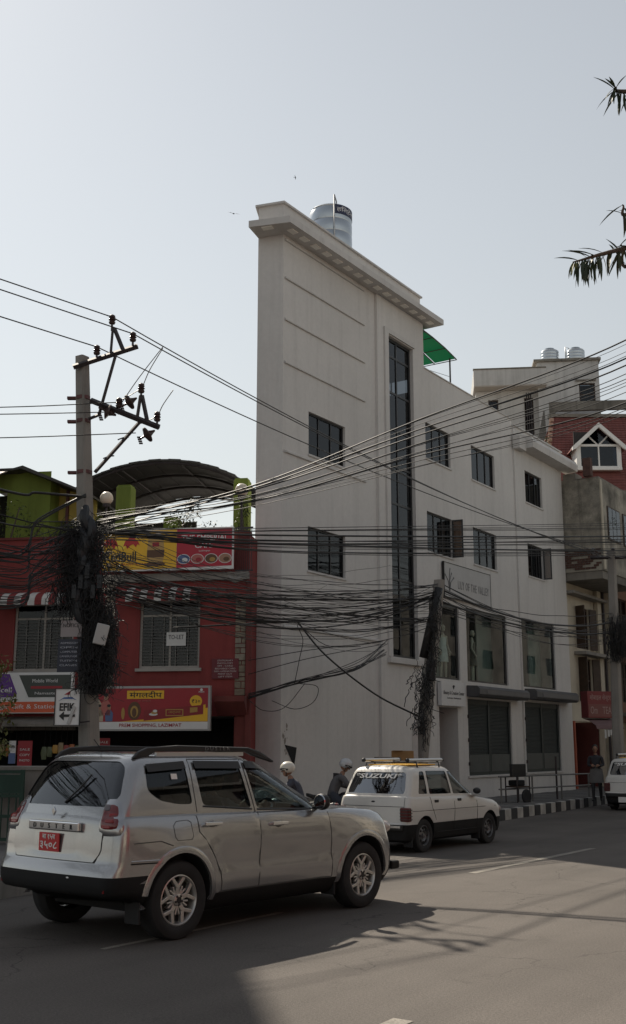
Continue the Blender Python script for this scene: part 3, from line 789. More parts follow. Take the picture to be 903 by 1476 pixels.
disc(pm, 'lamp_print', -2.68, 2.40, .04, .13, S_GLD, Y + .003)
def printed_person(x, z, s, top, hair=S_BLK):
    patch(pm, 'figure_body', [(x - .10 * s, z), (x + .10 * s, z), (x + .11 * s, z + .22 * s), (x + .04 * s, z + .32 * s), (x - .05 * s, z + .32 * s), (x - .12 * s, z + .22 * s)], top, Y + .003)
    disc(pm, 'figure_face', x, z + .38 * s, .05 * s, .065 * s, S_SKIN, Y - .001, 10); disc(pm, 'figure_hair', x - .012 * s, z + .43 * s, .055 * s, .04 * s, hair, Y - .005, 10)
printed_person(-3.32, 2.34, 1.25, solid('print_cream', (.45, .38, .28), .6)); printed_person(-3.08, 2.36, 1.05, S_PINK); printed_person(-3.22, 2.23, .8, solid('print_cream', (.45, .38, .28), .6)); printed_person(-3.0, 2.23, .8, S_BLUE)
sign_text('PREM', -.9, Y + .001, 2.86, .12, .035, S_WHT, pm); disc(pm, 'maker_mark', -.9, 2.91, .03, .03, S_WHT, Y + .003)
# cafe banner above
cf = facade('cafe_banner', 'long banner with yellow drink panel and red THE IMPERIAL CAFE panel')
Y = -.30
fr = MB(); fr.box(-3.42, -.30, Y + .01, Y + .06, 5.64, 6.62); fr.build('frame', S_WHT, cf, bevel=.006)
patch(cf, 'yellow_panel', [(-3.4, 5.66), (-1.645, 5.69), (-1.645, 6.585), (-3.4, 6.58)], S_YEL, Y + .008)
patch(cf, 'red_panel', [(-1.64, 5.69), (-.34, 5.72), (-.34, 6.59), (-1.64, 6.585)], solid('cafe_red', (.42, .012, .035), .45, grime=.1), Y + .008)
sign_text('THE EMPERIAL', -.98, Y + .001, 6.38, 1.1, .13, S_WHT, cf, bold=.015); sign_text('CAFE', -1.0, Y + .001, 6.2, .42, .12, S_WHT, cf, bold=.015); sign_text('Lazimpat', -.98, Y + .001, 6.07, .26, .045, S_WHT, cf)
for k, c in enumerate((S_BLUE, S_PINK, S_BRN, S_SKIN)):
    x = -1.47 + k * .325
    disc(cf, 'photo_rim', x, 5.89, .155, .115, S_WHT, Y + .003); disc(cf, 'photo_print', x, 5.89, .14, .102, c, Y - .001); disc(cf, 'dish_print', x + .03, 5.87, .07, .05, (S_WHT, S_RED, S_GLD, S_BRN)[k], Y - .005, 10)
sign_text('RedBull', -2.98, Y + .001, 5.98, .75, .24, S_BLK, cf, bold=.02); sign_text('RESTAURANT & BAR', -2.8, Y + .001, 5.80, .9, .05, S_RED, cf)
disc(cf, 'sun_emblem', -2.98, 6.28, .16, .13, solid('sun_yellow', (.85, .62, .05), .45), Y + .003)
for s in (-1, 1):
    b = [(-2.98 + s * x, 6.22 + z) for x, z in ((.06, .0), (.1, .12), (.2, .2), (.32, .2), (.42, .1), (.46, .02), (.40, .05), (.36, -.02), (.3, .05), (.22, .02), (.16, -.06), (.12, .02))]
    patch(cf, 'bull_emblem', b if s > 0 else b[::-1], solid('bull_red', (.45, .02, .02), .45), Y - .001)
patch(cf, 'can_print', [(-2.3, 5.78), (-1.98, 5.78), (-1.93, 6.0), (-1.96, 6.42), (-2.0, 6.52), (-2.28, 6.52), (-2.32, 6.42), (-2.35, 6.0)], solid('print_tan', (.48, .30, .10), .5), Y + .003)
patch(cf, 'can_band', [(-2.34, 5.95), (-1.94, 5.95), (-1.93, 6.12), (-2.34, 6.12)], S_BRN, Y - .001); disc(cf, 'can_top', -2.14, 6.47, .15, .04, S_WHT, Y - .001); disc(cf, 'can_shadow', -2.14, 5.79, .24, .05, S_BRN, Y - .001); patch(cf, 'can_mark', [(-2.22, 6.2), (-2.06, 6.2), (-2.06, 6.3), (-2.22, 6.3)], S_RED, Y - .001)
# stationery sign on the left
nc = facade('shop_sign', 'white purple and orange gift and stationery shop board behind the pole')
Y = -.42
MB().box(-8.15, -3.95, Y + .01, Y + .12, 2.42, 3.34).build('light_box', S_WHT, nc, bevel=.01)
patch(nc, 'name_strip', [(-8.1, 2.44), (-3.97, 2.44), (-3.97, 2.68), (-8.1, 2.68)], S_ORA, Y + .008)
patch(nc, 'purple_panel', [(-7.2, 2.78), (-5.35, 2.78), (-5.28, 2.86), (-5.48, 3.31), (-7.2, 3.31)], S_PUR, Y + .008)
sign_text('Ncell', -5.62, Y + .001, 2.95, .42, .12, S_WHT, nc, bold=.01)
patch(nc, 'dark_panel', [(-5.0, 2.78), (-4.0, 2.78), (-4.0, 3.28), (-5.25, 3.28)], S_DGR, Y + .008)
patch(nc, 'red_strip', [(-4.95, 2.97), (-4.2, 2.97), (-4.2, 3.03), (-4.95, 3.03)], S_RED, Y + .003); sign_text('Mobile World', -4.62, Y + .001, 3.15, .6, .08, S_WHT, nc); sign_text('Namaste', -4.6, Y + .001, 2.87, .5, .06, S_WHT, nc)
sign_text('Magic Gift & Stationers', -4.98, Y + .001, 2.56, 1.85, .13, S_WHT, nc)
sign_text('T.F.S Fancy', -5.45, Y + .001, 2.73, .4, .06, S_BLK, nc)
# small plaque by the corner
pq = facade('wall_plaque', 'small dark red plaque listing photocopy and card services near corner stones', 'plaque')
MB().box(-.82, -.2, -.05, -.004, 3.18, 3.63).build('board', solid('plaque_red', (.13, .012, .02), .5), pq)
for k, s in enumerate(('STATIONARY', 'PHOTO-COPY', 'SIM - CARD', 'RECHARGE CARD', 'FAX-LAMINATION', 'PRINT OUT', 'GIFT ITEM')):
    sign_text(s, -.51, -.052, 3.585 - k * .06, .05 * len(s) * .72, .036, solid('plaque_letters', (.55, .5, .48), .6), pq)
# goods hung in the shop opening
for k, (x, z, w, h, m, lab) in enumerate(((-5.28, 1.56, .16, .5, S_WHT, 'white price poster hanging in the dark shop mouth'), (-4.98, 1.5, .34, .62, S_RED, 'red poster hanging beside the white one in the shop mouth'), (-3.3, 1.66, .3, .42, S_RED, 'red shop notice on the column under the PREM board'))):
    t = facade('poster', lab, 'poster')
    MB().box(x - w/2, x + w/2, -.5 if k < 2 else -.06, -.49 if k < 2 else -.05, z - h/2, z + h/2).build('sheet', m, t)
    yy = -.505 if k < 2 else -.065
    if k == 0: patch(t, 'blue_foot', [(x - w/2, z - h/2), (x + w/2, z - h/2), (x + w/2, z - .02), (x - w/2, z - .02)], S_BLUE, yy); sign_text('OPEN', x, yy - .002, z + .12, .12, .07, S_BLK, t)
    else:
        for j in range(3): sign_text(('SALE', 'COPY', 'PHOTO')[j], x, yy - .001, z + .12 - j * .12, w * .7, .05, S_WHT, t)
rn = random.Random(11)
for k in range(16):
    x = -4.62 + (k % 8) * .13 if k < 8 else -6.1 + (k - 8) * .16
    c = rn.choice(((.40, .12, .03), (.45, .25, .05), (.30, .05, .04), (.10, .12, .06), (.30, .22, .12)))
    t = facade('hanging_packet', 'small bright packet hung on a string in the shop mouth', 'packet', 'packets hung in the shop mouth')
    mb = MB(); h = rn.uniform(.16, .3); z = 1.78 - rn.uniform(0, .12)
    mb.prism([(x, -.4, z), (x + .1, -.4, z), (x + .12, -.42, z - h * .5), (x + .1, -.4, z - h), (x, -.4, z - h), (x - .02, -.42, z - h * .5)], (0, .04, 0))
    mb.build('packet', solid('packet_%d' % (int(c[0] * 100) + int(c[1] * 10)), c, .45), t, fix=True)
    MB().tube([(x + .05, -.38, z), (x + .05, -.36, 2.13)], .004, 4).build('string', M_BLACK, t)
# ---------------- roof terrace
def pillar(x, y, w, z1, lab):
    t = facade('terrace_pillar', lab, 'pillar', 'green pillars of the roof terrace')
    MB().box(x, x + w, y, y + w, 5.7, z1).build('shaft', M_GREEN, t, bevel=.012)
    MB().box(x + .03, x + w - .03, y + .03, y + w - .03, z1, z1 + .05).build('cap', M_GREEN, t)
pillar(-3.95, 2.0, .4, 8.22, 'lime green square pillar beside the globe lamp on the terrace')
pillar(-.86, 2.0, .38, 8.28, 'lime green square pillar next to the white building wall')
pillar(-3.4, 4.4, .42, 7.85, 'short lime green pillar under the arched canopy')
cn = facade('arched_canopy', 'dark barrel-arched corrugated canopy over the roof terrace', 'canopy')
def arch(y, n=28, dz=0.0):
    pts = []
    for i in range(n + 1):
        a = R(158) - R(136) * i / n
        pts.append((-3.5 + 3.4 * math.cos(a), y, 7.05 + 2.4 * math.sin(a) + dz))
    return pts
A, B = arch(4.2), arch(8.8)
for i in range(28):
    z = .012 if i % 2 else 0; e = .03
    MB().prism([(A[i][0] - e, 4.2, A[i][2] + z), (A[i+1][0] + e, 4.2, A[i+1][2] + z), (B[i+1][0] + e, 8.8, B[i+1][2] + z), (B[i][0] - e, 8.8, B[i][2] + z)], (0, 0, .05)).build('sheet', M_CORR, cn, fix=True)
for y in (4.25, 5.7, 7.2, 8.7): MB().tube([(x, y, z - .06) for x, _, z in arch(y)], .04, 6).build('rib', M_IRON, cn)
for i in (4, 10, 16, 22): MB().tube([(A[i][0], 4.2, A[i][2] - .05), (B[i][0], 8.8, B[i][2] - .05)], .025, 5).build('purlin', M_IRON, cn)
for x, y in ((A[0][0] + .1, 4.3), (A[0][0] + .1, 8.6), (A[28][0] - .1, 4.3), (A[28][0] - .1, 8.6)): MB().tube([(x, y, 5.7), (x, y, 7.95)], .05, 6).build('post', M_IRON, cn)
MB().box(-6.5, -3.6, 8.6, 8.7, 5.7, 8.6).build('back_screen', M_CORR, cn)
def lamp(x, z, y, lab):
    t = facade('globe_lamp', lab, 'lamp', 'globe lamps on the terrace parapet')
    MB().ball((x, y, z), .16, seg=18, rings=12).build('globe', mat('globe_glass', (.62, .55, .45), .35, .06, 3), t, smooth=True)
    MB().lathe([(.09, -.22), (.1, -.14), (.05, -.12)], 12, (x, y, z)).build('collar', M_IRON, t)
    MB().tube([(x, y, 5.7), (x, y, z - .2)], .03, 6).build('post', M_IRON, t)
lamp(-3.62, 7.55, .4, 'cream globe lamp on thin post beside the concrete pole'); lamp(-.33, 7.68, .6, 'pale globe lamp on thin post next to white wall')
# balcony railing beside the banner
rl = facade('terrace_railing', 'black iron railing at the terrace corner beside the white wall', 'railing')
for k in range(9): MB().box(-.30 + k * .045, -.288 + k * .045, -.05, -.038, 5.62, 6.62).build('bar', M_IRON, rl)
MB().box(-.31, .1, -.055, -.033, 6.62, 6.65).build('rail', M_IRON, rl); MB().box(-.31, .1, -.055, -.033, 5.62, 5.65).build('rail', M_IRON, rl)
# green room under a sloping sheet roof
gr = facade('terrace_room', 'lime green terrace room under a sloping dark sheet roof', 'room')
wall_grid(-8.1, -5.72, 5.7, 8.7, [(-7.6, -6.9, 6.6, 8.2)], .15, 2.0).build('wall', M_GREEN, gr)
MB().box(-7.6, -6.9, 2.5, 2.55, 5.7, 8.2).build('dark_inner_sheet', M_DARK, gr)  # near-black sheet painted as the shade inside the opening
MB().quad((-5.72, 2, 5.7), (-5.72, 6, 5.7), (-5.72, 6, 8.3), (-5.72, 2, 8.5)).build('end_wall', M_GREEN, gr)
wl_ = MB(); wl_.prism([(-6.0, 2.6, 7.5), (-4.7, 2.6, 7.5), (-4.7, 2.6, 8.05), (-6.0, 2.6, 8.5)], (0, .1, 0)); wl_.build('upper_wall', M_YELLOWW, gr, fix=True)
for x in (-5.5, -5.05): MB().box(x, x + .07, 2.52, 2.59, 7.4, 8.3).build('strut', M_IRONRED, gr)
rf = MB(); rf.prism([(-8.1, 1.6, 8.72), (-6.6, 1.6, 8.72), (-6.35, 1.6, 8.78), (-4.55, 1.6, 8.0), (-4.55, 1.6, 7.95), (-6.4, 1.6, 8.70), (-6.6, 1.6, 8.66), (-8.1, 1.6, 8.66)], (0, 4.5, 0)); rf.build('roof', M_CORR, gr, fix=True)
MB().prism([(-8.08, 1.59, 8.62), (-6.75, 1.59, 8.62), (-6.95, .95, 8.30), (-8.08, .95, 8.30)], (0, 0, .03)).build('visor', mat('visor_sheet', (.33, .29, .25), .6, .15, 2), gr, fix=True)
MB().box(-5.5, -4.0, 3.4, 3.45, 5.7, 7.6).build('dark_screen', M_CORR, gr)
tb = facade('terrace_planter', 'lime green planter box on the terrace edge', 'planter')
MB().box(-2.7, -1.7, 1.2, 1.6, 5.7, 6.75).build('box', M_GREEN, tb, bevel=.02)
M_PALE = mat('pale_plaster', (.50, .495, .485), .88, .1, .7, .12, 45, streak=.25, grime=.18)
# ------------------------------------------------------------------ houses beyond the white building
def simple_window(parent, x0, x1, z0, z1, y, m=None, g=None, cols=(.5,), rows=(), fr=.05):
    w = window(parent, x0, x1, z0, z1, y, cols=cols, rows=rows, fr=fr, m=m or M_WOOD, g=g or M_GLASS)
    MB().box(x0, x1, y + .3, y + .32, z0, z1).build('dark_backing', M_DARK, parent); return w  # near-black sheet close behind the panes, for an unlit room
# cream house with two tanks on its stair tower (local axes = world, base at its corner)
CH = thing('cream_house', 'pale house with flat roof fascia and stair tower rising behind the white wing', 'building', (8.27, 54, -.21), R(-6)); CH.scale = (1.125, 1.125, 1.125)
wall_grid(0, 5.4, 0, 17.35, [(.55, 1.0, 16.0, 16.95), (2.15, 2.55, 14.6, 17.0), (3.7, 4.0, 15.4, 16.9)], .15).build('front_wall', M_PALE, CH)
sd_ = MB(); sd_.quad((0, 0, 0), (0, 6, 0), (0, 6, 17.35), (0, 0, 17.35)); sd_.quad((5.4, 0, 0), (5.4, 6, 0), (5.4, 6, 17.35), (5.4, 0, 17.35)); sd_.quad((0, 6, 0), (5.4, 6, 0), (5.4, 6, 17.35), (0, 6, 17.35)); sd_.build('side_wall', M_PALE, CH)
rf = MB(); rf.box(-.08, 3.1, -.7, 6.1, 17.36, 17.5); rf.build('roof_slab', M_SOFFIT, CH)
MB().box(-.1, 3.1, -.72, -.6, 17.4, 18.15).build('fascia', M_PALE, CH, bevel=.01); MB().box(-.12, 3.1, -.76, -.56, 18.152, 18.2).build('fascia_coping', M_CONC_DK, CH)
MB().box(-.1, 0, -.6, 6, 17.4, 18.15).build('fascia_return', M_PALE, CH)
simple_window(CH, .55, 1.0, 16.0, 16.95, .06, cols=()); simple_window(CH, 2.15, 2.55, 14.6, 17.0, .06, cols=()); simple_window(CH, 3.7, 4.0, 15.4, 16.9, .06, cols=())
tw = wall_grid(2.75, 5.45, 15.0, 18.55, [(4.55, 5.25, 16.5, 17.5)], .15, -.3)
tw.quad((2.75, -.3, 17.4), (2.75, 2.6, 17.4), (2.75, 2.6, 18.55), (2.75, -.3, 18.55)); tw.quad((5.45, -.3, 15), (5.45, 2.6, 15), (5.45, 2.6, 18.55), (5.45, -.3, 18.55)); tw.quad((2.75, -.3, 18.55), (5.45, -.3, 18.55), (5.45, 2.6, 18.55), (2.75, 2.6, 18.55))
tw.build('stair_tower', M_PALE, CH); simple_window(CH, 4.55, 5.25, 16.5, 17.5, -.24, rows=(.5,), cols=())
MB().box(2.6, 5.55, -.42, 2.7, 18.552, 18.66).build('tower_slab', M_CONC_DK, CH); MB().box(4.4, 5.3, -.42, -.31, 17.6, 17.66).build('window_hood', M_CONC, CH)
gp = MB()
for k in range(3): gp.tube([(2.25 + k * .09, -.12, 14.5), (2.25 + k * .09, -.12, 17.2)], .03, 6)
gp.build('downpipes', M_IRON, CH, kind='stuff')
pg = MB(); pg.box(3.1, 6.9, -1.35, -1.15, 15.95, 16.35); pg.box(3.1, 3.35, -1.34, -1.16, 14.6, 15.948); pg.box(6.6, 6.88, -1.34, -1.16, 15.1, 15.948); pg.build('pergola_beam', M_CONC_DK, CH)
ap = MB(); ap.prism([(2.55, -.2, 14.5), (3.05, -.2, 14.5), (3.0, -.2, 16.3), (2.95, -.2, 16.3)], (0, -.1, 0)); ap.build('stair_flight', M_CONC, CH, fix=True)
for dx, lab in ((3.4, 'steel water tank on the cream tower, with the bare lid'), (4.55, 'steel water tank on the cream tower beside an upright pipe')):
    p = Matrix.Rotation(R(-6), 4, 'Z') @ Vector((dx * 1.125, .34, 0)) + Vector((8.27, 54, 20.8))
    tank('water_tank', lab, p, .47, .62, 'tanks on the cream house tower', text=False, rot=dx)
# red tiled house with a dormer
TH = thing('tiled_house', 'house with steep red tiled roof and white gabled dormer window', 'building', (9.9, 46.5, 0), 0)
wg = wall_grid(.3, 7, 0, 12.6, [], .1, .4); wg.quad((.3, .4, 0), (.3, 7, 0), (.3, 7, 12.6), (.3, .4, 12.6)); wg.quad((7, .4, 0), (7, 7, 0), (7, 7, 12.6), (7, .4, 12.6)); wg.build('wall', M_CREAM, TH)
gb_ = MB(); gb_.poly([(.3, .4, 12.6), (.3, 7, 12.6), (1.4, 3.7, 16.6)]); gb_.poly([(7, .4, 12.6), (7, 7, 12.6), (7, 3.7, 16.6)]); gb_.build('gable_wall', M_CREAM, TH)
ez, ey, rz_, ry_ = 12.4, 0.0, 16.82, 3.7
rfp = MB(); rfp.prism([(0.1, ey, ez), (7.2, ey, ez), (7.2, ry_, rz_), (1.35, ry_, rz_)], (0, .06, -.1)); rfp.build('roof', M_TILE, TH, fix=True)
rfb = MB(); rfb.prism([(1.35, ry_, rz_), (7.2, ry_, rz_), (7.2, 7.4, ez), (0.1, 7.4, ez)], (0, -.06, -.1)); rfb.build('roof', M_TILE, TH, fix=True)
tl_ = MB(); rows = 30
for i in range(rows):
    f0, f1 = i / rows, (i + 1.25) / rows
    nx = 34
    for k in range(nx):
        x0 = .1 + 1.25 * f0 + (7.1 - 1.25 * f0) * k / nx; x1 = x0 + (7.1 - 1.25 * f0) / nx - .012
        if f1 > 1.02: f1 = 1.0
        za, zb = ez + (rz_ - ez) * f0 + .055, ez + (rz_ - ez) * f1 + .012
        ya, yb = ey + (ry_ - ey) * f0 - .03, ey + (ry_ - ey) * f1 - .01
        tl_.quad((x0, ya, za), (x1, ya, za), (x1, yb, zb), (x0, yb, zb)); tl_.quad((x0, ya, za - .03), (x1, ya, za - .03), (x1, ya, za), (x0, ya, za))
tl_.build('roof_tiles', M_TILE, TH, kind='stuff')
MB().box(1.2, 7.2, 3.55, 3.95, 16.8, 16.95).build('ridge', M_CONC_DK, TH)
for k in range(14):
    f = k / 14; MB().box(.02 + 1.25 * f, .2 + 1.25 * f, ey + ry_ * f - .06, ey + ry_ * f + .2, ez + (rz_ - ez) * f + .02, ez + (rz_ - ez) * f + .2).build('edge_tile', solid('edge_tile', (.40, .26, .20), .8), TH, bevel=.02)
MB().box(0, 7.2, -.12, .02, 12.25, 12.42).build('gutter', M_CONC_DK, TH)
# dormer
dx0, dx1, dz0, dzm, dzt, dy = 1.78, 3.50, 13.62, 14.62, 15.48, .62
dw = MB(); dw.box(dx0 - .12, dx0, dy, dy + 2.5, dz0, dzm + .1); dw.box(dx1, dx1 + .12, dy, dy + 2.5, dz0, dzm + .1); dw.box(dx0 - .12, dx1 + .12, dy - .05, dy + .2, dz0 - .12, dz0)
db = dw.build('dormer', M_WPAINT, TH)
cx = (dx0 + dx1) / 2
for s in (-1, 1):
    q = MB(); q.prism([(cx, dy - .25, dzt + .12), (cx + s * 1.2, dy - .25, dzm - .12), (cx + s * 1.2, dy - .25, dzm - .28), (cx + s * 1.04, dy - .25, dzm - .2), (cx, dy - .25, dzt - .1)], (0, .12, 0)); q.build('bargeboard', M_WPAINT, db, fix=True)
    q = MB(); q.prism([(cx, dy - .13, dzt + .1), (cx + s * 1.18, dy - .13, dzm - .14), (cx + s * 1.18, dy - .13, dzm - .2), (cx, dy - .13, dzt + .02)], (0, 3.0, 0)); q.build('dormer_roof', M_TILE, db, fix=True)
    q = MB(); q.poly([(cx + s * .02, dy + .06, dzm + .06), (cx + s * (dx1 - cx - .04), dy + .06, dzm + .06), (cx + s * .02, dy + .06, dzt - .1)]); q.build('pane', M_GLASS_BLUE, db)
    q = MB().box(min(cx + s * .03, cx + s * (dx1 - cx - .05)), max(cx + s * .03, cx + s * (dx1 - cx - .05)), dy + .06, dy + .07, dz0 + .06, dzm - .05); q.build('pane', M_GLASS_BLUE, db)
    q = MB().tube([(cx, dy + .03, dzm), (cx + s * .42, dy + .03, dzm + .42)], .035, 4); q.build('fan_bar', M_WPAINT, db)
q = MB(); q.box(dx0, dx1, dy, dy + .08, dzm - .05, dzm + .05); q.box(cx - .03, cx + .03, dy + .01, dy + .07, dz0, dzm - .05); q.box(dx0, dx0 + .07, dy, dy + .08, dz0, dzm - .05); q.box(dx1 - .07, dx1, dy, dy + .08, dz0, dzm - .05); q.box(dx0 + .07, dx1 - .07, dy, dy + .08, dz0, dz0 + .06); q.build('window_frame', M_WPAINT, db)
MB().box(dx0, dx1, dy + .9, dy + .95, dz0, dzt).build('dormer_back', M_ROOM, db)
# grey jettied house next door: cream ground storeys, stained upper wall hanging over the street (same street axes as white building)
NB = thing('jettied_house', 'old house with stained grey upper storey jutting over cream lower floors', 'building', (-0.74, 25.9, 0), R(56.5))
lw = [(19.75, 21.2, 5.35, 6.95), (19.8, 21.3, 3.35, 5.0)]
wall_grid(18.46, 22.4, 0, 8.0, lw + [(19.0, 22.3, .14, 2.6)], .2, .12).build('lower_wall', M_CREAM, NB)
gs_ = MB(); gs_.quad((22.4, .12, 0), (22.4, 8, 0), (22.4, 8, 11), (22.4, .12, 11)); gs_.build('end_wall', M_CREAM, NB)
up = MB(); up.box(18.46, 22.6, -1.5, 7.5, 8.05, 11.55); up.build('upper_storey', mat('mouldy_render', (.27, .25, .21), .92, .6, 1.1, .4, 30, streak=.4, grime=.65, fine=.15), NB)
MB().box(18.5, 22.55, -1.45, .1, 7.75, 8.045).build('jetty_slab', M_CONC_DK, NB); MB().box(18.47, 22.6, -1.5, 7.5, 11.552, 11.6).build('roof_slab', M_CONC_DK, NB)
for x0, x1 in ((19.2, 20.6), (21.0, 22.2)):
    w = MB(); w.box(x0, x1, -1.54, -1.503, 9.3, 10.6); wo_ = w.build('window', M_WOOD, NB)
    for k in range(3): MB().box(x0 + .06 + k * (x1 - x0 - .06) / 3, x0 + (k + 1) * (x1 - x0 - .06) / 3, -1.55, -1.543, 9.36, 10.54).build('pane', M_GLASS_BLUE, wo_)
MB().box(18.52, 18.7, -1.54, -1.503, 8.1, 11.5).build('corner_pilaster', M_CREAM, NB)
# jagged bare bricks where the stained wall starts
rn = random.Random(3); brick_m = mat('bare_brick', (.085, .045, .036), .9, .3, 8, .3, 60)
for r_ in range(9):
    for k in range(7):
        if rn.random() < .28: continue
        y = -1.45 + k * .21 + (.1 if r_ % 2 else 0)
        MB().box(18.43, 18.459, y, y + .19, 8.12 + r_ * .085, 8.12 + r_ * .085 + .07).build('brick', brick_m, NB)
MB().box(18.2, 18.45, -1.3, -1.0, 11.61, 12.3).build('chimney_stub', brick_m, NB); MB().box(18.5, 19.2, -.6, -.1, 11.61, 11.85).build('rubble_ledge', M_CONC_DK, NB)
for (x0, x1, z0, z1) in lw:
    simple_window(NB, x0, x1, z0, z1, .2, cols=(.33, .66), rows=(.5,), fr=.07)
    for hx, an in ((x0, 200), (x1, -20)):
        s = MB().box(0, .42, -.02, .02, 0, z1 - z0); s.build('wood_shutter', M_WOOD, NB, loc=(hx, .1, z0), rot=(0, 0, R(an if an < 0 else -112)))
MB().box(19.4, 22.4, -.35, .11, 5.08, 5.2).build('window_hood', M_CONC, NB); MB().box(18.5, 22.3, -.3, .11, 7.3, 7.4).build('window_hood', M_CONC, NB)
MB().box(21.8, 22.2, -.05, .1, 2.6, 8.0).build('pilaster', M_CREAM, NB)
MB().tube([(22.3, -.1, .2), (22.3, -.1, 8)], .06, 6).build('downpipe', M_IRON, NB)
MB().box(19.0, 22.3, 1.3, 1.35, .14, 2.6).build('shop_back', solid('shop_maroon', (.09, .02, .018), .7), NB)
MB().box(22.2, 22.26, .33, 1.3, .14, 2.6).build('shop_side', solid('shop_maroon', (.09, .02, .018), .7), NB)
MB().box(20.7, 21.5, 1.1, 1.28, .14, 2.2).build('orange_panel', solid('orange_panel', (.32, .06, .02), .6), NB)
MB().box(18.9, 19.0, .05, .2, .14, 2.6).build('door_jamb', solid('jamb_red', (.35, .09, .05), .7, grime=.3), NB)
# red sign box over the shop, with its small awning
SP = at(866, 1016, 38.6); SROT = R(22)
rs = thing('shop_sign', 'faded red box sign with pale lettering above a small brown awning', 'sign', SP, SROT)
MB().box(-.52, .52, 0, .4, -.44, .46).build('box', solid('faded_red', (.20, .045, .045), .7, grime=.4), rs, bevel=.01)
MB().box(-.5, .5, -.008, -.002, -.40, .02).build('lower_panel', solid('faded_pink', (.20, .08, .07), .7, grime=.5), rs)
fl_ = solid('faded_letters', (.36, .26, .24), .7)
sign_text('मोबाइल सेन्टर', 0, -.004, .24, .86, .26, fl_, rs); sign_text('Om', -.28, -.012, -.18, .28, .26, fl_, rs); sign_text('TEA', .25, -.012, -.18, .36, .24, fl_, rs)
aq = thing('shop_awning', 'brown sagging awning with paper slips hung along its edge', 'awning', SP, SROT)
pr = [(.35, -.46), (.0, -.54), (-.35, -.70), (-.42, -.82)]
c_ = MB()
for i in range(3): c_.prism([(-.5, *pr[i]), (.62, *pr[i]), (.62, *pr[i+1]), (-.5, *pr[i+1])], (0, 0, .012))
c_.build('cloth', solid('awning_brown', (.16, .10, .10), .85, grime=.3), aq, fix=True)
for k in range(7): MB().box(-.2 + k * .115, -.13 + k * .115 + .02 * (k % 2), -.425, -.42, -1.12 + .05 * (k % 3), -.84).build('paper_slip', solid('slip', (.55, .55, .54), .8), aq)
MB().tube([(.55, -.4, .14 - SP.z), (.55, -.4, -.8)], .025, 6).build('post', solid('pink_post', (.28, .14, .15), .6), aq)
# terrace of old shop-houses farther down the street
OH = thing('shop_house', 'brown brick shop-house with balconies farther down the street', 'building', (-0.74, 25.9, 0), R(56.5))
wall_grid(22.72, 31, 0, 9.4, [(23.2, 24.5, 6.1, 7.6), (25.2, 26.6, 6.1, 7.6), (23.2, 24.5, 3.4, 5.0), (25.2, 26.6, 3.4, 5.0), (27.5, 29, 3.4, 5), (27.5, 29, 6.1, 7.6), (23.0, 30.5, .14, 2.6)], .2, -.4).build('front_wall', mat('brown_brick', (.20, .12, .085), .9, .2, 4, .2, 50, grime=.3), OH)
e_ = MB(); e_.quad((22.72, -.4, 0), (22.72, 7, 0), (22.72, 7, 9.4), (22.72, -.4, 9.4)); e_.quad((22.72, -.4, 9.4), (31, -.4, 9.4), (31, 7, 9.4), (22.72, 7, 9.4)); e_.build('side_wall', M_CREAM, OH)
for x0 in (23.2, 25.2, 27.5):
    for z0, h in ((6.1, 1.5), (3.4, 1.6)): simple_window(OH, x0, x0 + 1.35, z0, z0 + h, -.3, cols=(.5,), rows=(.6,))
for z in (5.5, 2.85):
    MB().box(22.8, 30.9, -1.3, -.402, z, z + .14).build('balcony_slab', M_CONC_DK, OH)
    r_ = MB().box(22.8, 30.9, -1.3, -1.26, z + .85, z + .9); b_ = r_.build('balcony_rail', M_IRON, OH)
    for k in range(40): MB().box(22.85 + k * .2, 22.87 + k * .2, -1.29, -1.27, z + .14, z + .85).build('baluster', M_IRON, b_)
MB().box(23.0, 23.9, -1.34, -1.31, 5.66, 6.6).build('pale_board', S_WHT, OH)
MB().box(23, 30.5, .9, .95, .14, 2.6).build('shop_back', M_DARK, OH); MB().box(22.7, 31, -2.4, -.41, 9.2, 9.36).build('roof_edge', solid('rust_sheet', (.22, .045, .04), .7, grime=.3), OH)
# pavement railing and cart
def wb(s, y, z): 
    return (s, y, z)
pr_ = thing('pavement_railing', 'two-bar grey pipe railing on the pavement before the shutters', 'railing', (5.2, 31.6, .14), R(47))
for z in (.72, .38): MB().tube([(-.1, 0, z), (4.9, 0, z)], .022, 8).build('rail', mat('pipe_grey', (.16, .16, .155), .5, .15, 4, metal=.4), pr_)
for x in (0, 1.6, 3.2, 4.8): MB().tube([(x, 0, 0), (x, 0, .74)], .026, 8).build('post', mat('pipe_grey', (.16, .16, .155), .5), pr_)
MB().tube([(3.1, .1, 0), (3.1, .1, 1.25)], .03, 8).build('tall_post', M_IRON, pr_)
ct = thing('vendor_cart', 'dark wheeled vendor stand with a panel top beside the shutter column', 'cart', (5.75, 32.0, .14), R(40))
MB().box(-.3, .3, -.05, .05, .72, 1.06).build('panel', M_BLACK, ct, bevel=.015); MB().box(-.27, .27, -.2, .25, .42, .46).build('shelf', M_WOOD, ct)
for x in (-.27, .27):
    for y in (-.18, .23): MB().tube([(x, y, 0), (x, y, .72)], .02, 6).build('leg', M_IRON, ct)
MB().lathe([(.10, -.02), (.17, -.03), (.19, -.02), (.19, .02), (.17, .03), (.10, .02)], 20, (.0, -.28, .19), 'y').build('wheel', M_RUBBER, ct, smooth=40)
MB().box(-.2, .16, -.12, .2, .465, .62).build('bundle', M_DARK, ct, bevel=.03)
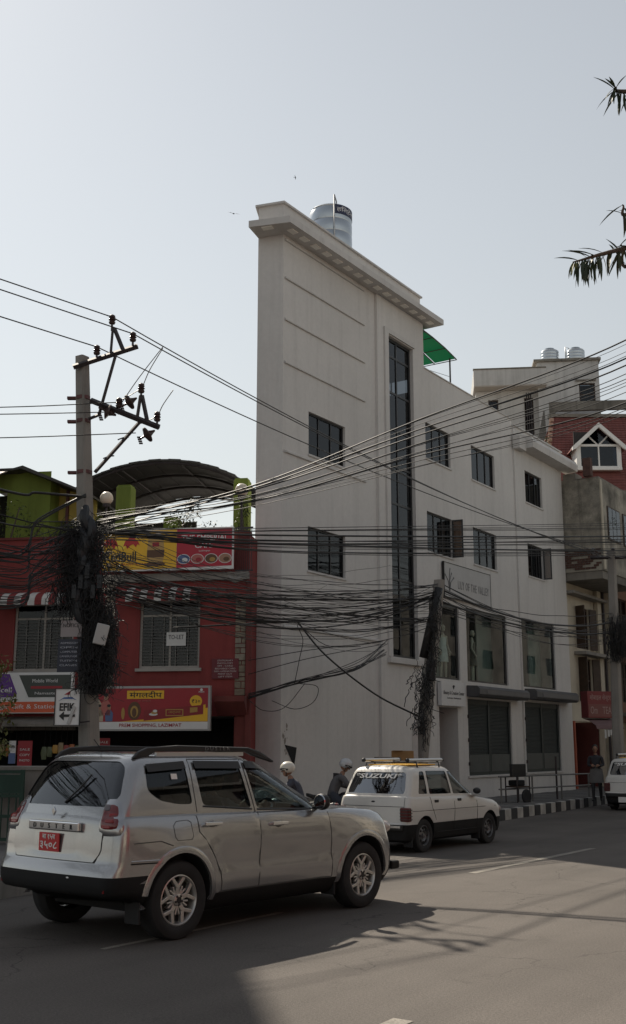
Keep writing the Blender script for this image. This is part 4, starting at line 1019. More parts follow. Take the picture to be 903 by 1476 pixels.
# ------------------------------------------------------------------ poles and cables
def pole_shaft(parent, x0, y0, lean, h, r0, r1, m=None):
    """tapered square concrete pole with chamfered edges"""
    mb = MB(); n = 8
    for k in range(13):
        f = k / 12; r = r0 + (r1 - r0) * f; cx, cy = x0 + lean[0] * f, y0 + lean[1] * f
        for j in range(4):
            a = R(45 + 90 * j + 12)
            for s in (-1, 1):
                aa = a + s * R(38)
                mb.v.append((cx + r * 1.1 * math.cos(aa), cy + r * 1.1 * math.sin(aa), h * f))
    for k in range(12):
        for j in range(8):
            j2 = (j + 1) % 8; mb.f.append((k*8 + j, k*8 + j2, (k+1)*8 + j2, (k+1)*8 + j))
    mb.f.append(tuple(12 * 8 + j for j in range(8)))
    return mb.build('shaft', m or M_CONC, parent)
def insulator(parent, p, s=1.0, name='insulator'):
    pr = [(.02, -.16), (.02, -.04), (.05, -.03), (.062, .0), (.05, .015), (.045, .03), (.066, .045), (.05, .06), (.045, .075), (.06, .09), (.05, .105), (.055, .12), (.03, .14), (.012, .15)]
    return MB().lathe([(r * s, h * s) for r, h in pr], 14).build(name, M_CERAM, parent, smooth=40, loc=p)
# --- left pole
LP = thing('utility_pole', 'concrete power pole with iron crossarms buried in a tangle of black cables', 'utility pole', (-3.45, 18, 0))
pole_shaft(LP, 0, 0, (-.49, 0), 8.2, .165, .105)
def arm(p0, p1, w=.05, nm='crossarm'):
    MB().tube([p0, p1], w, 4).build(nm, M_IRON, LP)
off = Vector((-3.45, 18, 0))
def L(px, py, Y=17.85): return at(px, py, Y) - off
def band(py, x0=108, x1=135):
    z = L(120, py)[2]; xx = -.49 * z / 8.2
    r = .165 - .06 * z / 8.2
    mb = MB(); mb.lathe([(r * 1.12, -.03), (r * 1.12, .03)], 8, (xx, 0, z)); mb.box(xx - r * 1.1 - .14, xx - r * 1.05, -.04, .04, z - .025, z + .02); mb.build('pole_band', M_IRONRED, LP)
for py in (570, 604, 678): band(py)
arm(L(106, 529), L(199, 499)); arm(L(131, 577), L(230, 616))
arm(L(160, 509), L(163, 473), .03, 'pin_bracket'); arm(L(178, 505), L(165, 473), .035, 'pin_bracket')
arm(L(198, 603), L(203, 570), .03, 'pin_bracket'); arm(L(213, 609), L(205, 570), .035, 'pin_bracket')
arm(L(167, 512), L(143, 598), .028, 'brace'); arm(L(143, 598), L(128, 604), .028, 'brace'); arm(L(202, 608), L(137, 681), .032, 'brace')
for q in ((162, 463), (140, 507), (192, 488), (204, 562), (172, 583), (227, 603)): insulator(LP, L(*q) + Vector((0, 0, -.02)), .95)
for q, an in (((155, 593), 20), ((186, 580), -35), ((212, 627), -35)):
    d = MB().lathe([(.015, -.16), (.02, -.05), (.04, -.04), (.13, .0), (.135, .02), (.06, .05), (.035, .1), (.015, .16)], 18, axis='x'); d.build('disc_insulator', M_CERAM, LP, smooth=40, loc=L(*q), rot=(0, R(an), R(20)))
    cl = MB()
    for k in range(4): cl.box(-.16 + .012 * k, -.10 + .012 * k, -.02, .02, -.05 - k * .035, -.03 - k * .035)
    cl.build('clamp', M_IRON, LP, loc=L(*q))
for q in ((178, 630), (157, 657)): MB().tube([L(q[0] - 8, q[1] + 4), L(q[0], q[1] + 1), L(q[0] + 8, q[1])], .012, 5).build('step_rod', M_IRON, LP)
# signs and boxes hung on the pole
ef = thing('pole_sign', 'white EFIK arrow sign with torn tape hung on the concrete pole', 'sign', L(97.5, 1019, 17.72) + off, R(-6))
MB().box(-.20, .20, 0, .02, -.285, .285).build('panel', S_WHT, ef)
f_ = MB()
for a, b, c, d in ((-.21, -.195, -.29, .29), (.195, .21, -.29, .29), (-.195, .195, -.29, -.278), (-.195, .195, .278, .29)): f_.box(a, b, -.012, .022, c, d)
f_.build('rim', M_BLACKFR, ef)
sign_text('EFIK', 0, -.006, .0, .25, .12, S_BLK, ef, bold=.03)
patch(ef, 'arrow', [(-.13, -.14), (-.05, -.07), (-.05, -.115), (.13, -.115), (.13, -.155), (-.05, -.155), (-.05, -.21)], S_BLK, -.004)
patch(ef, 'blue_swoosh', [(-.15, .09), (-.08, .125), (.08, .125), (.15, .105), (.06, .155), (-.06, .15)], solid('swoosh_blue', (.05, .12, .32), .5), -.004)
patch(ef, 'red_mark', [(-.06, .19), (.03, .19), (.04, .25), (-.02, .215)], S_RED, -.004)
tp = MB().prism([(.0, -.01, -.26), (.05, -.01, -.27), (.14, -.02, .0), (.1, -.02, .02)], (0, -.004, 0)); tp.build('torn_tape', solid('tape_grey', (.45, .45, .44), .6), ef, fix=True)
MB().tube([(.2, .05, -.24), (.36, .03, -.22)], .012, 5).build('bracket', M_IRON, ef)
ds = thing('pole_sign', 'dark blue notice board half hidden by cables above the EFIK sign', 'sign', L(100, 945, 17.68) + off, R(-6))
MB().box(-.19, .19, 0, .02, -.26, .26).build('panel', solid('board_navy', (.018, .022, .04), .5), ds)
for k in range(6): sign_text(('ADMISSION', 'OPEN', 'COMPUTER', 'LANGUAGE', 'TUITION', 'CLASSES')[k], -.01, -.004, .2 - k * .07, .28, .03, solid('notice_letters', (.42, .44, .5), .6), ds)
wb_ = thing('pole_sign', 'scribbled pale notice under the cable tangle on the pole', 'sign', L(103, 905, 17.68) + off, R(-6))
MB().box(-.17, .17, 0, .02, -.14, .12).build('panel', solid('pale_notice', (.30, .27, .27), .7, grime=.4), wb_); sign_text('NOTICE', 0, -.004, .04, .26, .06, S_BLK, wb_)
bxg = thing('junction_box', 'grey-white cable junction box tilted on the pole', 'box', L(146, 915, 17.6) + off, R(14))
MB().box(-.1, .1, -.06, .05, -.16, .17).build('case', solid('box_grey', (.42, .42, .41), .5), bxg, bevel=.015); bxg.rotation_euler = (0, R(12), R(14))
# --- middle pole, leaning
MP = thing('utility_pole', 'short leaning concrete pole wrapped in coiled cables before the entrance', 'utility pole', (2.10, 24, 0.14))
pole_shaft(MP, 0, 0, (.66, 0), 5.1, .17, .11)
MB().box(-.02, .1, -.24, -.17, .2, 2.0).build('riser_duct', M_STEEL, MP)
MB().tube([(.25, -.2, 3.4), (.62, -.2, 4.9)], .09, 8).build('cable_riser', M_CABLE, MP, smooth=True)
MB().box(.30, .5, -.34, -.18, 2.9, 3.35).build('splice_case', M_BLACK, MP, bevel=.04)
# --- right pole
RP = thing('utility_pole', 'plain concrete pole with a knot of cables beside the old shop-house', 'utility pole', (8.85, 33, 0.14))
pole_shaft(RP, 0, 0, (.15, 0), 7.3, .17, .12)
MB().tube([(-.5, 0, 7.1), (.9, -.1, 7.1)], .05, 4).build('crossarm', M_IRON, RP)
for x in (-.4, .2, .8): insulator(RP, (x, -.03 * x, 7.26))
MB().tube([(.2, 0, 5.0), (1.0, -.2, 5.9)], .03, 5).build('bracket', M_IRON, RP)
# --- two poles off the picture that carry the spans on
for nm, p, lab in ((None, (6.1, 13.6), 'bare concrete pole at the near kerb carrying the cable spans'), (None, (19.5, 40.5), 'bare concrete pole on the far side of the street bend'), (None, (-11.4, 5.2), 'bare concrete pole back along the left pavement')):
    t = thing('utility_pole', lab, 'utility pole', (*p, 0)); pole_shaft(t, 0, 0, (.05, 0), 10.2, .18, .12)
# --- cables
NC = [0]
def spline(pts, n):
    """smooth curve through points"""
    pts = [Vector(p) for p in pts]; out = []
    ext = [pts[0] * 2 - pts[1]] + pts + [pts[-1] * 2 - pts[-2]]
    for i in range(len(pts) - 1):
        p0, p1, p2, p3 = ext[i:i+4]
        for k in range(n):
            t = k / n
            out.append(.5 * ((2*p1) + (p2 - p0)*t + (2*p0 - 5*p1 + 4*p2 - p3)*t*t + (-p0 + 3*p1 - 3*p2 + p3)*t**3))
    return out + [pts[-1]]
def cable(pts, r, label, group, m=None, sag=0.0, n=18, wob=0.0):
    if len(pts) == 2:
        a, b = Vector(pts[0]), Vector(pts[1]); P = []
        for k in range(n + 1):
            t = k / n; p = a.lerp(b, t); p.z -= sag * 4 * t * (1 - t)
            p.z += wob * math.sin(t * 23 + a.x * 9) * .5; P.append(p)
    else: P = spline(pts, max(5, n // len(pts)))
    o = MB().tube(P, r, 5).build('overhead_cable', m or M_CABLE, smooth=True)
    tag(o, label, 'cable', group); return o
rc = random.Random(21)
# high-voltage wires over the pole towards the right pole
lab = 'thin bare power wire passing over the pole top insulators and down past the white wall'
for (px, py), (ex, ey), (lx, ly), g in (((162, 457), (868, 803), (0, 402), .25), ((192, 481), (884, 806), (0, 417), .25), ((140, 500), (905, 806), (0, 456), .2)):
    a = at(px, py, 17.85); b = at(ex, ey, 33); l_ = at(lx, ly, 16.5); far = Vector((-11.4, 5.2, 10.0))
    cable([a, b], .011, lab, 'high-voltage wires', M_WIRE, .35, 24)
    cable([a, l_, l_ + (l_ - a) * 3], .011, lab, 'high-voltage wires', M_WIRE)
for (a0, b0) in (((235, 500), (174, 583)), ((235, 502), (206, 557)), ((250, 562), (228, 600)), ((172, 578), (204, 560)), ((196, 612), (228, 600))):
    cable([at(*a0, 17.9), at((a0[0] + b0[0]) / 2 - 4, (a0[1] + b0[1]) / 2 + 3, 17.85), at(*b0, 17.85)], .008, 'short wire jumper linking the wires above to the lower crossarm', 'wire jumpers', M_WIRE)
for y0, x1, y1 in ((587, 168, 580), (597, 150, 594), (631, 196, 624)):
    cable([at(x1, y1, 17.85), at(0, y0, 17.0), at(-300, y0 + 3, 16.0)], .009, 'thin wire running left from the lower crossarm', 'wires at the lower crossarm', M_WIRE)
# fat bundle climbing to the near right pole
labA = 'black cable of the bundle climbing from the pole tangle to the upper right'
P0 = Vector((-3.6, 17.9, 0))
for k in range(15):
    f = rc.random()
    ys = 488 + (600 - 488) * (k / 14.0) + rc.uniform(-5, 5)
    y1 = 752 + rc.uniform(-12, 14)
    ym = 700 + (745 - 700) * (k / 14.0) * .6 + rc.uniform(-5, 5)
    thick = .012 if k in (0, 4, 5, 11) else rc.uniform(.004, .007)
    a = at(150 + rc.uniform(-15, 12), y1, 17.9); m1 = at(365, ym, 17.2); m2 = at(600, ym - 95 + (k / 14.0) * 42 + rc.uniform(-3, 3), 16.2); e = at(903, ys, 14.9); ee = Vector((6.1, 13.6, 0)); ee.z = at(1165, ys - 145, 13.6).z
    cable([a, m1, m2, e, ee], thick, labA, 'cables climbing to the near pole', M_CABLE, n=60)
# level bundle across the white building
labB = 'black cable of the level bundle crossing in front of the white building'
for k in range(18):
    y0 = 765 + rc.uniform(-9, 16); y1 = 762 + rc.uniform(-10, 40); r = .02 if k in (0, 1) else rc.uniform(.006, .011)
    ym = 774 + (y1 - 770) * .7 + rc.uniform(-6, 6)
    a = at(150 + rc.uniform(-20, 10), y0, 17.9); m1 = at(440, ym, 22); e = at(903, y1, 33); ee = Vector((19.5, 40.5, at(1222, y1 - 8, 40.5).z))
    cable([a, m1, e, ee], r, labB, 'level cables', n=50)
# sagging spans from the left pole to the middle pole
labC = 'black cable sagging between the cable-laden pole and the leaning pole'
MT = Vector((2.70, 23.9, 5.2))
for k in range(44):
    y0 = 795 + 75 * rc.random() ** 1.2
    a = at(150 + rc.uniform(-10, 14), y0, 17.9); b = Vector((2.72 - rc.uniform(0, .16), 23.85, rc.uniform(4.2, 5.2)))
    cable([a, b], rc.choice((.004, .005, .006, .007, .011)), labC, 'cables to the leaning pole', None, rc.uniform(.05, .75), 20, rc.uniform(0, .03))
for k in range(4):   # thicker dark bundle
    a = at(155, 835 + k * 5, 17.85); b = Vector((2.64, 23.8, 4.95 - .05 * k))
    cable([a, b], .014, labC, 'cables to the leaning pole', None, .42 + .07 * k, 22)
for k in range(16):   # loose thin lines that cross the bundle at other slopes
    a = at(150 + rc.uniform(0, 60), rc.uniform(770, 905), 18); b = at(rc.uniform(470, 625), rc.uniform(800, 945), 23.9)
    cable([a, b], rc.uniform(.0035, .006), labC, 'cables to the leaning pole', None, rc.uniform(.0, .5), 18, rc.uniform(0, .05))
# from the middle pole onwards to the right pole
labD = 'black cable running from the leaning pole to the pole by the shop-house'
for k in range(14):
    a = Vector((2.74, 23.95, rc.uniform(4.3, 5.2))); b = Vector((8.9, 32.9, rc.uniform(4.6, 5.6)))
    cable([a, b], .024 if k < 2 else rc.uniform(.006, .01), labD, 'cables from the leaning pole to the right', None, rc.uniform(.1, .7), 20, rc.uniform(0, .02))
# house drops
labE = 'thin black house-drop cable strung along the white wall'
for k in range(9):
    a = at(358, 1004 + rc.uniform(-4, 4), 24.9); m = at(430 + rc.uniform(-10, 10), 985 + rc.uniform(-6, 3), 24.8); m2 = at(510, 962 + rc.uniform(-9, 6), 25.5); b = at(556 + rc.uniform(-4, 4), 925 + rc.uniform(-6, 22), 27.5)
    cable([a, m, m2, b], rc.uniform(.007, .011), labE, 'house drops', n=30)
for a0, b0 in (((358, 952), (552, 925)), ((358, 972), (556, 928))):
    cable([at(*a0, 24.9), at(450, (a0[1] + b0[1]) / 2 - 2, 25), at(*b0, 27.4)], .009, labE, 'house drops')
cable([at(425, 985, 24.8), at(432, 950, 24.9), at(437, 922, 24.9), at(430, 900, 24.9), at(470, 930, 25.2), at(520, 932, 26)], .009, labE, 'house drops', n=30)
cable([at(392, 1010, 24.8), at(425, 1022, 24.8), at(452, 1012, 24.8), at(458, 990, 24.8), at(430, 985, 24.8)], .008, labE, 'house drops', n=30)
cable([at(360, 1010, 24.8), at(380, 1024, 24.8), at(410, 1020, 24.8), at(440, 985, 24.9)], .008, labE, 'house drops', n=30)
cable([at(428, 895, 23), at(470, 945, 23.2), at(540, 1000, 23.5), at(602, 1032, 23.8)], .02, 'single black cable dropping from the bundle down to the leaning pole', None, n=30)
cable([at(250, 905, 20), at(340, 900, 21), at(428, 895, 23)], .016, 'single black cable feeding the drop to the leaning pole', None, n=24)
# left-hand spans
labF = 'black cable running from the left into the pole tangle'
PL = Vector((-11.4, 5.2, 0))
for k in range(40):
    y0 = 780 + 100 * rc.random(); y1 = 745 + 85 * rc.random()
    a = at(118 + rc.uniform(-15, 12), y1, 17.85); m = at(50, (y0 + y1) / 2 + rc.uniform(0, 8), 17.2); e = at(-5, y0, 16.5); z = max(e.z + .3, 5.0) + rc.uniform(0, 1.5)
    cable([a, m, e, Vector((-7.5, 12.0, e.z + .1)), Vector((PL.x, PL.y, z))], rc.choice((.005, .006, .007, .011)), labF, 'cables arriving from the left', n=45)
for y0, y1, r in ((704, 716, .022), (803, 714, .018), (797, 712, .013), (740, 770, .012), (752, 765, .013), (752, 752, .009)):
    a = at(124, y1, 17.8); m = at(55, (y0 + y1) / 2 + (-6 if y0 > 790 else 0), 17.2); e = at(-5, y0, 16.6)
    cable([a, m, e, Vector((-7.5, 12.0, e.z + .1)), Vector((PL.x, PL.y, 6.5))], r, 'thick black cable looping in from the left to the pole collar', 'thick cables at the pole collar', n=45)
# tangles: uncountable loops and offcuts
def tangle(label, centre, spec, seed, n, rr=(.006, .012), ls=1.0):
    rn = random.Random(seed); mb = MB()
    for k in range(n):
        x, z0, z1, w = spec(rn)
        kind = rn.random(); pts = []
        if kind < .62:       # hanging strand
            x1 = x + rn.uniform(-w, w) * .8; y = rn.uniform(-.3, .12); m = 7
            for i in range(m):
                t = i / (m - 1); pts.append((x + (x1 - x) * t + rn.uniform(-.03, .03), y + rn.uniform(-.03, .03), z1 + (z0 - z1) * t))
        elif kind < .88:     # loop
            cz = rn.uniform(z0, z1); r0 = rn.uniform(.05, .2) * ls; y = rn.uniform(-.32, .1); a0 = rn.uniform(0, 6.28); tw_ = rn.uniform(-.6, .6)
            for i in range(11):
                a = a0 + 5.6 * i / 10; pts.append((x + r0 * .7 * math.cos(a), y + r0 * .4 * math.sin(a + tw_), cz + r0 * 1.25 * math.sin(a)))
        else:               # loose end sticking out
            cz = rn.uniform(z0, z1); s = rn.choice((-1, 1)); y = rn.uniform(-.3, .1)
            for i in range(5):
                t = i / 4; pts.append((x + s * t * rn.uniform(.1, .45) * ls, y - .1 * t, cz - .25 * t * t + .1 * t))
        mb.tube(spline(pts, 3), rn.uniform(*rr), 4)
    o = mb.build('cable_tangle', M_CABLE, smooth=True, loc=centre)
    return tag(o, label, 'cables', None, 'stuff')
def spec_left(rn):
    zc = 2.8 + 2.5 * rn.random() ** .85
    if zc > 4.05: return rn.gauss(-.26, .21), zc - rn.uniform(.15, .6), zc, .28
    return rn.gauss(.05, .12), max(2.5, zc - rn.uniform(.3, .9)), zc, .16
tangle('black mass of tangled cables and loops wrapped round the power pole', (-3.5, 17.9, 0), spec_left, 4, 2300, (.0025, .0062))
cr_ = MB(); rn = random.Random(77)
for k in range(9):
    z = 3.6 + .18 * k; cr_.tube(spline([(-.12 + rn.gauss(-.08, .08), -.16 + rn.uniform(-.06, .06), z), (-.2 + rn.gauss(0, .07), -.22, z + .25), (-.22 + rn.gauss(0, .06), -.18, z + .5)], 4), [.05, .075, .085, .09, .09, .085, .08, .07, .04], 8)
for k in range(5): cr_.box(-.35 + .1 * k, -.28 + .1 * k, -.32, -.2, 4.0 + .16 * (k % 3), 4.22 + .16 * (k % 3))
tag(cr_.build('cable_splices', mat('splice_black', (.012, .014, .018), .5, .2, 5), loc=(-3.5, 17.9, 0), smooth=40), 'dark splice cases and fat cable joints in the heart of the pole tangle', 'cables', None, 'stuff')
def spec_mid(rn):
    z = rn.uniform(1.9, 4.9); return .66 * z / 5.1 + rn.gauss(-.05, .045), z - rn.uniform(.2, .6), z, .06
tangle('coiled black cable offcuts wrapped round the leaning pole', (2.1, 23.85, .14), spec_mid, 5, 240, (.004, .009), .5)
def spec_mid2(rn):
    z = rn.uniform(1.75, 3.0); return rn.gauss(-.02, .09), z, z + rn.uniform(.15, .4), .2
tangle('hanging black cable coils on the lower side of the leaning pole', (2.3, 23.75, .14), spec_mid2, 6, 70, (.005, .010), .9)
def spec_r(rn): return rn.gauss(.15, .17), 4.1 + rn.uniform(-.2, .3), rn.uniform(4.5, 5.4), .2
tangle('knot of black cables high on the pole by the shop-house', (8.85, 32.85, .14), spec_r, 8, 220, (.005, .010), .8)
# ------------------------------------------------------------------ vehicles
def boolean(me, ops):
    o = bpy.data.objects.new('bool_tmp', me); col.objects.link(o); cut = []
    for cm_, op in ops:
        c = bpy.data.objects.new('bool_cut', cm_); col.objects.link(c); cut.append(c)
        md = o.modifiers.new('b', 'BOOLEAN'); md.object = c; md.operation = op; md.solver = 'EXACT'; md.material_mode = 'TRANSFER'
    bpy.context.view_layer.update()
    r = bpy.data.meshes.new_from_object(o.evaluated_get(bpy.context.evaluated_depsgraph_get()))
    for x in cut + [o]: bpy.data.objects.remove(x)
    return r
def fixed(mb, m, name='m'):
    me = mb.mesh(name); bm = bmesh.new(); bm.from_mesh(me); bmesh.ops.remove_doubles(bm, verts=bm.verts, dist=1e-6); bmesh.ops.recalc_face_normals(bm, faces=bm.faces); bm.to_mesh(me); bm.free()
    if m: me.materials.append(m)
    return me
def plan(xr, xf, hw, rr, rf, br, bf, nS=22, nC=6, nE=8):
    P = []
    for i in range(nS): P.append((xr + rr + (xf - rf - xr - rr) * i / nS, -hw))
    for i in range(nC):
        a = R(-90 + 90 * i / nC); P.append((xf - rf + rf * math.cos(a), -hw + rf + rf * math.sin(a)))
    for i in range(nE): P.append((xf, -hw + rf + (2 * hw - 2 * rf) * i / nE))
    for i in range(nC):
        a = R(90 * i / nC); P.append((xf - rf + rf * math.cos(a), hw - rf + rf * math.sin(a)))
    for i in range(nS): P.append((xf - rf - (xf - rf - xr - rr) * i / nS, hw))
    for i in range(nC):
        a = R(90 + 90 * i / nC); P.append((xr + rr + rr * math.cos(a), hw - rr + rr * math.sin(a)))
    for i in range(nE): P.append((xr, hw - rr - (2 * hw - 2 * rr) * i / nE))
    for i in range(nC):
        a = R(180 + 90 * i / nC); P.append((xr + rr + rr * math.cos(a), -hw + rr + rr * math.sin(a)))
    out = []
    for x, y in P:
        t = (y / hw) ** 2
        kf = min(1, max(0, (x - (xf - .7)) / .7)); kr = min(1, max(0, ((xr + .5) - x) / .5))
        out.append((x - bf * t * kf * kf, y * (1.0 - .05 * kf * kf) + 0 * kr, br * t * kr * kr))
    return [(x + b, y) for x, y, b in out]
def loft(levels, m, deform=None, shrink=0.0):
    """closed solid from plan outlines stacked in z: (z, x_rear, x_front, half_width, corner_r, corner_f, bow_r, bow_f)"""
    mb = MB(); n = None
    for (z, xr, xf, hw, rr, rf, br, bf) in levels:
        P = plan(xr + shrink, xf - shrink, max(hw - shrink, .004), min(rr, max(hw - shrink, .004) * .9), min(rf, max(hw - shrink, .004) * .9), br, bf); n = len(P)
        for x, y in P:
            mb.v.append(deform(x, y, z) if deform else (x, y, z))
    for k in range(len(levels) - 1):
        for j in range(n):
            j2 = (j + 1) % n; mb.f.append((k*n + j, k*n + j2, (k+1)*n + j2, (k+1)*n + j))
    mb.f.append(tuple(range(n - 1, -1, -1))); e = (len(levels) - 1) * n; mb.f.append(tuple(e + j for j in range(n)))
    me = mb.mesh(); me.materials.append(m); return me
def lerp_tab(tab, x):
    if x <= tab[0][0]: return tab[0][1]
    for (a, va), (b, vb) in zip(tab, tab[1:]):
        if x <= b:
            t = (x - a) / (b - a); t = t * t * (3 - 2 * t) * .5 + t * .5
            return va + (vb - va) * t
    return tab[-1][1]
def side_prism(poly, s, m, y0=.25, y1=1.3):
    mb = MB(); mb.prism([(x, s * y0, z) for x, z in poly], (0, s * (y1 - y0), 0)); return fixed(mb, m)
def end_prism(poly, x0, x1, m):
    mb = MB(); mb.prism([(x0, y, z) for y, z in poly], (x1 - x0, 0, 0)); return fixed(mb, m)
def rounded(poly, r=.05, n=4):
    out = []
    for i in range(len(poly)):
        p = Vector(poly[i]); a = Vector(poly[i - 1]); b = Vector(poly[(i + 1) % len(poly)])
        da, db = (a - p), (b - p); rr = min(r, da.length * .45, db.length * .45); da.normalize(); db.normalize()
        A, B = p + da * rr, p + db * rr
        for k in range(n + 1):
            t = k / n; out.append(tuple((A * (1 - t) ** 2 + p * 2 * t * (1 - t) + B * t * t)))
    return out
from mathutils.bvhtree import BVHTree
def bvh_of(meshes):
    v, f = [], []
    for me in meshes:
        b = len(v); v += [tuple(x.co) for x in me.vertices]; f += [tuple(b + i for i in p.vertices) for p in me.polygons]
    return BVHTree.FromPolygons(v, f)
def drape_patch(bvh, rows, s, off, m, parent, name, nu=14):
    """panel laid on the body side: rows = [(z, x0, x1)]"""
    mb = MB()
    for z, x0, x1 in rows:
        for i in range(nu + 1):
            x = x0 + (x1 - x0) * i / nu
            h = bvh.ray_cast(Vector((x, s * 2.0, z)), Vector((0, -s, 0)))[0]
            y = h.y if h else s * .8
            e = off if (0 < i < nu) else off * .2
            mb.v.append((x, y + s * e, z))
    for k in range(len(rows) - 1):
        for i in range(nu):
            q = (k*(nu+1) + i, k*(nu+1) + i + 1, (k+1)*(nu+1) + i + 1, (k+1)*(nu+1) + i); mb.f.append(q if s < 0 else q[::-1])
    return mb.build(name, m, parent, smooth=True)
def drape_line(bvh, pts, s, w, m, parent, name, off=.002, axis='y', n=10):
    P = []
    for i in range(len(pts) - 1):
        for k in range(n):
            t = k / n; P.append((pts[i][0] + (pts[i+1][0] - pts[i][0]) * t, pts[i][1] + (pts[i+1][1] - pts[i][1]) * t))
    P.append(pts[-1]); Q = []
    for a, z in P:
        if axis == 'y': h = bvh.ray_cast(Vector((a, s * 2.0, z)), Vector((0, -s, 0)))
        else: h = bvh.ray_cast(Vector((s * 6.0, a, z)), Vector((-s, 0, 0)))
        if h[0] is not None: Q.append(h[0] + h[1] * off if h[1].dot(Vector((0, s, 0)) if axis == 'y' else Vector((s, 0, 0))) > 0 else h[0] - h[1] * off)
    if len(Q) > 1: return MB().tube(Q, w, 4).build(name, m, parent)
def split_faces(me, test):
    """two meshes: faces that pass the test and the rest"""
    out = []
    for keep in (True, False):
        c = me.copy(); bm = bmesh.new(); bm.from_mesh(c)
        bmesh.ops.delete(bm, geom=[f for f in bm.faces if bool(test(f)) != keep], context='FACES'); bm.to_mesh(c); bm.free(); out.append(c)
    return out
def wheel(parent, x, y, s, R_, rim, w, style, spare=False):
    """tyre with tread shoulders, rim, spokes; s = outward side"""
    t = MB().lathe([(rim * .98, -w*.40), (rim * 1.06, -w*.48), (R_ * .86, -w*.52), (R_ * .96, -w*.46), (R_, -w*.34), (R_ * .994, -w*.12), (R_*1.0, -w*.1), (R_*1.0, w*.1), (R_ * .994, w*.12), (R_, w*.34), (R_ * .96, w*.46), (R_ * .86, w*.52), (rim * 1.06, w*.48), (rim * .98, w*.40)], 44, axis='y'); t.f = t.f[:-2]
    ty = t.build('wheel', M_RUBBER, parent, smooth=40, loc=(x, y, R_ - .004))
    f = s * w * .44
    alloy = mat('alloy', (.55, .54, .52), .38, .06, 6, metal=.75) if style == 'alloy' else mat('steel_rim', (.16, .16, .165), .5, .2, 8, metal=.5)
    MB().lathe([(rim * .80, -s * w * .35), (rim * .82, s * w * .04)], 32, axis='y').build('rim_well', M_DARK, ty, smooth=40)
    r = MB(); r.lathe([(rim * 1.03, f - s*.012), (rim * 1.03, f), (rim * .98, f + s * .004), (rim * .93, f - s * .01), (rim * .90, f - s * .06), (rim * .89, f - s * .10)], 40, axis='y')
    r.f = r.f[:-2]; r.build('rim', alloy, ty, smooth=40)
    MB().lathe([(rim * .86, f - s * .075), (.01, f - s * .078)], 28, axis='y').build('brake_disc', mat('brake_dark', (.03, .03, .03), .6, .2, 8), ty)
    if style == 'alloy':
        for k in range(5):
            a = R(90 + 72 * k); sp = MB()
            def pt(r_, da): return (r_ * math.cos(a + da), r_ * math.sin(a + da))
            def bar(p, q, w0, w1, d0, d1):
                p, q = Vector(p), Vector(q); d = (q - p).normalized(); nn = Vector((-d.y, d.x))
                A = [p + nn * w0, p - nn * w0, q - nn * w1, q + nn * w1]
                i = len(sp.v)
                for (v, dd) in zip(A, (d0, d0, d1, d1)): sp.v.append((v.x, f - s * dd, v.y))
                for (v, dd) in zip(A, (d0, d0, d1, d1)): sp.v.append((v.x * 1.0, f - s * (dd + .045), v.y))
                sp.f.extend([(i, i+1, i+2, i+3), (i+7, i+6, i+5, i+4), (i, i+4, i+5, i+1), (i+1, i+5, i+6, i+2), (i+2, i+6, i+7, i+3), (i+3, i+7, i+4, i)])
            bar(pt(rim * .1, 0), pt(rim * .55, 0), rim * .12, rim * .10, .022, .012)
            for s2 in (-1, 1):
                bar(pt(rim * .50, 0), pt(rim * .95, s2 * .36), rim * .085, rim * .075, .014, .008)
                bar(pt(rim * .22, s2 * .62), pt(rim * .60, s2 * .45), rim * .05, rim * .04, .02, .016)
            sp.build('spoke', alloy, ty, fix=True, bevel=.006)
        MB().lathe([(rim * .25, f - s * .03), (rim * .24, f - s * .004), (rim * .2, f), (.002, f + s * .001)], 20, axis='y').build('hub', alloy, ty, smooth=30)
        MB().lathe([(rim * .13, f + s * .001), (rim * .13, f + s * .004), (.002, f + s * .005)], 16, axis='y').build('hub_cap', M_BLACK, ty)
        for k in range(5):
            a = R(54 + 72 * k); MB().lathe([(.012, f - s * .01), (.012, f + s * .004), (.002, f + s * .005)], 8, (rim * .18 * math.cos(a), 0, rim * .18 * math.sin(a)), 'y').build('bolt', M_IRON, ty)
    else:
        MB().lathe([(rim * .9, f - s * .05), (rim * .78, f - s * .03), (rim * .55, f - s * .012), (rim * .4, f - s * .035), (rim * .22, f - s * .03), (rim * .2, f - s * .005), (.002, f)], 28, axis='y').build('steel_disc', alloy, ty, smooth=35)
        for k in range(8):
            a = R(45 * k); MB().lathe([(.022, f - s * .03), (.022, f - s * .012), (.002, f - s * .011)], 8, (rim * .68 * math.cos(a), 0, rim * .68 * math.sin(a)), 'y').build('dark_vent_plug', M_DARK, ty)  # dark plugs painted as the shade in the disc's holes
    return ty
def paint(name, c, metal, rough, coat, flake=0.0):
    m = mat(name, c, rough, .02, 2.0, metal=metal, coat=coat, grime=.10, fine=flake); return m

def seats(parent, xs, y_s, z, sc=1.0, m=None):
    m = m or mat('seat_cloth', (.05, .048, .046), .9, .2, 8)
    for x in xs:
        for y in y_s:
            b = MB(); b.box(x - .1, x + .42 * sc, y - .24 * sc, y + .24 * sc, z - .05, z + .12); b.prism([(x - .1, y - .23 * sc, z), (x + .05, y - .23 * sc, z), (x - .12, y - .2 * sc, z + .58), (x - .22, y - .2 * sc, z + .58)], (0, .46 * sc, 0)); b.build('seat', m, parent, bevel=.03, fix=True)
            MB().box(x - .25, x - .15, y - .12, y + .12, z + .62, z + .80).build('headrest', m, parent, bevel=.03)

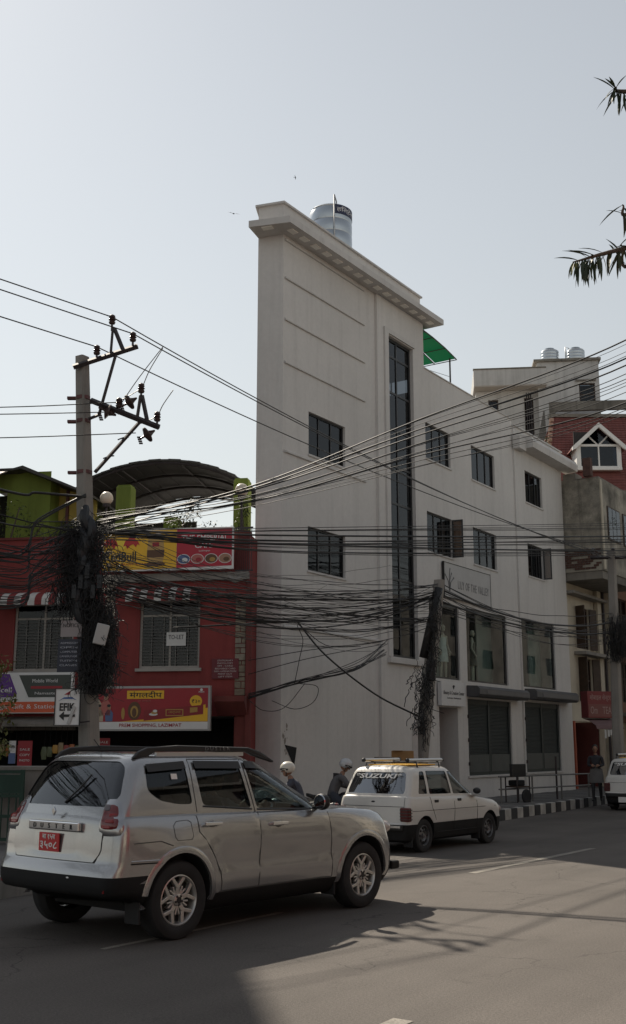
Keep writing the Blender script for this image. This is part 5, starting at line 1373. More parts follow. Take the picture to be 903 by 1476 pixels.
# ================= silver SUV
SIL = paint('silver_paint', (.37, .372, .378), .72, .24, .9, .04)
CHR = mat('chrome', (.75, .75, .76), .12, .02, 3, metal=1.0)
CLAD = mat('cladding', (.013, .013, .014), .75, .15, 5, spec=.3)
INT = mat('car_interior', (.022, .021, .021), .9, .1, 3)
M_CARGLASS = glass('car_glass', (.52, .57, .57), 0.0, 1.5)
M_CARGLASS_R = glass('car_rear_glass', (.45, .49, .49), 0.0, 1.5, 0.0, .04)
suv = thing('silver_suv', 'dusty silver four-door SUV with black roof rails and red rear plate', 'car', (-1.87, 11.08, 0), R(90 - 40.74))
top_s = [(-1, 1.09), (-.6, 1.09), (2.1, 1.06), (2.4, 1.055), (2.8, 1.03), (3.15, .98), (3.35, .91), (3.5, .82)]
def gauss(t, w): return math.exp(-(t / w) ** 2)
def def_suv(x, y, z):
    if x < -.2 and z < .46:
        k_ = min(1, (-.2 - x) / .3); z = z + (.46 - z) * .74 * k_
    t = lerp_tab(top_s, x)
    if z > .60: z = .60 + (z - .60) * (t - .60) / (1.09 - .60)
    s = 1 if y > 0 else -1
    if abs(y) > .5:    # fender bulges round the arches and a crease above the sill
        for cx in (0, 2.673):
            r = math.hypot(x - cx, (z - .36) * 1.05)
            y += s * .042 * gauss(r - .44, .14) * (1 if z > .3 else .4)
        if .5 < x < 2.2: y += s * (.012 * gauss(z - .50, .05) - .012 * gauss(z - .63, .09))
    return (x, y, z)
LS = [(.20, -.62, 3.28, .74, .12, .2, .02, .10), (.24, -.72, 3.38, .80, .14, .24, .03, .12), (.30, -.78, 3.43, .835, .15, .26, .04, .14), (.36, -.80, 3.45, .85, .15, .27, .05, .16), (.44, -.815, 3.47, .858, .15, .28, .05, .16), (.52, -.822, 3.48, .865, .15, .28, .05, .17),
      (.585, -.82, 3.48, .868, .15, .28, .05, .17), (.64, -.805, 3.47, .872, .15, .28, .05, .17), (.675, -.772, 3.46, .876, .13, .28, .05, .17), (.72, -.758, 3.44, .88, .12, .28, .05, .17), (.80, -.752, 3.42, .882, .12, .28, .05, .17), (.88, -.745, 3.40, .88, .12, .28, .05, .17), (.96, -.735, 3.38, .870, .12, .26, .05, .17),
      (1.03, -.725, 3.34, .852, .12, .26, .05, .17), (1.07, -.715, 3.30, .83, .12, .26, .05, .17), (1.086, -.70, 3.26, .79, .12, .24, .05, .16), (1.097, -.67, 3.2, .68, .1, .22, .04, .15), (1.108, -.64, 3.15, .48, .1, .2, .03, .12), (1.115, -.62, 3.12, .26, .08, .12, .02, .06), (1.118, -.6, 3.1, .05, .02, .03, 0, .01)]
GS = [(.98, -.735, 2.55, .800, .16, .5, .05, .2), (1.05, -.715, 2.45, .796, .16, .5, .05, .2), (1.12, -.690, 2.30, .782, .15, .48, .05, .2), (1.20, -.655, 2.14, .762, .15, .46, .05, .2), (1.30, -.608, 1.95, .735, .15, .45, .05, .19), (1.40, -.555, 1.75, .707, .15, .42, .05, .18), (1.48, -.508, 1.58, .680, .15, .4, .05, .17), (1.535, -.470, 1.46, .655, .16, .38, .05, .16),
      (1.575, -.435, 1.36, .628, .17, .36, .05, .15), (1.60, -.40, 1.29, .598, .18, .34, .05, .14), (1.617, -.36, 1.22, .55, .18, .3, .05, .13), (1.632, -.31, 1.14, .44, .16, .26, .04, .1), (1.642, -.27, 1.08, .28, .12, .18, .03, .06), (1.646, -.25, 1.05, .06, .03, .04, 0, .01)]
body = loft(LS, SIL, def_suv)
cutters = [(fixed(MB().box(-.45, 2.15, -.70, .70, .42, 1.4), INT), 'DIFFERENCE')]
for cx in (0, 2.673):
    for s in (-1, 1):
        a_ = MB().lathe([(.392, s * .52), (.392, s * 1.2)], 44, (cx, 0, .36), 'y'); cutters.append((fixed(a_, M_DARK), 'DIFFERENCE'))
body = boolean(body, cutters)
bv = bvh_of([body])
def low_test(f):
    c = f.calc_center_median()
    return f.material_index == 0 and ((c.z < .355) or (c.z < .585 and (c.x < -.38 or c.x > 3.12)))
lowm, upm = split_faces(body, low_test)
for me in (lowm,):
    me.materials.clear(); me.materials.append(CLAD)
obj('bumper_and_sills', lowm, CLAD, suv, smooth=38); obj('body', upm, None, suv, smooth=38)
outer = loft(GS, SIL); inner = loft([(z - (.03 if z > 1.5 else 0), xr, xf, hw, rr, rf, br, bf) for z, xr, xf, hw, rr, rf, br, bf in GS if z < 1.6][:-1], INT, None, .055)
SW = {'front': [(1.10, 1.095), (2.06, 1.06), (2.10, 1.10), (1.86, 1.29), (1.47, 1.48), (1.30, 1.525), (1.02, 1.535)],
      'rear': [(.37, 1.15), (1.02, 1.10), (.94, 1.535), (.33, 1.545)],
      'quarter': [(-.29, 1.30), (-.16, 1.21), (.06, 1.17), (.24, 1.165), (.22, 1.54), (-.28, 1.51)]}
RW = [(-.60, 1.165), (.60, 1.165), (.69, 1.25), (.60, 1.50), (.50, 1.56), (-.50, 1.56), (-.60, 1.50), (-.69, 1.25)]
FW_ = [(-.66, 1.08), (.66, 1.08), (.60, 1.30), (.50, 1.52), (-.50, 1.52), (-.60, 1.30)]
SWr = {k: rounded(v, .045, 3) for k, v in SW.items()}
cut = [(inner, 'DIFFERENCE')]
for v in SWr.values():
    for s in (-1, 1): cut.append((side_prism(v, s, M_BLACK), 'DIFFERENCE'))
cut.append((end_prism(rounded(RW, .05, 3), -1.3, -.2, M_BLACK), 'DIFFERENCE')); cut.append((end_prism(rounded(FW_, .05, 3), 1.0, 3.2, M_BLACK), 'DIFFERENCE'))
cabin = boolean(outer, cut)
obj('cabin', cabin, None, suv, smooth=38)
shellA = loft(GS, M_CARGLASS, None, .010); shellB = loft(GS, M_CARGLASS, None, .016)
shell = boolean(shellA, [(shellB, 'DIFFERENCE')])
for k, v in SWr.items():
    for s in (-1, 1): obj('side_window', boolean(shell.copy(), [(side_prism(v, s, M_CARGLASS), 'INTERSECT')]), None, suv, smooth=30)
rg = boolean(shell.copy(), [(end_prism(rounded(RW, .05, 3), -1.3, -.2, M_CARGLASS), 'INTERSECT')]); rg.materials.clear(); rwin = obj('rear_window', rg, M_CARGLASS_R, suv, smooth=30)
obj('windscreen', boolean(shell.copy(), [(end_prism(rounded(FW_, .05, 3), 1.0, 3.2, M_CARGLASS), 'INTERSECT')]), None, suv, smooth=30)
cv = bvh_of([outer]); allb = bvh_of([outer, body])
# doors laid as panels, with seams
def rowsf(z0, z1, fl, fr_, n=12): return [(z0 + (z1 - z0) * i / n, fl(z0 + (z1 - z0) * i / n), fr_(z0 + (z1 - z0) * i / n)) for i in range(n + 1)]
rd_l = lambda z: .24 if z > .92 else (.24 + .30 * min(1, max(0, (.92 - z) / .42)) ** .8)
SEAM = mat('seam_dark', (.03, .03, .03), .8, 0)
for s in (-1, 1):
    d1 = drape_patch(bv, rowsf(.375, 1.045, lambda z: 1.075, lambda z: 2.135 - .0 * z), s, .004, SIL, suv, 'door')
    d2 = drape_patch(bv, rowsf(.375, 1.05, rd_l, lambda z: 1.055), s, .004, SIL, suv, 'door')
    for d, hx, hz in ((d1, 1.32, .945), (d2, .40, .985)):
        y = bv.ray_cast(Vector((hx, s * 2, hz)), Vector((0, -s, 0)))[0].y
        h = MB(); h.prism([(hx - .11, y + s * .03, hz - .016), (hx + .11, y + s * .03, hz - .016), (hx + .115, y + s * .03, hz + .014), (hx - .115, y + s * .03, hz + .02)], (0, s * .016, 0)); h.box(hx - .11, hx - .08, min(y, y + s * .035), max(y, y + s * .035), hz - .012, hz + .014); h.box(hx + .08, hx + .11, min(y, y + s * .035), max(y, y + s * .035), hz - .012, hz + .014)
        h.build('handle', CHR, d, fix=True, bevel=.005)
        MB().ball((hx, y + s * .004, hz - .01), .06, .012, .035, 10, 6).build('handle_cup', mat('cup_grey', (.2, .2, .2), .4, .05, 3, metal=.4), d, smooth=True)
        if d is d1: MB().lathe([(.012, 0), (.012, .004), (.002, .005)], 10, (hx - .06, y + s * .005, hz - .05), 'y').build('keyhole', M_BLACK, d)
    for pts in ([(1.065, .37), (1.065, 1.05)], [(2.145, .37), (2.145, .70), (2.12, 1.02)], [(rd_l(z) - .008, z) for z in (.37, .45, .55, .65, .75, .85, .92, 1.06)], [(.5, .368), (2.14, .368)], [(-.55, .86), (-.25, .865), (-.12, .82)]):
        drape_line(bv, pts, s, .0036, SEAM, suv, 'panel_seam', n=6)
    for pts in ([(1.065, 1.06), (.985, 1.57)], [(.28, 1.09), (.275, 1.57)], [(2.3, 1.06), (1.9, 1.30), (1.48, 1.53), (1.3, 1.565), (.28, 1.575)]):
        drape_line(cv, pts, s, .0036, SEAM, suv, 'panel_seam', n=6)
    # black rain guards above the side windows
    for pts in ([(1.02, 1.52), (1.32, 1.505), (1.52, 1.44), (1.9, 1.25), (2.02, 1.14)], [(.33, 1.525), (.95, 1.515)], [(-.27, 1.50), (.21, 1.525)]):
        P = []
        for i in range(len(pts) - 1):
            for k in range(8): P.append((pts[i][0] + (pts[i+1][0] - pts[i][0]) * k / 8, pts[i][1] + (pts[i+1][1] - pts[i][1]) * k / 8))
        P.append(pts[-1]); g_ = MB()
        for i in range(len(P) - 1):
            q = []
            for (x, z), o_, dz in ((P[i], .004, .035), (P[i+1], .004, .035), (P[i+1], .03, -.035), (P[i], .03, -.035)):
                h = cv.ray_cast(Vector((x, s * 2, z + dz * .4)), Vector((0, -s, 0)))[0]; q.append((x, (h.y if h else s * .7) + s * o_, z + dz))
            g_.prism(q, (0, s * .004, 0))
        g_.build('rain_guard', M_BLACK, suv, fix=True)
    # lower black window lip
    for pts in ([(1.10, 1.085), (2.06, 1.05)], [(.37, 1.14), (1.02, 1.09)]): drape_line(cv, pts, s, .009, M_BLACK, suv, 'window_seal', n=8)
    # roof rail
    r_ = MB(); P = [(-.36, 1.60), (-.25, 1.665), (.1, 1.70), (1.05, 1.695), (1.35, 1.65), (1.52, 1.555)]
    r_.prism([(-.36, s * .555, 1.585), (-.18, s * .555, 1.60), (-.08, s * .555, 1.645), (1.12, s * .555, 1.64), (1.22, s * .57, 1.60), (1.5, s * .585, 1.53), (1.52, s * .585, 1.545), (1.33, s * .565, 1.645), (1.16, s * .555, 1.685), (.2, s * .555, 1.705), (-.18, s * .555, 1.685), (-.28, s * .555, 1.65)], (0, s * .045, 0))
    rl_ = r_.build('roof_rail', M_BLACK, suv, fix=True, bevel=.012)
    MB().box(-.06, 1.10, min(s * .56, s * .585), max(s * .56, s * .585), 1.60, 1.638).build('rail_strip', mat('rail_silver', (.5, .5, .5), .4, .05, 3, metal=.6), rl_)
    me = fit_text('DUSTER', .34, .032, spacing=1.5); obj('lettering', me, mat('rail_letters', (.16, .16, .16), .6, .05, 3), rl_, loc=(.72, s * .603, 1.672), rot=(R(90), 0, 0 if s < 0 else math.pi))
    # mirror
    m_ = MB(); m_.ball((1.93, s * .93, 1.13), .06, .105, .085, 14, 10); mr_ = m_.build('door_mirror', M_BLACK, suv, smooth=True)
    MB().tube([(1.98, s * .78, 1.07), (1.95, s * .88, 1.09)], .03, 8).build('mirror_stalk', M_BLACK, mr_)
    MB().lathe([(.075, 0), (.07, -.012), (.002, -.013)], 20, axis='x').build('mirror_glass', mat('mirror', (.5, .52, .55), .05, 0, 1, metal=1.0), mr_, loc=(1.885, s * .94, 1.13))
    # tail lamp: chrome rim and red lens wrapping the rear corner
    def lamp_patch(u0, u1, z0, z1, o, name, m, par, pw=4.0):
        n, mz = 12, 8; mb_ = MB()
        for j in range(mz + 1):
            for i in range(n + 1):
                a_, b_ = 2 * i / n - 1, 2 * j / mz - 1
                sq = max(abs(a_), abs(b_)); nr = (abs(a_) ** pw + abs(b_) ** pw) ** (1 / pw) if sq else 1
                k_ = sq / nr if sq else 1       # squircle outline
                u = (u0 + u1) / 2 + (u1 - u0) / 2 * a_ * k_; z = (z0 + z1) / 2 + (z1 - z0) / 2 * b_ * k_
                ang = R(180 + 90 * u) if s < 0 else R(180 - 90 * u)
                d = Vector((math.cos(ang), math.sin(ang), 0)); c = Vector((-.42, s * .50, z))
                h = allb.ray_cast(c + d * 2, -d)[0]
                e = o if sq < .99 else -.004
                mb_.v.append(tuple(h + d * e) if h else tuple(c + d * .36))
        for j in range(mz):
            for i in range(n):
                q = (j*(n+1) + i, j*(n+1) + i + 1, (j+1)*(n+1) + i + 1, (j+1)*(n+1) + i); mb_.f.append(q if s < 0 else q[::-1])
        return mb_.build(name, m, par, smooth=True)
    lm = lamp_patch(.16, .66, .915, 1.235, .014, 'tail_lamp', mat('lamp_chrome', (.38, .38, .39), .22, .05, 4, metal=.9), suv)
    lamp_patch(.20, .58, .96, 1.21, .022, 'lens', mat('lamp_red', (.13, .006, .008), .12, .1, 8, coat=.6), lm)
    lamp_patch(.24, .40, 1.13, 1.195, .026, 'reverse_lens', mat('lamp_grey', (.12, .10, .11), .1, .1, 8), lm)
    for j in range(3): lamp_patch(.25 + .06 * j, .45 + .05 * j, .985 + .05 * j, 1.02 + .05 * j, .027, 'lens_bar', mat('lamp_bright', (.24, .012, .014), .2, .1, 8), lm)
    # bumper corner strips, reflectors, mud flaps
    for z in (.690, .712): drape_line(bv, [(-.58, z), (-.25, z - .005)], s, .006, CLAD if z < .7 else mat('rail_silver', (.5, .5, .5), .4), suv, 'bumper_strip')
    MB().box(-.775, -.70, min(s * .66, s * .76), max(s * .66, s * .76), .455, .48).build('reflector', mat('reflector_red', (.14, .008, .01), .25, .1, 8), suv)
    for cx in ((-.44, 2.23) if s < 0 else (2.23,)): MB().box(cx - .012, cx + .012, min(s * .66, s * .85), max(s * .66, s * .85), .17, .36).build('mud_flap', M_RUBBER, suv, bevel=.01)
    # flared arch lips
    for cx in (0, 2.673):
        al = MB(); n = 26
        for i in range(n + 1):
            a = R(-8 + 196 * i / n)
            for rr, dy in ((.388, -.012), (.392, .012), (.43, .014), (.452, .002)):
                x, z = cx + rr * math.cos(a), .36 + rr * math.sin(a)
                h = bv.ray_cast(Vector((cx + .46 * math.cos(a), s * 2, .36 + .46 * math.sin(a))), Vector((0, -s, 0)))[0]
                al.v.append((x, (h.y if h else s * .86) + s * dy, z))
        for i in range(n):
            for j in range(3):
                q = (i*4 + j, i*4 + j + 1, (i+1)*4 + j + 1, (i+1)*4 + j); al.f.append(q if s > 0 else q[::-1])
        al.build('arch_lip', SIL, suv, smooth=50)
        wheel(suv, cx, s * .775, s, .343, .216, .225, 'alloy')
    # head lamp
    MB().ball((3.22, s * .66, .80), .2, .12, .085, 14, 8).build('head_lamp', mat('lamp_clear', (.4, .36, .34), .1), suv, smooth=True)
# fuel flap
drape_line(bv, [(-.06, .86), (.12, .86), (.145, .89), (.14, 1.01), (.1, 1.03), (-.04, 1.025), (-.08, .99), (-.08, .89), (-.06, .86)], -1, .0025, SEAM, suv, 'fuel_flap_seam', n=4)
# tailgate: panel outline, garnish, plate, wiper, badge
tgp = [(-.60, 1.15), (-.63, 1.05), (-.655, .95), (-.63, .80), (-.58, .695), (.58, .695), (.63, .80), (.655, .95), (.63, 1.05), (.60, 1.15)]
drape_line(bv, tgp, -1, .0035, SEAM, suv, 'tailgate_seam', axis='x', n=5)
tg = MB(); rows_ = 11
def tail_x(y, z):
    h = bv.ray_cast(Vector((-6, y, z)), Vector((1, 0, 0)))[0]; return h.x if h else -.76
for j in range(rows_ + 1):
    z = .70 + (1.085 - .70) * j / rows_; hw = min(.645, .565 + (z - .70) * .9)
    for i in range(17):
        y = -hw + 2 * hw * i / 16
        dip = .012 * gauss(y, .42) ** 2 * (1 if .74 < z < .99 else 0)
        tg.v.append((tail_x(y, z) - .008 + dip * 2, y, z))
for j in range(rows_):
    for i in range(16): tg.f.append((j*17 + i, (j+1)*17 + i, (j+1)*17 + i + 1, j*17 + i + 1))
tgo = tg.build('tailgate', SIL, suv, smooth=True)
gx = tail_x(0, .99) - .02
gar = MB(); gar.box(gx - .022, gx + .02, -.37, .37, .945, 1.03); go = gar.build('garnish', CHR, tgo, bevel=.012)
for k, ch in enumerate('DUSTER'):
    me = text_mesh(ch, .062, extrude=.004, bold=.0); obj('lettering', me, M_BLACK, go, loc=(gx - .0225, .27 - k * .108, .984), rot=(R(90), 0, R(-90)))
bd_ = MB(); bd_.prism([(gx - .004, 0, 1.075), (gx - .004, .028, 1.115), (gx - .004, 0, 1.155), (gx - .004, -.028, 1.115)], (-.016, 0, 0)); bd_.build('badge', CHR, tgo, fix=True, bevel=.004)
pl = MB(); px_ = tail_x(0, .83) - .022; pl.box(px_, px_ + .012, -.10, .20, .762, .925); po = pl.build('number_plate', mat('plate_red', (.50, .018, .025), .45, .08, 6), tgo, bevel=.004)
wt = mat('plate_white', (.78, .77, .75), .6, .03, 5)
for body_, z_, w_, h_ in (('बा १५च', .888, .19, .045), ('३५०८', .815, .25, .068)):
    me = fit_text(body_, w_, h_, bold=.012); obj('lettering', me, wt, po, loc=(px_ - .003, .05, z_), rot=(R(90), 0, R(-90)))
hx_ = tail_x(0, 1.0)
wp = MB().tube([(-.66, -.02, 1.19), (-.615, -.16, 1.31), (-.55, -.26, 1.44)], .009, 5); wp.build('rear_wiper', M_BLACK, suv)
MB().tube([(-.22, 0, 1.64), (-.34, 0, 1.76)], .004, 5).build('aerial', M_BLACK, suv)
MB().box(-.795, -.77, -.2, .2, .60, .625).build('bumper_lip', CLAD, suv)
MB().ball((-.80, -.30, .56), .02, .03, .012, 8, 6).build('plate_lamp', wt, suv)
un = MB(); un.box(-.3, 3.1, -.55, .55, .24, .4); un.build('underbody', M_DARK, suv)
for cx in (0, 2.673): MB().tube([(cx, -.7, .33), (cx, .7, .33)], .05, 8).build('axle', M_DARK, suv)
seats(suv, (.95, .1), (-.36, .36), .62); MB().box(1.75, 2.1, -.66, .66, .70, 1.03).build('dashboard', INT, suv, bevel=.05)
st_ = MB(); st_.lathe([(.17, -.012), (.19, -.012), (.195, 0), (.19, .012), (.17, .012), (.165, 0)], 24); st_.f = st_.f[:-2]
swo = st_.build('steering_wheel', M_BLACK, suv, smooth=True, loc=(1.62, -.36, .99), rot=(0, R(-62), 0))
MB().tube([(0, -.17, 0), (0, .17, 0)], .016, 6).build('wheel_spoke', M_BLACK, swo)
wy = [cv.ray_cast(Vector((.06, -2, z)), Vector((0, 1, 0)))[0].y for z in (1.395, 1.445)]
MB().prism([(.02, wy[0] - .002, 1.395), (.095, wy[0] - .002, 1.395), (.095, wy[1] - .002, 1.445), (.02, wy[1] - .002, 1.445)], (0, -.001, 0)).build('window_sticker', wt, suv, fix=True)
MB().box(1.05, 1.10, -.05, .05, 1.40, 1.46).build('cabin_mirror', M_BLACK, suv)
MB().box(3.30, 3.45, -.80, -.68, .34, .43).build('front_overrider', CLAD, suv, bevel=.02)

# ================= small white hatchback taxi
WHT = paint('white_car_paint', (.62, .61, .58), 0.0, .35, .4, .02)
M_TAXIGLASS = glass('taxi_glass', (.62, .66, .66), 0.0, 1.5); M_TAXIREAR = glass('taxi_rear_glass', (.30, .32, .33), 0.0, 1.5, 0.02, .20)
def make_taxi(label, loc, rz, extras=True):
    t = thing('hatchback_taxi', label, 'car', loc, rz, 'white hatchback taxis')
    topt = [(-.6, .90), (1.45, .87), (1.8, .83), (2.3, .77), (2.6, .70), (2.8, .62)]
    def dfm(x, y, z):
        tt = lerp_tab(topt, x)
        if z > .5: z = .5 + (z - .5) * (tt - .5) / (.90 - .5)
        s = 1 if y > 0 else -1
        if abs(y) > .4:
            for cx in (0, 2.175): y += s * .015 * gauss(math.hypot(x - cx, z - .28) - .33, .07)
            y += s * .006 * gauss(z - .66, .03)
        return (x, y, z)
    L_ = [(.17, -.44, 2.70, .60, .08, .15, .02, .06), (.21, -.52, 2.78, .66, .1, .2, .03, .08), (.30, -.54, 2.80, .685, .1, .2, .03, .08), (.40, -.55, 2.81, .695, .1, .2, .03, .08), (.455, -.55, 2.81, .70, .1, .2, .03, .08), (.48, -.52, 2.79, .702, .1, .2, .03, .08), (.56, -.51, 2.78, .706, .1, .2, .03, .08), (.66, -.50, 2.77, .71, .1, .2, .03, .08), (.76, -.485, 2.75, .708, .1, .2, .03, .08), (.84, -.47, 2.72, .696, .1, .2, .03, .08), (.88, -.46, 2.68, .68, .1, .2, .03, .08), (.895, -.45, 2.64, .64, .1, .18, .03, .07), (.903, -.42, 2.6, .5, .08, .14, .02, .05), (.908, -.4, 2.55, .25, .05, .08, .01, .03), (.91, -.38, 2.5, .04, .02, .02, 0, 0)]
    G_ = [(.82, -.47, 1.98, .672, .1, .3, .04, .1), (.90, -.445, 1.86, .662, .1, .3, .04, .1), (1.00, -.40, 1.70, .645, .1, .3, .04, .1), (1.10, -.35, 1.54, .625, .1, .3, .04, .1), (1.20, -.30, 1.39, .603, .1, .28, .04, .1), (1.27, -.265, 1.28, .585, .1, .26, .04, .1), (1.315, -.235, 1.20, .56, .11, .25, .04, .1), (1.345, -.20, 1.13, .52, .12, .24, .04, .09), (1.365, -.15, 1.05, .40, .12, .2, .03, .08), (1.378, -.1, 1.0, .22, .08, .1, .02, .04), (1.382, -.08, .95, .04, .02, .02, 0, 0)]
    body = loft(L_, WHT, dfm)
    cu_ = [(fixed(MB().box(-.3, 1.6, -.58, .58, .36, 1.2), INT), 'DIFFERENCE')]
    for cx in (0, 2.175):
        for s in (-1, 1): cu_.append((fixed(MB().lathe([(.30, s * .42), (.30, s * .95)], 36, (cx, 0, .28), 'y'), M_DARK), 'DIFFERENCE'))
    body = boolean(body, cu_); bb = bvh_of([body])
    lo, up_ = split_faces(body, lambda f: f.material_index == 0 and f.calc_center_median().z < .458)
    lo.materials.clear(); lo.materials.append(CLAD); obj('bumper_and_sills', lo, CLAD, t, smooth=38); obj('body', up_, None, t, smooth=38)
    outer = loft(G_, WHT); inn = loft([q for q in G_ if q[0] < 1.33][:-1], INT, None, .045)
    S = {'front': [(.98, .90), (1.66, .885), (1.42, 1.10), (1.20, 1.25), (.92, 1.28)], 'rear': [(.22, .915), (.92, .905), (.86, 1.28), (.22, 1.29)], 'quarter': [(-.12, .925), (.15, .92), (.15, 1.285), (.02, 1.28)]}
    S = {k: rounded(v, .03, 2) for k, v in S.items()}
    RWt = rounded([(-.55, .93), (.55, .93), (.56, 1.0), (.50, 1.27), (-.50, 1.27), (-.56, 1.0)], .05, 3); FWt = rounded([(-.54, .93), (.54, .93), (.46, 1.26), (-.46, 1.26)], .05, 3)
    c_ = [(inn, 'DIFFERENCE')] + [(side_prism(v, s, M_BLACK), 'DIFFERENCE') for v in S.values() for s in (-1, 1)] + [(end_prism(RWt, -1.2, -.05, M_BLACK), 'DIFFERENCE'), (end_prism(FWt, .9, 2.6, M_BLACK), 'DIFFERENCE')]
    obj('cabin', boolean(outer, c_), None, t, smooth=38)
    sh = boolean(loft(G_, M_TAXIGLASS, None, .008), [(loft(G_, M_TAXIGLASS, None, .013), 'DIFFERENCE')])
    for v in S.values():
        for s in (-1, 1): obj('side_window', boolean(sh.copy(), [(side_prism(v, s, M_TAXIGLASS), 'INTERSECT')]), None, t, smooth=30)
    rwm = boolean(sh.copy(), [(end_prism(RWt, -1.2, -.05, M_TAXIGLASS), 'INTERSECT')]); rwm.materials.clear(); rw_ = obj('rear_window', rwm, M_TAXIREAR, t, smooth=30)
    obj('windscreen', boolean(sh.copy(), [(end_prism(FWt, .9, 2.6, M_TAXIGLASS), 'INTERSECT')]), None, t, smooth=30)
    cb_ = bvh_of([outer])
    for s in (-1, 1):
        for x0, x1 in ((.96, 1.72), (.205, .94)):
            d = drape_patch(bb, rowsf(.475, .865, lambda z: x0 if x0 > .5 else max(x0, .34 - .5 * max(0, z - .55)), lambda z: x1), s, .003, WHT, t, 'door', 8)
            hx = x0 + .16; y = bb.ray_cast(Vector((hx, s * 2, .80)), Vector((0, -s, 0)))[0].y
            MB().box(hx - .06, hx + .06, min(y, y + s * .016), max(y, y + s * .016), .775, .82).build('handle', M_BLACK, d, bevel=.006)
        for pts in ([(.95, .30), (.95, .87)], [(1.73, .30), (1.73, .86)], [(.19, .87), (.22, .7), (.34, .5)], [(.36, .30), (1.73, .30)], [(-.4, .66), (2.4, .65)]): drape_line(bb, pts, s, .004, SEAM, t, 'panel_seam', n=6)
        for cx in (0, 2.175): wheel(t, cx, s * .61, s, .268, .158, .15, 'steel')
        for cx in (-.36, 1.82): MB().box(cx - .01, cx + .01, min(s * .52, s * .68), max(s * .52, s * .68), .10, .30).build('mud_flap', M_RUBBER, t)
        # tail lamp with dark ribs
        tl2 = MB(); tl2.box(-.515, -.40, min(s * .54, s * .706), max(s * .54, s * .706), .50, .72); lo_ = tl2.build('tail_lamp', mat('lamp_red_dark', (.09, .012, .012), .25, .15, 9), t, bevel=.02)
        for k in range(4): MB().box(-.522, -.395, min(s * .545, s * .712), max(s * .545, s * .712), .53 + k * .05, .54 + k * .05).build('lamp_rib', M_BLACK, lo_)
        m_ = MB(); m_.ball((1.62, s * .77, .93), .05, .075, .055, 12, 8); m_.build('door_mirror', M_BLACK, t, smooth=True)
        MB().ball((2.72, s * .52, .58), .06, .12, .08, 12, 8).build('head_lamp', mat('lamp_clear', (.4, .36, .34), .1), t, smooth=True)
        MB().lathe([(.02, 0), (.02, .008), (.002, .009)], 10, axis='y').build('indicator', M_BLACK, t, loc=(2.2, s * .71, .66))
    MB().box(-.585, -.53, -.62, .62, .36, .455).build('rear_bumper', M_BLACK, t, bevel=.02)
    MB().box(-.60, -.58, -.60, -.20, .405, .44).build('bumper_strip', CHR, t)
    MB().box(-.592, -.575, -.12, .3, .22, .36).build('number_plate', wt, t)
    MB().ball((-.47, .0, .80), .012, .05, .02, 8, 6).build('hatch_lock', M_BLACK, t)
    drape_line(bb, [(-.60, .56), (-.60, .88)], -1, .004, SEAM, t, 'hatch_seam', axis='x'); drape_line(bb, [(-.6, .73), (.6, .73)], -1, .004, SEAM, t, 'hatch_seam', axis='x')
    # lettering across the rear glass
    me = fit_text('*SUZUKI*', .92, .085, bold=.02, shear=.15)
    ang = math.atan2(.125, .25)
    obj('lettering', me, mat('sticker_white', (.8, .8, .78), .6, .02, 4), rw_, loc=(-.294, 0, 1.205), rot=(R(90), 0, R(-90))); rw_.children[-1].rotation_euler = Euler((R(90) - math.atan(.5), 0, R(-90)))
    rw_.children[-1].location = (-.306, 0, 1.212)
    seats(t, (.75, .1), (-.29, .29), .42, .85, mat('seat_red_cloth', (.16, .03, .025), .9, .2, 8))
    MB().box(1.4, 1.6, -.55, .55, .55, .86).build('dashboard', INT, t); MB().box(-.4, 2.6, -.45, .45, .2, .36).build('underbody', M_DARK, t)
    # yellow taxi panel and roof bars
    MB().box(-.02, .85, -.40, .40, 1.375, 1.392).build('roof_panel', mat('taxi_yellow', (.70, .38, .03), .5, .1, 4), t, bevel=.005)
    rk = MB()
    for x in (.08, .78): rk.tube([(x, -.52, 1.345), (x, -.50, 1.43), (x, .50, 1.43), (x, .52, 1.345)], .014, 6)
    rb_ = rk.build('roof_rack', M_BLACK, t)
    for y in (-.46, .42):
        b = MB(); b.tube([(-.12, y, 1.462), (.98, y, 1.462)], .032, 10); b.build('rack_bar', mat('brushed_bar', (.55, .55, .54), .35, .05, 5, metal=.8), rb_, smooth=40)
        for x in (-.13, .97): MB().ball((x, y, 1.462), .04, .038, .038, 8, 6).build('bar_end', M_BLACK, rb_, smooth=True)
    return t
tx1 = make_taxi('white hatchback taxi with SUZUKI rear-window lettering and roof bars beside the silver SUV', (1.28, 19.26, 0), R(90 - 37.43))
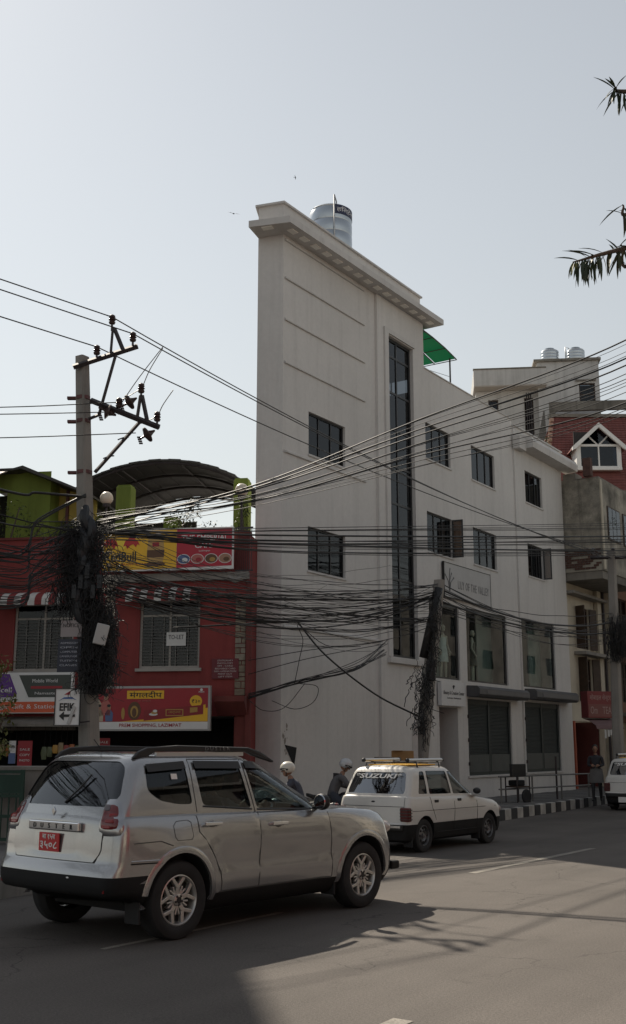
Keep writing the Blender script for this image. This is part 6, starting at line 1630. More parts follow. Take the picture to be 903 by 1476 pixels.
# ------------------------------------------------------------------ people, mannequins, motorcycles
def skin_body(J, E_, mats, parent, name, root, regions, sub=2):
    """one continuous body grown over a skeleton. J: joint -> (pos, radius); regions: bone -> material index"""
    names = list(J); idx = {n: i for i, n in enumerate(names)}
    me = bpy.data.meshes.new('skeleton'); me.from_pydata([J[n][0] for n in names], [(idx[a], idx[b]) for a, b in E_], []); me.update()
    o = bpy.data.objects.new('skeleton', me); col.objects.link(o)
    md = o.modifiers.new('skin', 'SKIN'); md.branch_smoothing = .4
    for i, n in enumerate(names):
        r = J[n][1]; me.skin_vertices[0].data[i].radius = r if isinstance(r, tuple) else (r, r)
        me.skin_vertices[0].data[i].use_root = (n == root)
    ss = o.modifiers.new('sub', 'SUBSURF'); ss.levels = sub; ss.render_levels = sub
    bpy.context.view_layer.update()
    r = bpy.data.meshes.new_from_object(o.evaluated_get(bpy.context.evaluated_depsgraph_get())); bpy.data.objects.remove(o)
    r.materials.clear()
    for m in mats: r.materials.append(m)
    segs = [(Vector(J[a][0]), Vector(J[b][0]), regions.get((a, b), regions.get(b, 0))) for a, b in E_]
    for p in r.polygons:
        c = p.center; best = 1e9; bi = 0
        for a, b, mi in segs:
            ab = b - a; t = max(0, min(1, (c - a).dot(ab) / max(ab.length_squared, 1e-9))); d = (a + ab * t - c).length
            if d < best: best, bi = d, mi
        p.material_index = bi; p.use_smooth = True
    return obj(name, r, None, parent, smooth=True)
def hand(parent, wrist, d, up, m, curl=.5, sc=1.0, name='hand'):
    """palm with five separate bent fingers"""
    w = Vector(wrist); d = Vector(d).normalized(); up = Vector(up); up = (up - d * up.dot(d)).normalized(); side = d.cross(up)
    mb = MB(); mb.tube([w, w + d * .03 * sc, w + d * .08 * sc], [.024 * sc, .036 * sc, .034 * sc], 8)
    for k, (ln, off_) in enumerate(((.07, -.030), (.08, -.010), (.075, .010), (.06, .028))):
        b = w + d * .075 * sc + side * off_ * sc; q = [b]
        a = 0
        for j in range(3):
            a += curl * .7; q.append(q[-1] + (d * math.cos(a) - up * math.sin(a)) * ln * sc / 3)
        mb.tube(q, [.010 * sc, .0095 * sc, .009 * sc, .007 * sc], 6)
    b = w + d * .025 * sc - side * .03 * sc; dd = (d * .6 - side * .8).normalized()
    mb.tube([b, b + dd * .035 * sc, b + dd * .05 * sc + d * .02 * sc - up * curl * .02 * sc], [.012 * sc, .011 * sc, .008 * sc], 6)
    return mb.build(name, m, parent, smooth=True)
def head(parent, c, f, skin, hair, sc=1.0, hair_len=0.0, helmet=None):
    """head with brow, nose, lips, ears and hair; f = facing direction"""
    f = Vector(f).normalized(); up = Vector((0, 0, 1)); up = (up - f * up.dot(f)).normalized(); s = f.cross(up)
    M = Matrix((( f.x, s.x, up.x, c[0]), (f.y, s.y, up.y, c[1]), (f.z, s.z, up.z, c[2]), (0, 0, 0, 1)))
    mb = MB(); mb.ball((0, 0, .015), .092 * sc, .074 * sc, .105 * sc, 16, 12); mb.ball((.035 * sc, 0, -.055 * sc), .052 * sc, .05 * sc, .055 * sc, 12, 8)
    mb.tube([(.085 * sc, 0, .02 * sc), (.108 * sc, 0, -.015 * sc), (.092 * sc, 0, -.025 * sc)], [.008 * sc, .014 * sc, .01 * sc], 6)
    for y in (-1, 1): mb.ball((-.005, y * .075 * sc, .0), .018 * sc, .008 * sc, .03 * sc, 8, 6); mb.ball((.075 * sc, y * .03 * sc, .035 * sc), .016 * sc, .022 * sc, .007 * sc, 8, 6)
    mb.ball((.086 * sc, 0, -.055 * sc), .008 * sc, .022 * sc, .006 * sc, 8, 6)
    h = mb.xf(M).build('head', skin, parent, smooth=True)
    ey = MB()
    for y in (-1, 1): ey.ball((.083 * sc, y * .03 * sc, .018 * sc), .006 * sc, .012 * sc, .007 * sc, 8, 6)
    ey.xf(M).build('eyes', M_BLACK, h, smooth=True)
    if helmet:
        hm = MB(); n, k = 22, 12
        prof = []
        hm.ball((-.005, 0, .045), .135 * sc, .12 * sc, .125 * sc, 22, 14); hm.v = [(x, y, max(z, -.04) if x < .03 else max(z, .015)) for x, y, z in hm.v]
        ho = hm.xf(M).build('helmet', helmet, h, smooth=True)
        vz = MB(); vz.ball((.0, 0, .04), .140 * sc, .122 * sc, .05 * sc, 18, 8); vz.v = [(max(x, .02), y, z) for x, y, z in vz.v]; vz.xf(M).build('visor', M_BLACK, ho, smooth=True)
        dt = MB(); dt.ball((.0, -.12 * sc, .02), .02, .008, .02, 8, 6); dt.ball((.0, .12 * sc, .02), .02, .008, .02, 8, 6); dt.xf(M).build('visor_pivot', M_BLACK, ho, smooth=True)
        sp = MB(); sp.tube([(.02, -.085 * sc, -.02), (.03, -.06 * sc, -.10), (.03, .06 * sc, -.10), (.02, .085 * sc, -.02)], .008, 5); sp.xf(M).build('chin_strap', M_BLACK, ho)
    elif hair:
        hr = MB(); hr.ball((-.02 * sc, 0, .045 * sc), .098 * sc, .084 * sc, .092 * sc, 16, 10); hr.v = [(min(x, .06 * sc - .3 * max(0, .06 * sc - z)), y, z) for x, y, z in hr.v]
        if hair_len: hr.ball((-.07 * sc, 0, -.03 * sc), .05 * sc, .065 * sc, hair_len, 12, 8)
        hr.xf(M).build('hair', hair, h, smooth=True)
    return h
SKINM = mat('skin_brown', (.26, .14, .09), .6, .06, 6); HAIRM = mat('hair_black', (.012, .010, .009), .55, .2, 20)
def torso_arms(hip, chest, neck, sh, arms, legs, scale=1.0):
    pass
# --- riders
def motorcycle(label, loc, rz, tank_c):
    t = thing('motorcycle', label, 'motorcycle', loc, rz, 'motorcycles standing by the white wall')
    tm = mat('bike_' + str(tank_c), tank_c, .3, .05, 5, coat=.5)
    for x in (-.62, .66):
        tw = MB(); n = 36; 
        tw.lathe([(.235, -.04), (.27, -.055), (.30, -.03), (.305, 0), (.30, .03), (.27, .055), (.235, .04)], n, axis='y'); tw.f = tw.f[:-2]
        w = tw.build('wheel', M_RUBBER, t, smooth=40, loc=(x, 0, .303))
        rm = MB(); rm.lathe([(.238, -.03), (.22, 0), (.238, .03)], n, axis='y'); rm.f = rm.f[:-2]; rm.build('rim', M_STEEL, w, smooth=True)
        for k in range(5):
            a = R(72 * k); MB().tube([(.03 * math.cos(a), 0, .03 * math.sin(a)), (.225 * math.cos(a), 0, .225 * math.sin(a))], .014, 5).build('spoke', M_IRON, w)
        MB().lathe([(.05, -.07), (.05, .07)], 14, axis='y').build('hub', M_STEEL, w)
        f = MB()
        for k in range(13):
            a = R((15 if x > 0 else 20) + 140 * k / 12)
            f.v += [(.335 * math.cos(a), -.06, .335 * math.sin(a)), (.345 * math.cos(a), 0, .345 * math.sin(a)), (.335 * math.cos(a), .06, .335 * math.sin(a))]
        for k in range(12):
            for j in range(2): f.f.append((k*3 + j, k*3 + j + 1, (k+1)*3 + j + 1, (k+1)*3 + j))
        f.build('mudguard', tm, t, smooth=True, loc=(x, 0, .303))
    for y in (-.08, .08):
        MB().tube([(.66, y, .303), (.48, y, .78), (.42, y, .92)], .022, 8).build('fork', M_STEEL, t); MB().tube([(-.62, y, .303), (-.1, y, .38)], .022, 8).build('swing_arm', M_IRON, t); MB().tube([(-.60, y * 1.3, .33), (-.42, y * 1.3, .66)], .025, 8).build('shock', M_STEEL, t)
    MB().tube([(.44, 0, .80), (.15, 0, .70), (-.35, 0, .66)], .03, 8).build('frame', M_IRON, t); MB().tube([(.44, 0, .76), (.28, 0, .35), (-.1, 0, .30)], .026, 8).build('frame', M_IRON, t)
    MB().box(-.08, .24, -.11, .11, .28, .56).build('engine', mat('engine_grey', (.18, .18, .18), .5, .2, 9, metal=.5), t, bevel=.04)
    MB().ball((.20, 0, .76), .25, .14, .115, 16, 10).build('fuel_tank', tm, t, smooth=True)
    MB().prism([(-.02, -.11, .74), (-.10, -.11, .78), (-.50, -.10, .82), (-.60, -.08, .85), (-.60, -.08, .79), (-.42, -.11, .71), (-.05, -.12, .68)], (0, .22, 0)).build('seat', M_BLACK, t, fix=True, bevel=.02)
    MB().prism([(-.40, -.09, .70), (-.70, -.06, .80), (-.74, -.05, .74), (-.45, -.09, .62)], (0, .14, 0)).build('tail_panel', tm, t, fix=True, bevel=.015)
    MB().ball((-.74, 0, .76), .03, .06, .03, 10, 6).build('tail_lamp', mat('lamp_red', (.16, .006, .008), .12), t, smooth=True)
    MB().tube([(.34, -.34, 1.0), (.42, -.2, .98), (.44, 0, .94), (.42, .2, .98), (.34, .34, 1.0)], .014, 8).build('handlebar', M_IRON, t)
    for y in (-.3, .3): MB().tube([(.36, y, 1.0), (.40, y * 1.15, 1.13)], .006, 5).build('mirror_stalk', M_IRON, t); MB().ball((.41, y * 1.2, 1.16), .02, .06, .04, 10, 6).build('mirror', M_BLACK, t, smooth=True)
    MB().ball((.52, 0, .90), .09, .09, .09, 14, 10).build('headlamp', M_BLACK, t, smooth=True)
    MB().tube([(.2, -.13, .3), (-.2, -.15, .26), (-.7, -.16, .36)], [.02, .035, .045], 10).build('exhaust', M_STEEL, t, smooth=True)
    MB().tube([(-.05, .1, .3), (-.1, .22, .02)], .012, 6).build('side_stand', M_IRON, t)
    return t
def rider(label, loc, rz, jacket, helmet, lean, look, group=None):
    t = thing('person', label, 'person', loc, rz, group)
    jm = mat('jacket_' + str(jacket[0]), jacket, .85, .12, 7); tr = mat('trousers_dark', (.035, .04, .055), .85, .12, 7)
    hp = Vector((-.18, 0, .87)); ch = hp + Vector((math.sin(lean) * .34, 0, math.cos(lean) * .34)); nk = hp + Vector((math.sin(lean) * .50, 0, math.cos(lean) * .50))
    J = {'pelvis': (tuple(hp), (.15, .13)), 'waist': (tuple(hp.lerp(ch, .5)), (.14, .115)), 'chest': (tuple(ch), (.165, .12)), 'neck': (tuple(nk), .06), 'headb': (tuple(nk + Vector((.03, 0, .09))), .055)}
    E_ = [('pelvis', 'waist'), ('waist', 'chest'), ('chest', 'neck'), ('neck', 'headb')]
    for s, n in ((-1, 'r'), (1, 'l')):
        sh = ch + Vector((.02, s * .19, .10)); el = Vector((.12, s * .30, (sh.z + 1.0) / 2 - .04)); wr = Vector((.31, s * .31, 1.03))
        J['sh' + n] = (tuple(sh), .07); J['el' + n] = (tuple(el), .052); J['wr' + n] = (tuple(wr), .036)
        E_ += [('chest', 'sh' + n), ('sh' + n, 'el' + n), ('el' + n, 'wr' + n)]
        J['hip' + n] = (tuple(hp + Vector((.03, s * .11, -.04))), .095); J['kn' + n] = ((.22, s * .22, .66), .068); J['an' + n] = ((.02, s * .19, .22), .046); J['to' + n] = ((.16, s * .20, .17), .04)
        E_ += [('pelvis', 'hip' + n), ('hip' + n, 'kn' + n), ('kn' + n, 'an' + n), ('an' + n, 'to' + n)]
    reg = {}
    for n in 'rl':
        for b in ('hip', 'kn', 'an'): reg[b + n] = 1
        reg['to' + n] = 3
    reg['headb'] = 2
    b = skin_body(J, E_, [jm, tr, SKINM, M_BLACK], t, 'body', 'pelvis', reg)
    for s, n in ((-1, 'r'), (1, 'l')): hand(t, J['wr' + n][0], (.8, 0, -.3), (0.3, 0, 1), SKINM, 1.0)
    head(t, tuple(nk + Vector((.06, 0, .17))), look, SKINM, HAIRM, 1.0, helmet=helmet)
    return t
motorcycle('motorcycle under the cream-helmeted rider facing the red building', (-.34, 18.8, 0), R(170), (.05, .05, .06))
r1 = rider('person in cream helmet and dark jacket seated on a motorcycle facing left shops', (-.34, 18.8, 0), R(170), (.05, .055, .075), mat('helmet_cream', (.62, .59, .52), .35, .05, 4, coat=.3), .42, (1, .1, -.1))
motorcycle('motorcycle under the grey-jacketed rider behind the white taxi', (.48, 21.2, 0), R(15), (.02, .02, .025))
r2 = rider('person in silver helmet and grey jacket bent over a motorcycle behind the taxi', (.48, 21.2, 0), R(15), (.085, .08, .085), mat('helmet_silver', (.42, .43, .45), .3, .05, 4, coat=.3), .52, (1, -.2, -.6))
r1.scale = (.95, .95, .87); r2.scale = (.95, .95, .9)
# --- walking person
wp_ = thing('person', 'person in dark top and grey tunic walking on the pavement past the shop', 'person', (8.1, 32.6, .14), R(-110))
topm = mat('dark_top', (.03, .03, .036), .85, .12, 8); tun = mat('grey_tunic', (.15, .14, .135), .85, .12, 8); leg = mat('dark_leggings', (.03, .028, .03), .85, .1, 8)
J = {'pelvis': ((0, 0, .84), (.145, .11)), 'waist': ((.0, 0, .98), (.125, .095)), 'chest': ((.01, 0, 1.16), (.15, .105)), 'neck': ((.0, 0, 1.31), .05), 'headb': ((.01, 0, 1.37), .05)}
E_ = [('pelvis', 'waist'), ('waist', 'chest'), ('chest', 'neck'), ('neck', 'headb')]
for s, n, lx, kx in ((-1, 'r', .16, .10), (1, 'l', -.18, -.02)):
    J['sh' + n] = ((.0, s * .165, 1.25), .06); J['el' + n] = ((.02, s * .21, 1.02), .045); J['wr' + n] = ((.17, s * .10, 1.0), .032)
    J['hip' + n] = ((0, s * .085, .80), .09); J['kn' + n] = ((kx, s * .09, .45), .06); J['an' + n] = ((lx, s * .09, .08), .038); J['to' + n] = ((lx + .13, s * .10, .035), .033)
    E_ += [('chest', 'sh' + n), ('sh' + n, 'el' + n), ('el' + n, 'wr' + n), ('pelvis', 'hip' + n), ('hip' + n, 'kn' + n), ('kn' + n, 'an' + n), ('an' + n, 'to' + n)]
reg = {'headb': 3, 'waist': 1, 'hipr': 1, 'hipl': 1}
for n in 'rl': reg.update({'kn' + n: 2, 'an' + n: 2, 'to' + n: 4})
skin_body(J, E_, [topm, tun, leg, SKINM, M_BLACK], wp_, 'body', 'pelvis', reg)
sk = MB(); prv = [(.17, .115, .92), (.185, .135, .78), (.205, .16, .60), (.21, .165, .53)]
for k, (a, b, z) in enumerate(prv):
    for j in range(20):
        th = 2 * math.pi * j / 20; wv = 1 + .04 * math.sin(th * 5 + k); sk.v.append((b * math.cos(th) * wv, a * math.sin(th) * wv, z))
for k in range(3):
    for j in range(20): sk.f.append((k*20 + j, (k+1)*20 + j, (k+1)*20 + (j+1) % 20, k*20 + (j+1) % 20))
sk.build('tunic', tun, wp_, smooth=True)
for n, u in (('r', 1), ('l', 1)): hand(wp_, J['wr' + n][0], (.7, -.4 if n == 'l' else .4, .2), (0, 0, 1), SKINM, .9)
head(wp_, (.03, 0, 1.47), (1, .1, -.15), SKINM, HAIRM, .95, .09)
# --- driver in the SUV (right-hand drive), hand on the wheel
dv = thing('person', 'driver in pale shirt seated at the wheel of the silver SUV', 'person', (-1.87, 11.08, 0), R(90 - 40.74))
shm = mat('shirt_pale', (.26, .27, .29), .85, .1, 8); tr = mat('trousers_dark', (.035, .04, .055), .85)
J = {'pelvis': ((1.02, -.36, .74), (.15, .13)), 'waist': ((.96, -.36, .88), (.14, .12)), 'chest': ((.90, -.36, 1.06), (.165, .12)), 'neck': ((.88, -.36, 1.21), .055), 'headb': ((.90, -.36, 1.27), .05)}
E_ = [('pelvis', 'waist'), ('waist', 'chest'), ('chest', 'neck'), ('neck', 'headb')]
for s, n in ((-1, 'r'), (1, 'l')):
    J['sh' + n] = ((.91, -.36 + s * .18, 1.15), .065); J['el' + n] = ((1.18, -.36 + s * .22, .98), .048); J['wr' + n] = ((1.47, -.36 + s * .14, 1.08), .034)
    J['hip' + n] = ((1.08, -.36 + s * .1, .74), .09); J['kn' + n] = ((1.46, -.36 + s * .13, .80), .065); J['an' + n] = ((1.72, -.36 + s * .12, .50), .045)
    E_ += [('chest', 'sh' + n), ('sh' + n, 'el' + n), ('el' + n, 'wr' + n), ('pelvis', 'hip' + n), ('hip' + n, 'kn' + n), ('kn' + n, 'an' + n)]
reg = {'headb': 2, 'wrr': 2, 'wrl': 2}
for n in 'rl': reg.update({'hip' + n: 1, 'kn' + n: 1, 'an' + n: 1})
skin_body(J, E_, [shm, tr, SKINM], dv, 'body', 'pelvis', reg)
for n in 'rl': hand(dv, J['wr' + n][0], (.7, 0, .5), (-.4, 0, .8), SKINM, .9)
head(dv, (.94, -.36, 1.36), (1, .05, 0), SKINM, HAIRM, .95)
# --- mannequins in the showroom (same street axes as the white building)
def mannequin(label, s, y, dress, turn):
    p = Matrix.Rotation(R(56.5), 4, 'Z') @ Vector((s, y, 0)) + Vector((-0.74, 25.9, 3.60))
    t = thing('mannequin', label, 'mannequin', p, R(56.5) + turn, 'dressed mannequins in the showroom windows')
    pm_ = mat('mannequin_skin', (.50, .44, .38), .5, .04, 4)
    J = {'pelvis': ((0, 0, .93), (.12, .10)), 'waist': ((0, 0, 1.06), (.095, .085)), 'chest': ((0, 0, 1.26), (.13, .10)), 'neck': ((0, 0, 1.42), .045), 'headb': ((.0, 0, 1.50), .045)}
    E_ = [('pelvis', 'waist'), ('waist', 'chest'), ('chest', 'neck'), ('neck', 'headb')]
    for q, n in ((-1, 'r'), (1, 'l')):
        J['sh' + n] = ((0, q * .15, 1.36), .052); J['el' + n] = ((-.04, q * .21, 1.12), .04); J['wr' + n] = ((.08, q * .19, .92), .028)
        J['hip' + n] = ((0, q * .08, .88), .088); J['kn' + n] = ((.02 * q, q * .075, .48), .055); J['an' + n] = ((.03 * q, q * .08, .08), .034); J['to' + n] = ((.03 * q + .12, q * .09, .025), .028)
        E_ += [('chest', 'sh' + n), ('sh' + n, 'el' + n), ('el' + n, 'wr' + n), ('pelvis', 'hip' + n), ('hip' + n, 'kn' + n), ('kn' + n, 'an' + n), ('an' + n, 'to' + n)]
    dm = mat('dress_%.2f' % dress[0], dress, .85, .12, 8)
    skin_body(J, E_, [dm, pm_], t, 'body', 'pelvis', {**{b + n: 1 for b in ('sh', 'el', 'wr', 'kn', 'an', 'to') for n in 'rl'}, 'headb': 1, 'neck': 1})
    d_ = MB(); pv_ = [(.135, .11, 1.32), (.115, .10, 1.08), (.15, .13, .92), (.17, .15, .70), (.175, .155, .58)]
    for k, (a, b, z) in enumerate(pv_):
        for j in range(20): th = 2 * math.pi * j / 20; d_.v.append((b * math.cos(th) * (1 + .03 * math.sin(5 * th + k)), a * math.sin(th) * (1 + .03 * math.sin(5 * th)), z))
    for k in range(4):
        for j in range(20): d_.f.append((k*20 + j, (k+1)*20 + j, (k+1)*20 + (j+1) % 20, k*20 + (j+1) % 20))
    d_.build('dress', dm, t, smooth=True)
    for n in 'rl': hand(t, J['wr' + n][0], (.3, 0, -1), (1, 0, 0), pm_, .4)
    head(t, (.01, 0, 1.60), (1, 0, .02), pm_, None, .95)
mannequin('mannequin in a taupe knee-length dress behind the middle showroom pane', 11.12, .42, (.20, .17, .15), R(-60))
mannequin('mannequin in a white patterned dress behind the leaning pole', 9.15, .45, (.60, .62, .62), R(-110))
# ------------------------------------------------------------------ plants
def leaf_cloud(mb, c, rad, n, size, rn, droop=.3, asp=.4):
    for k in range(n):
        while True:
            p = Vector((rn.uniform(-1, 1), rn.uniform(-1, 1), rn.uniform(-1, 1)))
            if .25 < p.length < 1: break
        p = Vector((c[0] + p.x * rad[0], c[1] + p.y * rad[1], c[2] + p.z * rad[2]))
        a, e = rn.uniform(0, 6.28), rn.uniform(-.9, .6) - droop
        d = Vector((math.cos(a) * math.cos(e), math.sin(a) * math.cos(e), math.sin(e))); u = d.cross(Vector((rn.uniform(-.4, .4), rn.uniform(-.4, .4), 1))).normalized()
        s = size * rn.uniform(.6, 1.3); w = s * asp
        mb.poly([tuple(p), tuple(p + d * s * .45 + u * w * .5 - Vector((0, 0, s * .05))), tuple(p + d * s), tuple(p + d * s * .45 - u * w * .5 - Vector((0, 0, s * .05)))])
def bush(name, label, cat, base, stems, clouds, leaf, n, size, seed, group=None, asp=.4):
    t = thing(name, label, cat, base, 0, group); rn = random.Random(seed)
    sm = MB()
    for q in stems: sm.tube(spline(q, 5), [.03 - .022 * i / (len(q) * 5) for i in range((len(q) - 1) * 5 + 1)], 6)
    sm.build('trunk', M_BARK, t, smooth=True)
    mb = MB()
    for c, rad in clouds: leaf_cloud(mb, c, rad, n, size, rn, asp=asp)
    o = mb.build('crown', leaf, t); o['kind'] = 'stuff'
    return t
bush('street_shrub', 'yellow-green shrub standing before the stationery board at the left', 'shrub', (-5.15, 17.6, .14), [[(0, 0, 0), (.05, 0, 1.0), (.1, 0, 2.0), (.25, 0, 2.7)], [(0, 0, .8), (.2, -.1, 1.5), (.35, -.1, 2.0)], [(0, 0, .6), (-.3, .1, 1.4), (-.5, .1, 2.2)]],
     [((.18, 0, 2.75), (.25, .3, .3)), ((.30, 0, 2.25), (.22, .3, .3)), ((.1, 0, 1.85), (.38, .3, .28)), ((-.3, 0, 2.3), (.4, .4, .5)), ((.25, 0, 1.55), (.25, .25, .15))], M_LEAF2, 150, .09, 2)
bush('terrace_plant', 'dark leafy plant in the terrace planter under the arched canopy', 'plant', (-3.3, 27.0, 5.7), [[(0, 0, 0), (.05, 0, .8), (.1, 0, 1.5)], [(.2, 0, 0), (.4, 0, .8), (.6, 0, 1.3)], [(-.3, 0, 0), (-.4, 0, .7), (-.6, 0, 1.2)]],
     [((0, 0, 1.45), (.35, .3, .3)), ((.3, 0, 1.75), (.25, .25, .35)), ((-.55, 0, 1.1), (.35, .3, .28)), ((.75, 0, 1.2), (.45, .3, .3)), ((1.25, 0, 1.1), (.3, .3, .25))], M_LEAFDK, 190, .09, 3)
bush('terrace_plant', 'thin leafy plant beside the green pillar next to the white wall', 'plant', (-1.75, 27.0, 5.7), [[(0, 0, 0), (.05, 0, .8), (0, 0, 1.6)]], [((0, 0, 1.3), (.2, .2, .45)), ((.05, 0, 1.75), (.15, .15, .2))], M_LEAFDK, 130, .08, 9)
bush('terrace_plant', 'olive climbing plant before the lime green terrace room', 'plant', (-7.6, 27.0, 5.7), [[(0, 0, 0), (.1, 0, .9), (.3, 0, 1.8)], [(.5, 0, 0), (.6, 0, .8), (.9, 0, 1.4)]],
     [((.2, 0, 1.5), (.5, .3, .55)), ((.9, 0, 1.05), (.45, .3, .4)), ((1.5, 0, .95), (.4, .3, .25)), ((-.4, 0, 1.3), (.4, .3, .5))], M_LEAF, 190, .085, 4)
bush('balcony_plant', 'small potted plant on the stained house balcony', 'plant', (11.3, 41.6, 9.6), [[(0, 0, 0), (0, 0, .3), (.1, 0, .5)]], [((0, 0, .45), (.3, .3, .22))], M_LEAF, 120, .1, 5)
bush('roof_plant', 'potted plant on the end parapet of the white wing', 'plant', (9.0, 41.3, 12.2), [[(0, 0, 0), (0, 0, .5), (.05, 0, .9)]], [((0, 0, .9), (.2, .2, .3))], M_LEAF, 90, .1, 6)
# tree at the near right pavement whose tips reach into the picture
TR = thing('weeping_tree', 'tree with long narrow drooping leaves reaching in over the road', 'tree', (3.9, 5.6, 0))
o_ = Vector((3.9, 5.6, 0))
MB().tube(spline([(0, 0, -.05), (.05, .02, 1.5), (-.05, 0, 3.0), (.05, .05, 4.6), (-.1, 0, 6.4)], 5), [.16 - .13 * i / 20 for i in range(21)], 10).build('trunk', M_BARK, TR, smooth=True)
tips = [(at(826, 378, 6.0), at(905, 357, 6.05)), (at(886, 125, 6.2), at(915, 132, 6.2)), (at(897, 295, 6.0), at(925, 300, 6.0)), (at(895, 352, 6.3), at(925, 372, 6.3))]
lm_ = MB(); lm_.tube([(0, 0, 0), (.35, 0, 0)], 0, 3)
def leaf_mesh(L_, W):
    mb = MB(); n = 5
    for i in range(n + 1):
        t = i / n; w = W * math.sin(math.pi * (t * .92 + .06)) ; z = -.22 * L_ * t * t
        mb.v += [(L_ * t, -w, z + w * .3), (L_ * t, 0, z), (L_ * t, w, z + w * .3)]
    for i in range(n):
        for j in range(2): mb.f.append((i*3 + j, i*3 + j + 1, (i+1)*3 + j + 1, (i+1)*3 + j))
    me = mb.mesh('leaf'); me.materials.append(M_LEAFDK); me.polygons.foreach_set('use_smooth', [True] * len(me.polygons)); return me
LMS = [leaf_mesh(.17, .010), leaf_mesh(.14, .010), leaf_mesh(.10, .008)]; lms2 = leaf_mesh(.10, .010); lms2.materials.clear(); lms2.materials.append(M_LEAF2)
rn = random.Random(14)
for bi, (tip, mid) in enumerate(tips):
    tip, mid = tip - o_, mid - o_
    root = Vector((0, 0, 4.2 + .5 * bi)); P = spline([root, root.lerp(mid, .5) + Vector((0, 0, .35)), mid, tip], 10)
    MB().tube(P, [.035 - .031 * i / (len(P) - 1) for i in range(len(P))], 6).build('branch', M_BARK, TR, smooth=True)
    n = (52, 22, 8, 8)[bi]
    for k in range(n):
        f = .66 + .34 * (k + rn.random()) / n; i = min(int(f * (len(P) - 1)), len(P) - 2); p = P[i].lerp(P[i+1], f * (len(P) - 1) - i); d = (P[i+1] - P[i]).normalized()
        side = rn.uniform(0, 6.28); e = Vector((math.cos(side), math.sin(side) * .8, math.sin(side) * .6))
        v = (d * rn.uniform(.2, .9) + e * .7 + Vector((0, 0, -1.3 if rn.random() < .85 else .5))).normalized()
        o = bpy.data.objects.new('leaf', lms2 if (k > n - 6 and bi == 0) else rn.choice(LMS)); col.objects.link(o); o.parent = TR
        o.location = p; o.rotation_euler = v.to_track_quat('X', 'Z').to_euler()
cw = MB(); rn = random.Random(15)
for k in range(26):
    a = rn.uniform(0, 6.28); h = rn.uniform(3.6, 7.6); r0 = rn.uniform(.6, 1.6); e = Vector((math.cos(a) * r0 + .5, math.sin(a) * r0, h))
    if (e + o_).x / (e + o_).y < .345: e.x += 1.2
    root = Vector((0, 0, h - .8)); P = spline([root, root.lerp(e, .5) + Vector((0, 0, .25)), e], 6)
    MB().tube(P, [.03 - .024 * i / (len(P) - 1) for i in range(len(P))], 5).build('branch', M_BARK, TR, smooth=True)
    for j in range(60):
        p = P[rn.randrange(3, len(P))]; v = Vector((rn.uniform(-1, 1), rn.uniform(-1, 1), rn.uniform(-1.3, .2))).normalized(); u = v.cross(Vector((0, 0, 1))).normalized() * .008; L_ = rn.uniform(.1, .2)
        if (p + o_ + v * L_).x / (p + o_).y < .33: continue
        cw.poly([tuple(p), tuple(p + v * L_ * .5 + u), tuple(p + v * L_), tuple(p + v * L_ * .5 - u)])
c_ = cw.build('crown', M_LEAFDK, TR); c_['kind'] = 'stuff'
# ------------------------------------------------------------------ low wall, gate, boxes, birds, second taxi
lw_ = thing('low_wall', 'low rendered concrete wall between the pavement and the shops', 'wall', (-4.55, 18.9, .14), R(-6))
MB().box(-4.2, .95, 0, .22, 0, 1.16).build('wall', M_CONC, lw_); MB().box(-4.25, 1.0, -.04, .26, 1.16, 1.23).build('coping', M_CONC, lw_, bevel=.012)
gt = thing('iron_gate', 'dark green iron gate with slats before the low wall', 'gate', (-4.72, 18.55, .14), R(-6))
for x in (-1.5, 0): MB().box(x - .03, x + .03, -.03, .03, 0, 1.18).build('post', M_GREENGATE, gt)
for z in (.06, .42, .74, 1.12): MB().box(-1.47, -.03, -.02, .02, z, z + .05).build('rail', M_GREENGATE, gt)
MB().box(-1.47, -.03, -.012, .012, .80, 1.1).build('sheet_panel', M_GREENGATE, gt)
for k in range(12): MB().box(-1.42 + k * .12, -1.40 + k * .12, -.01, .01, .11, .80).build('bar', M_GREENGATE, gt)
for (x, y), lab, m, s in (((1.78, 22.6), 'brown cardboard carton standing behind the taxi roof bars', mat('cardboard', (.27, .15, .06), .8, .12, 5), 1), ((1.42, 22.6), 'small glass display case beside the brown carton', None, 0)):
    t = thing('carton' if s else 'display_case', lab, 'box' if s else 'case', (x, y, .14), R(-4))
    MB().box(-.24, .24, -.2, .2, 0, .95).build('stand', M_WOOD, t)
    if s:
        MB().box(-.22, .22, -.2, .2, .952, 1.46).build('carton', m, t, bevel=.008); MB().box(-.222, .222, -.03, .03, 1.458, 1.463).build('tape', mat('tape_tan', (.34, .22, .11), .4, .05, 5), t); MB().box(-.20, .0, -.3, -.02, 1.465, 1.47).build('flap', m, t)
    else:
        f = MB()
        for a in (-.19, .19):
            for b in (-.17, .17): f.box(a - .012, a + .012, b - .012, b + .012, .952, 1.32)
        f.box(-.202, .202, -.182, .182, 1.32, 1.34); f.build('frame', M_WOOD, t); MB().box(-.178, .178, -.176, -.172, .955, 1.318).build('pane', M_GLASS_SHOP, t)
        MB().box(-.15, .15, -.1, .1, 1.0, 1.2).build('goods', mat('goods_pale', (.35, .33, .28), .7, .1, 5), t)
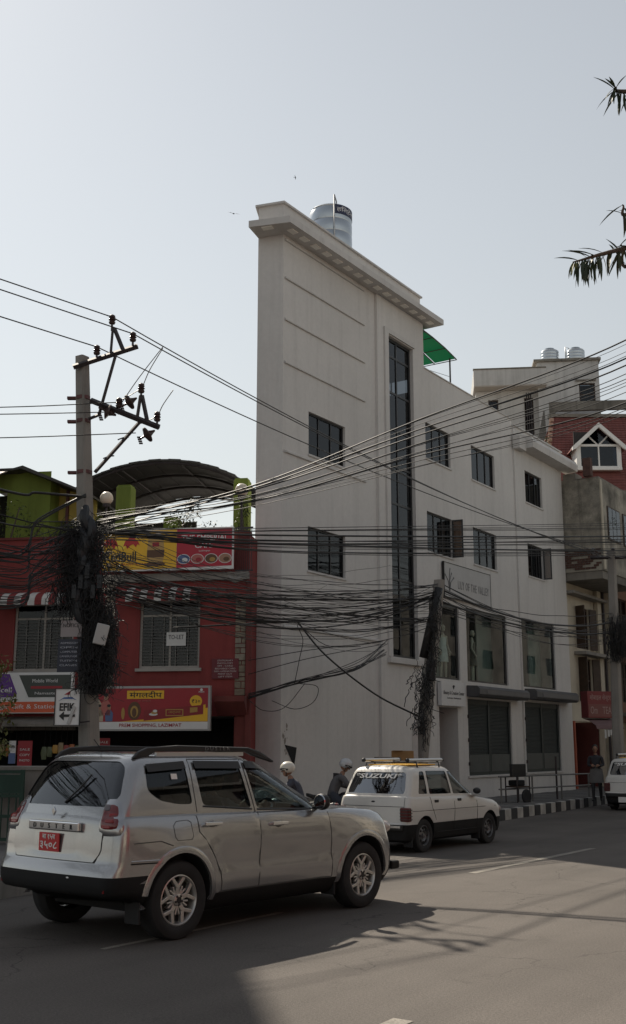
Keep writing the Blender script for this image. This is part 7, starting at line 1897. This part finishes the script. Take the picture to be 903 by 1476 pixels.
def bird(label, p, rot, s):
    t = thing('bird', label, 'bird', p)
    t.rotation_euler = rot
    b = MB(); b.tube([(-.16 * s, 0, 0), (-.08 * s, 0, 0), (.02 * s, 0, .0), (.10 * s, 0, .01), (.15 * s, 0, .0)], [.012 * s, .03 * s, .04 * s, .028 * s, .006 * s], 8); b.build('body', M_BLACK, t, smooth=True)
    for q in (-1, 1):
        w = MB(); w.poly([(.06 * s, q * .03 * s, .01), (.03 * s, q * .22 * s, .05 * s), (-.04 * s, q * .48 * s, .02 * s), (-.06 * s, q * .30 * s, .03 * s), (-.05 * s, q * .03 * s, .01)]); w.build('wing', M_BLACK, t)
    MB().poly([(-.14 * s, -.015 * s, 0), (-.28 * s, -.06 * s, 0), (-.25 * s, 0, 0), (-.28 * s, .06 * s, 0), (-.14 * s, .015 * s, 0)]).build('tail', M_BLACK, t)
bird('dark bird gliding with spread wings left of the white cornice', at(337, 308, 60), (R(18), R(-20), R(72)), .95)
bird('tiny dark bird higher up above the white parapet', at(426, 256, 110), (R(70), 0, R(20)), .8)
make_taxi('white hatchback taxi with bare sides farther along the kerb by the shop awning', (8.75, 31.0, 0), R(90 - 33))
vn = copy_tree(tx1); vn.name = 'white_van'; vn.location = (11.3, 35.4, 0); vn.rotation_euler = (0, 0, R(90 - 33)); vn.scale = (1.12, 1.1, 1.38)
tag(vn, 'tall white van standing ahead of the parked taxi', 'van'); del vn['group']
for ch in list(vn.children):
    if ch.name.split('.')[0] in ('roof_rack', 'roof_panel'):
        for g_ in list(ch.children): bpy.data.objects.remove(g_)
        bpy.data.objects.remove(ch)
    elif ch.name.startswith('rear_window'):
        for g_ in list(ch.children): bpy.data.objects.remove(g_)
# ------------------------------------------------------------------ the rest of the street round the view: it shades and reflects
def block(label, loc, rz, w, d, h, m, floors, group='houses around the view'):
    t = thing('street_building', label, 'building', loc, rz, group)
    n = max(2, int(w / 3.2)); holes = []
    fh = h / floors
    for f in range(floors):
        for k in range(n):
            x = w * (k + .5) / n
            holes.append((x - .75, x + .75, f * fh + .9, f * fh + 2.3) if f else (x - 1.2, x + 1.2, .14, 2.5))
    mb = wall_grid(0, w, 0, h, holes, .18)
    mb.quad((0, 0, 0), (0, d, 0), (0, d, h), (0, 0, h)); mb.quad((w, 0, 0), (w, d, 0), (w, d, h), (w, 0, h)); mb.quad((0, d, 0), (w, d, 0), (w, d, h), (0, d, h))
    mb.build('wall', m, t)
    MB().box(-.2, w + .2, -.3, d + .2, h, h + .3).build('roof_slab', M_CONC, t)
    MB().box(.1, w - .1, .5, .55, .1, h - .05).build('dark_backing', M_DARK, t)  # one near-black sheet makes the rooms behind all openings look unlit
    for a, b, c, e in holes: window(t, a, b, c, e, .08, cols=(.5,), fr=.06)
    return t
OP = [(-63, 14, 11, 4, M_CONC_DK, 'stained four-storey house far back along the near side'), (-48, 13, 10, 3, M_REDDK, 'dark red three-storey house far back along the near side'), (-34, 11, 9, 3, M_CREAM, 'cream three-storey house on the near side of the street'), (-22.5, 9, 11.5, 4, M_RED, 'red-brown four-storey house on the near side of the street'), (-13, 12, 8.5, 3, M_CONC_DK, 'stained three-storey house on the near side of the street'), (-.5, 10, 12, 4, M_CREAM, 'tall cream house on the near side of the street'), (10, 13, 9, 3, M_CONC, 'pale grey three-storey house on the near side of the street'), (23.5, 11, 11, 4, M_CONC_DK, 'stained four-storey house on the near side of the street'), (36, 12, 11, 4, M_CONC_DK, 'dark grey four-storey house far along the near side'), (49, 14, 12.5, 4, M_CONC_DK, 'dark stained block far along the near side'), (64, 16, 12, 4, M_CONC_DK, 'long dark grey house at the far end of the near side')]
for t0, w, h, fl, m, lab in OP:
    p = kp(t0 + w, 19.5)
    block(lab, (p[0], p[1], .14), R(60 + 180), w, 9, h, m, fl)
block('tall grey unseen block left of the red shop building, shading the road', (-22, 21, .14), R(8.7), 12.1, 8.5, 18, M_CONC, 6)  # unseen block; height and turn set so its shadow covers the left road
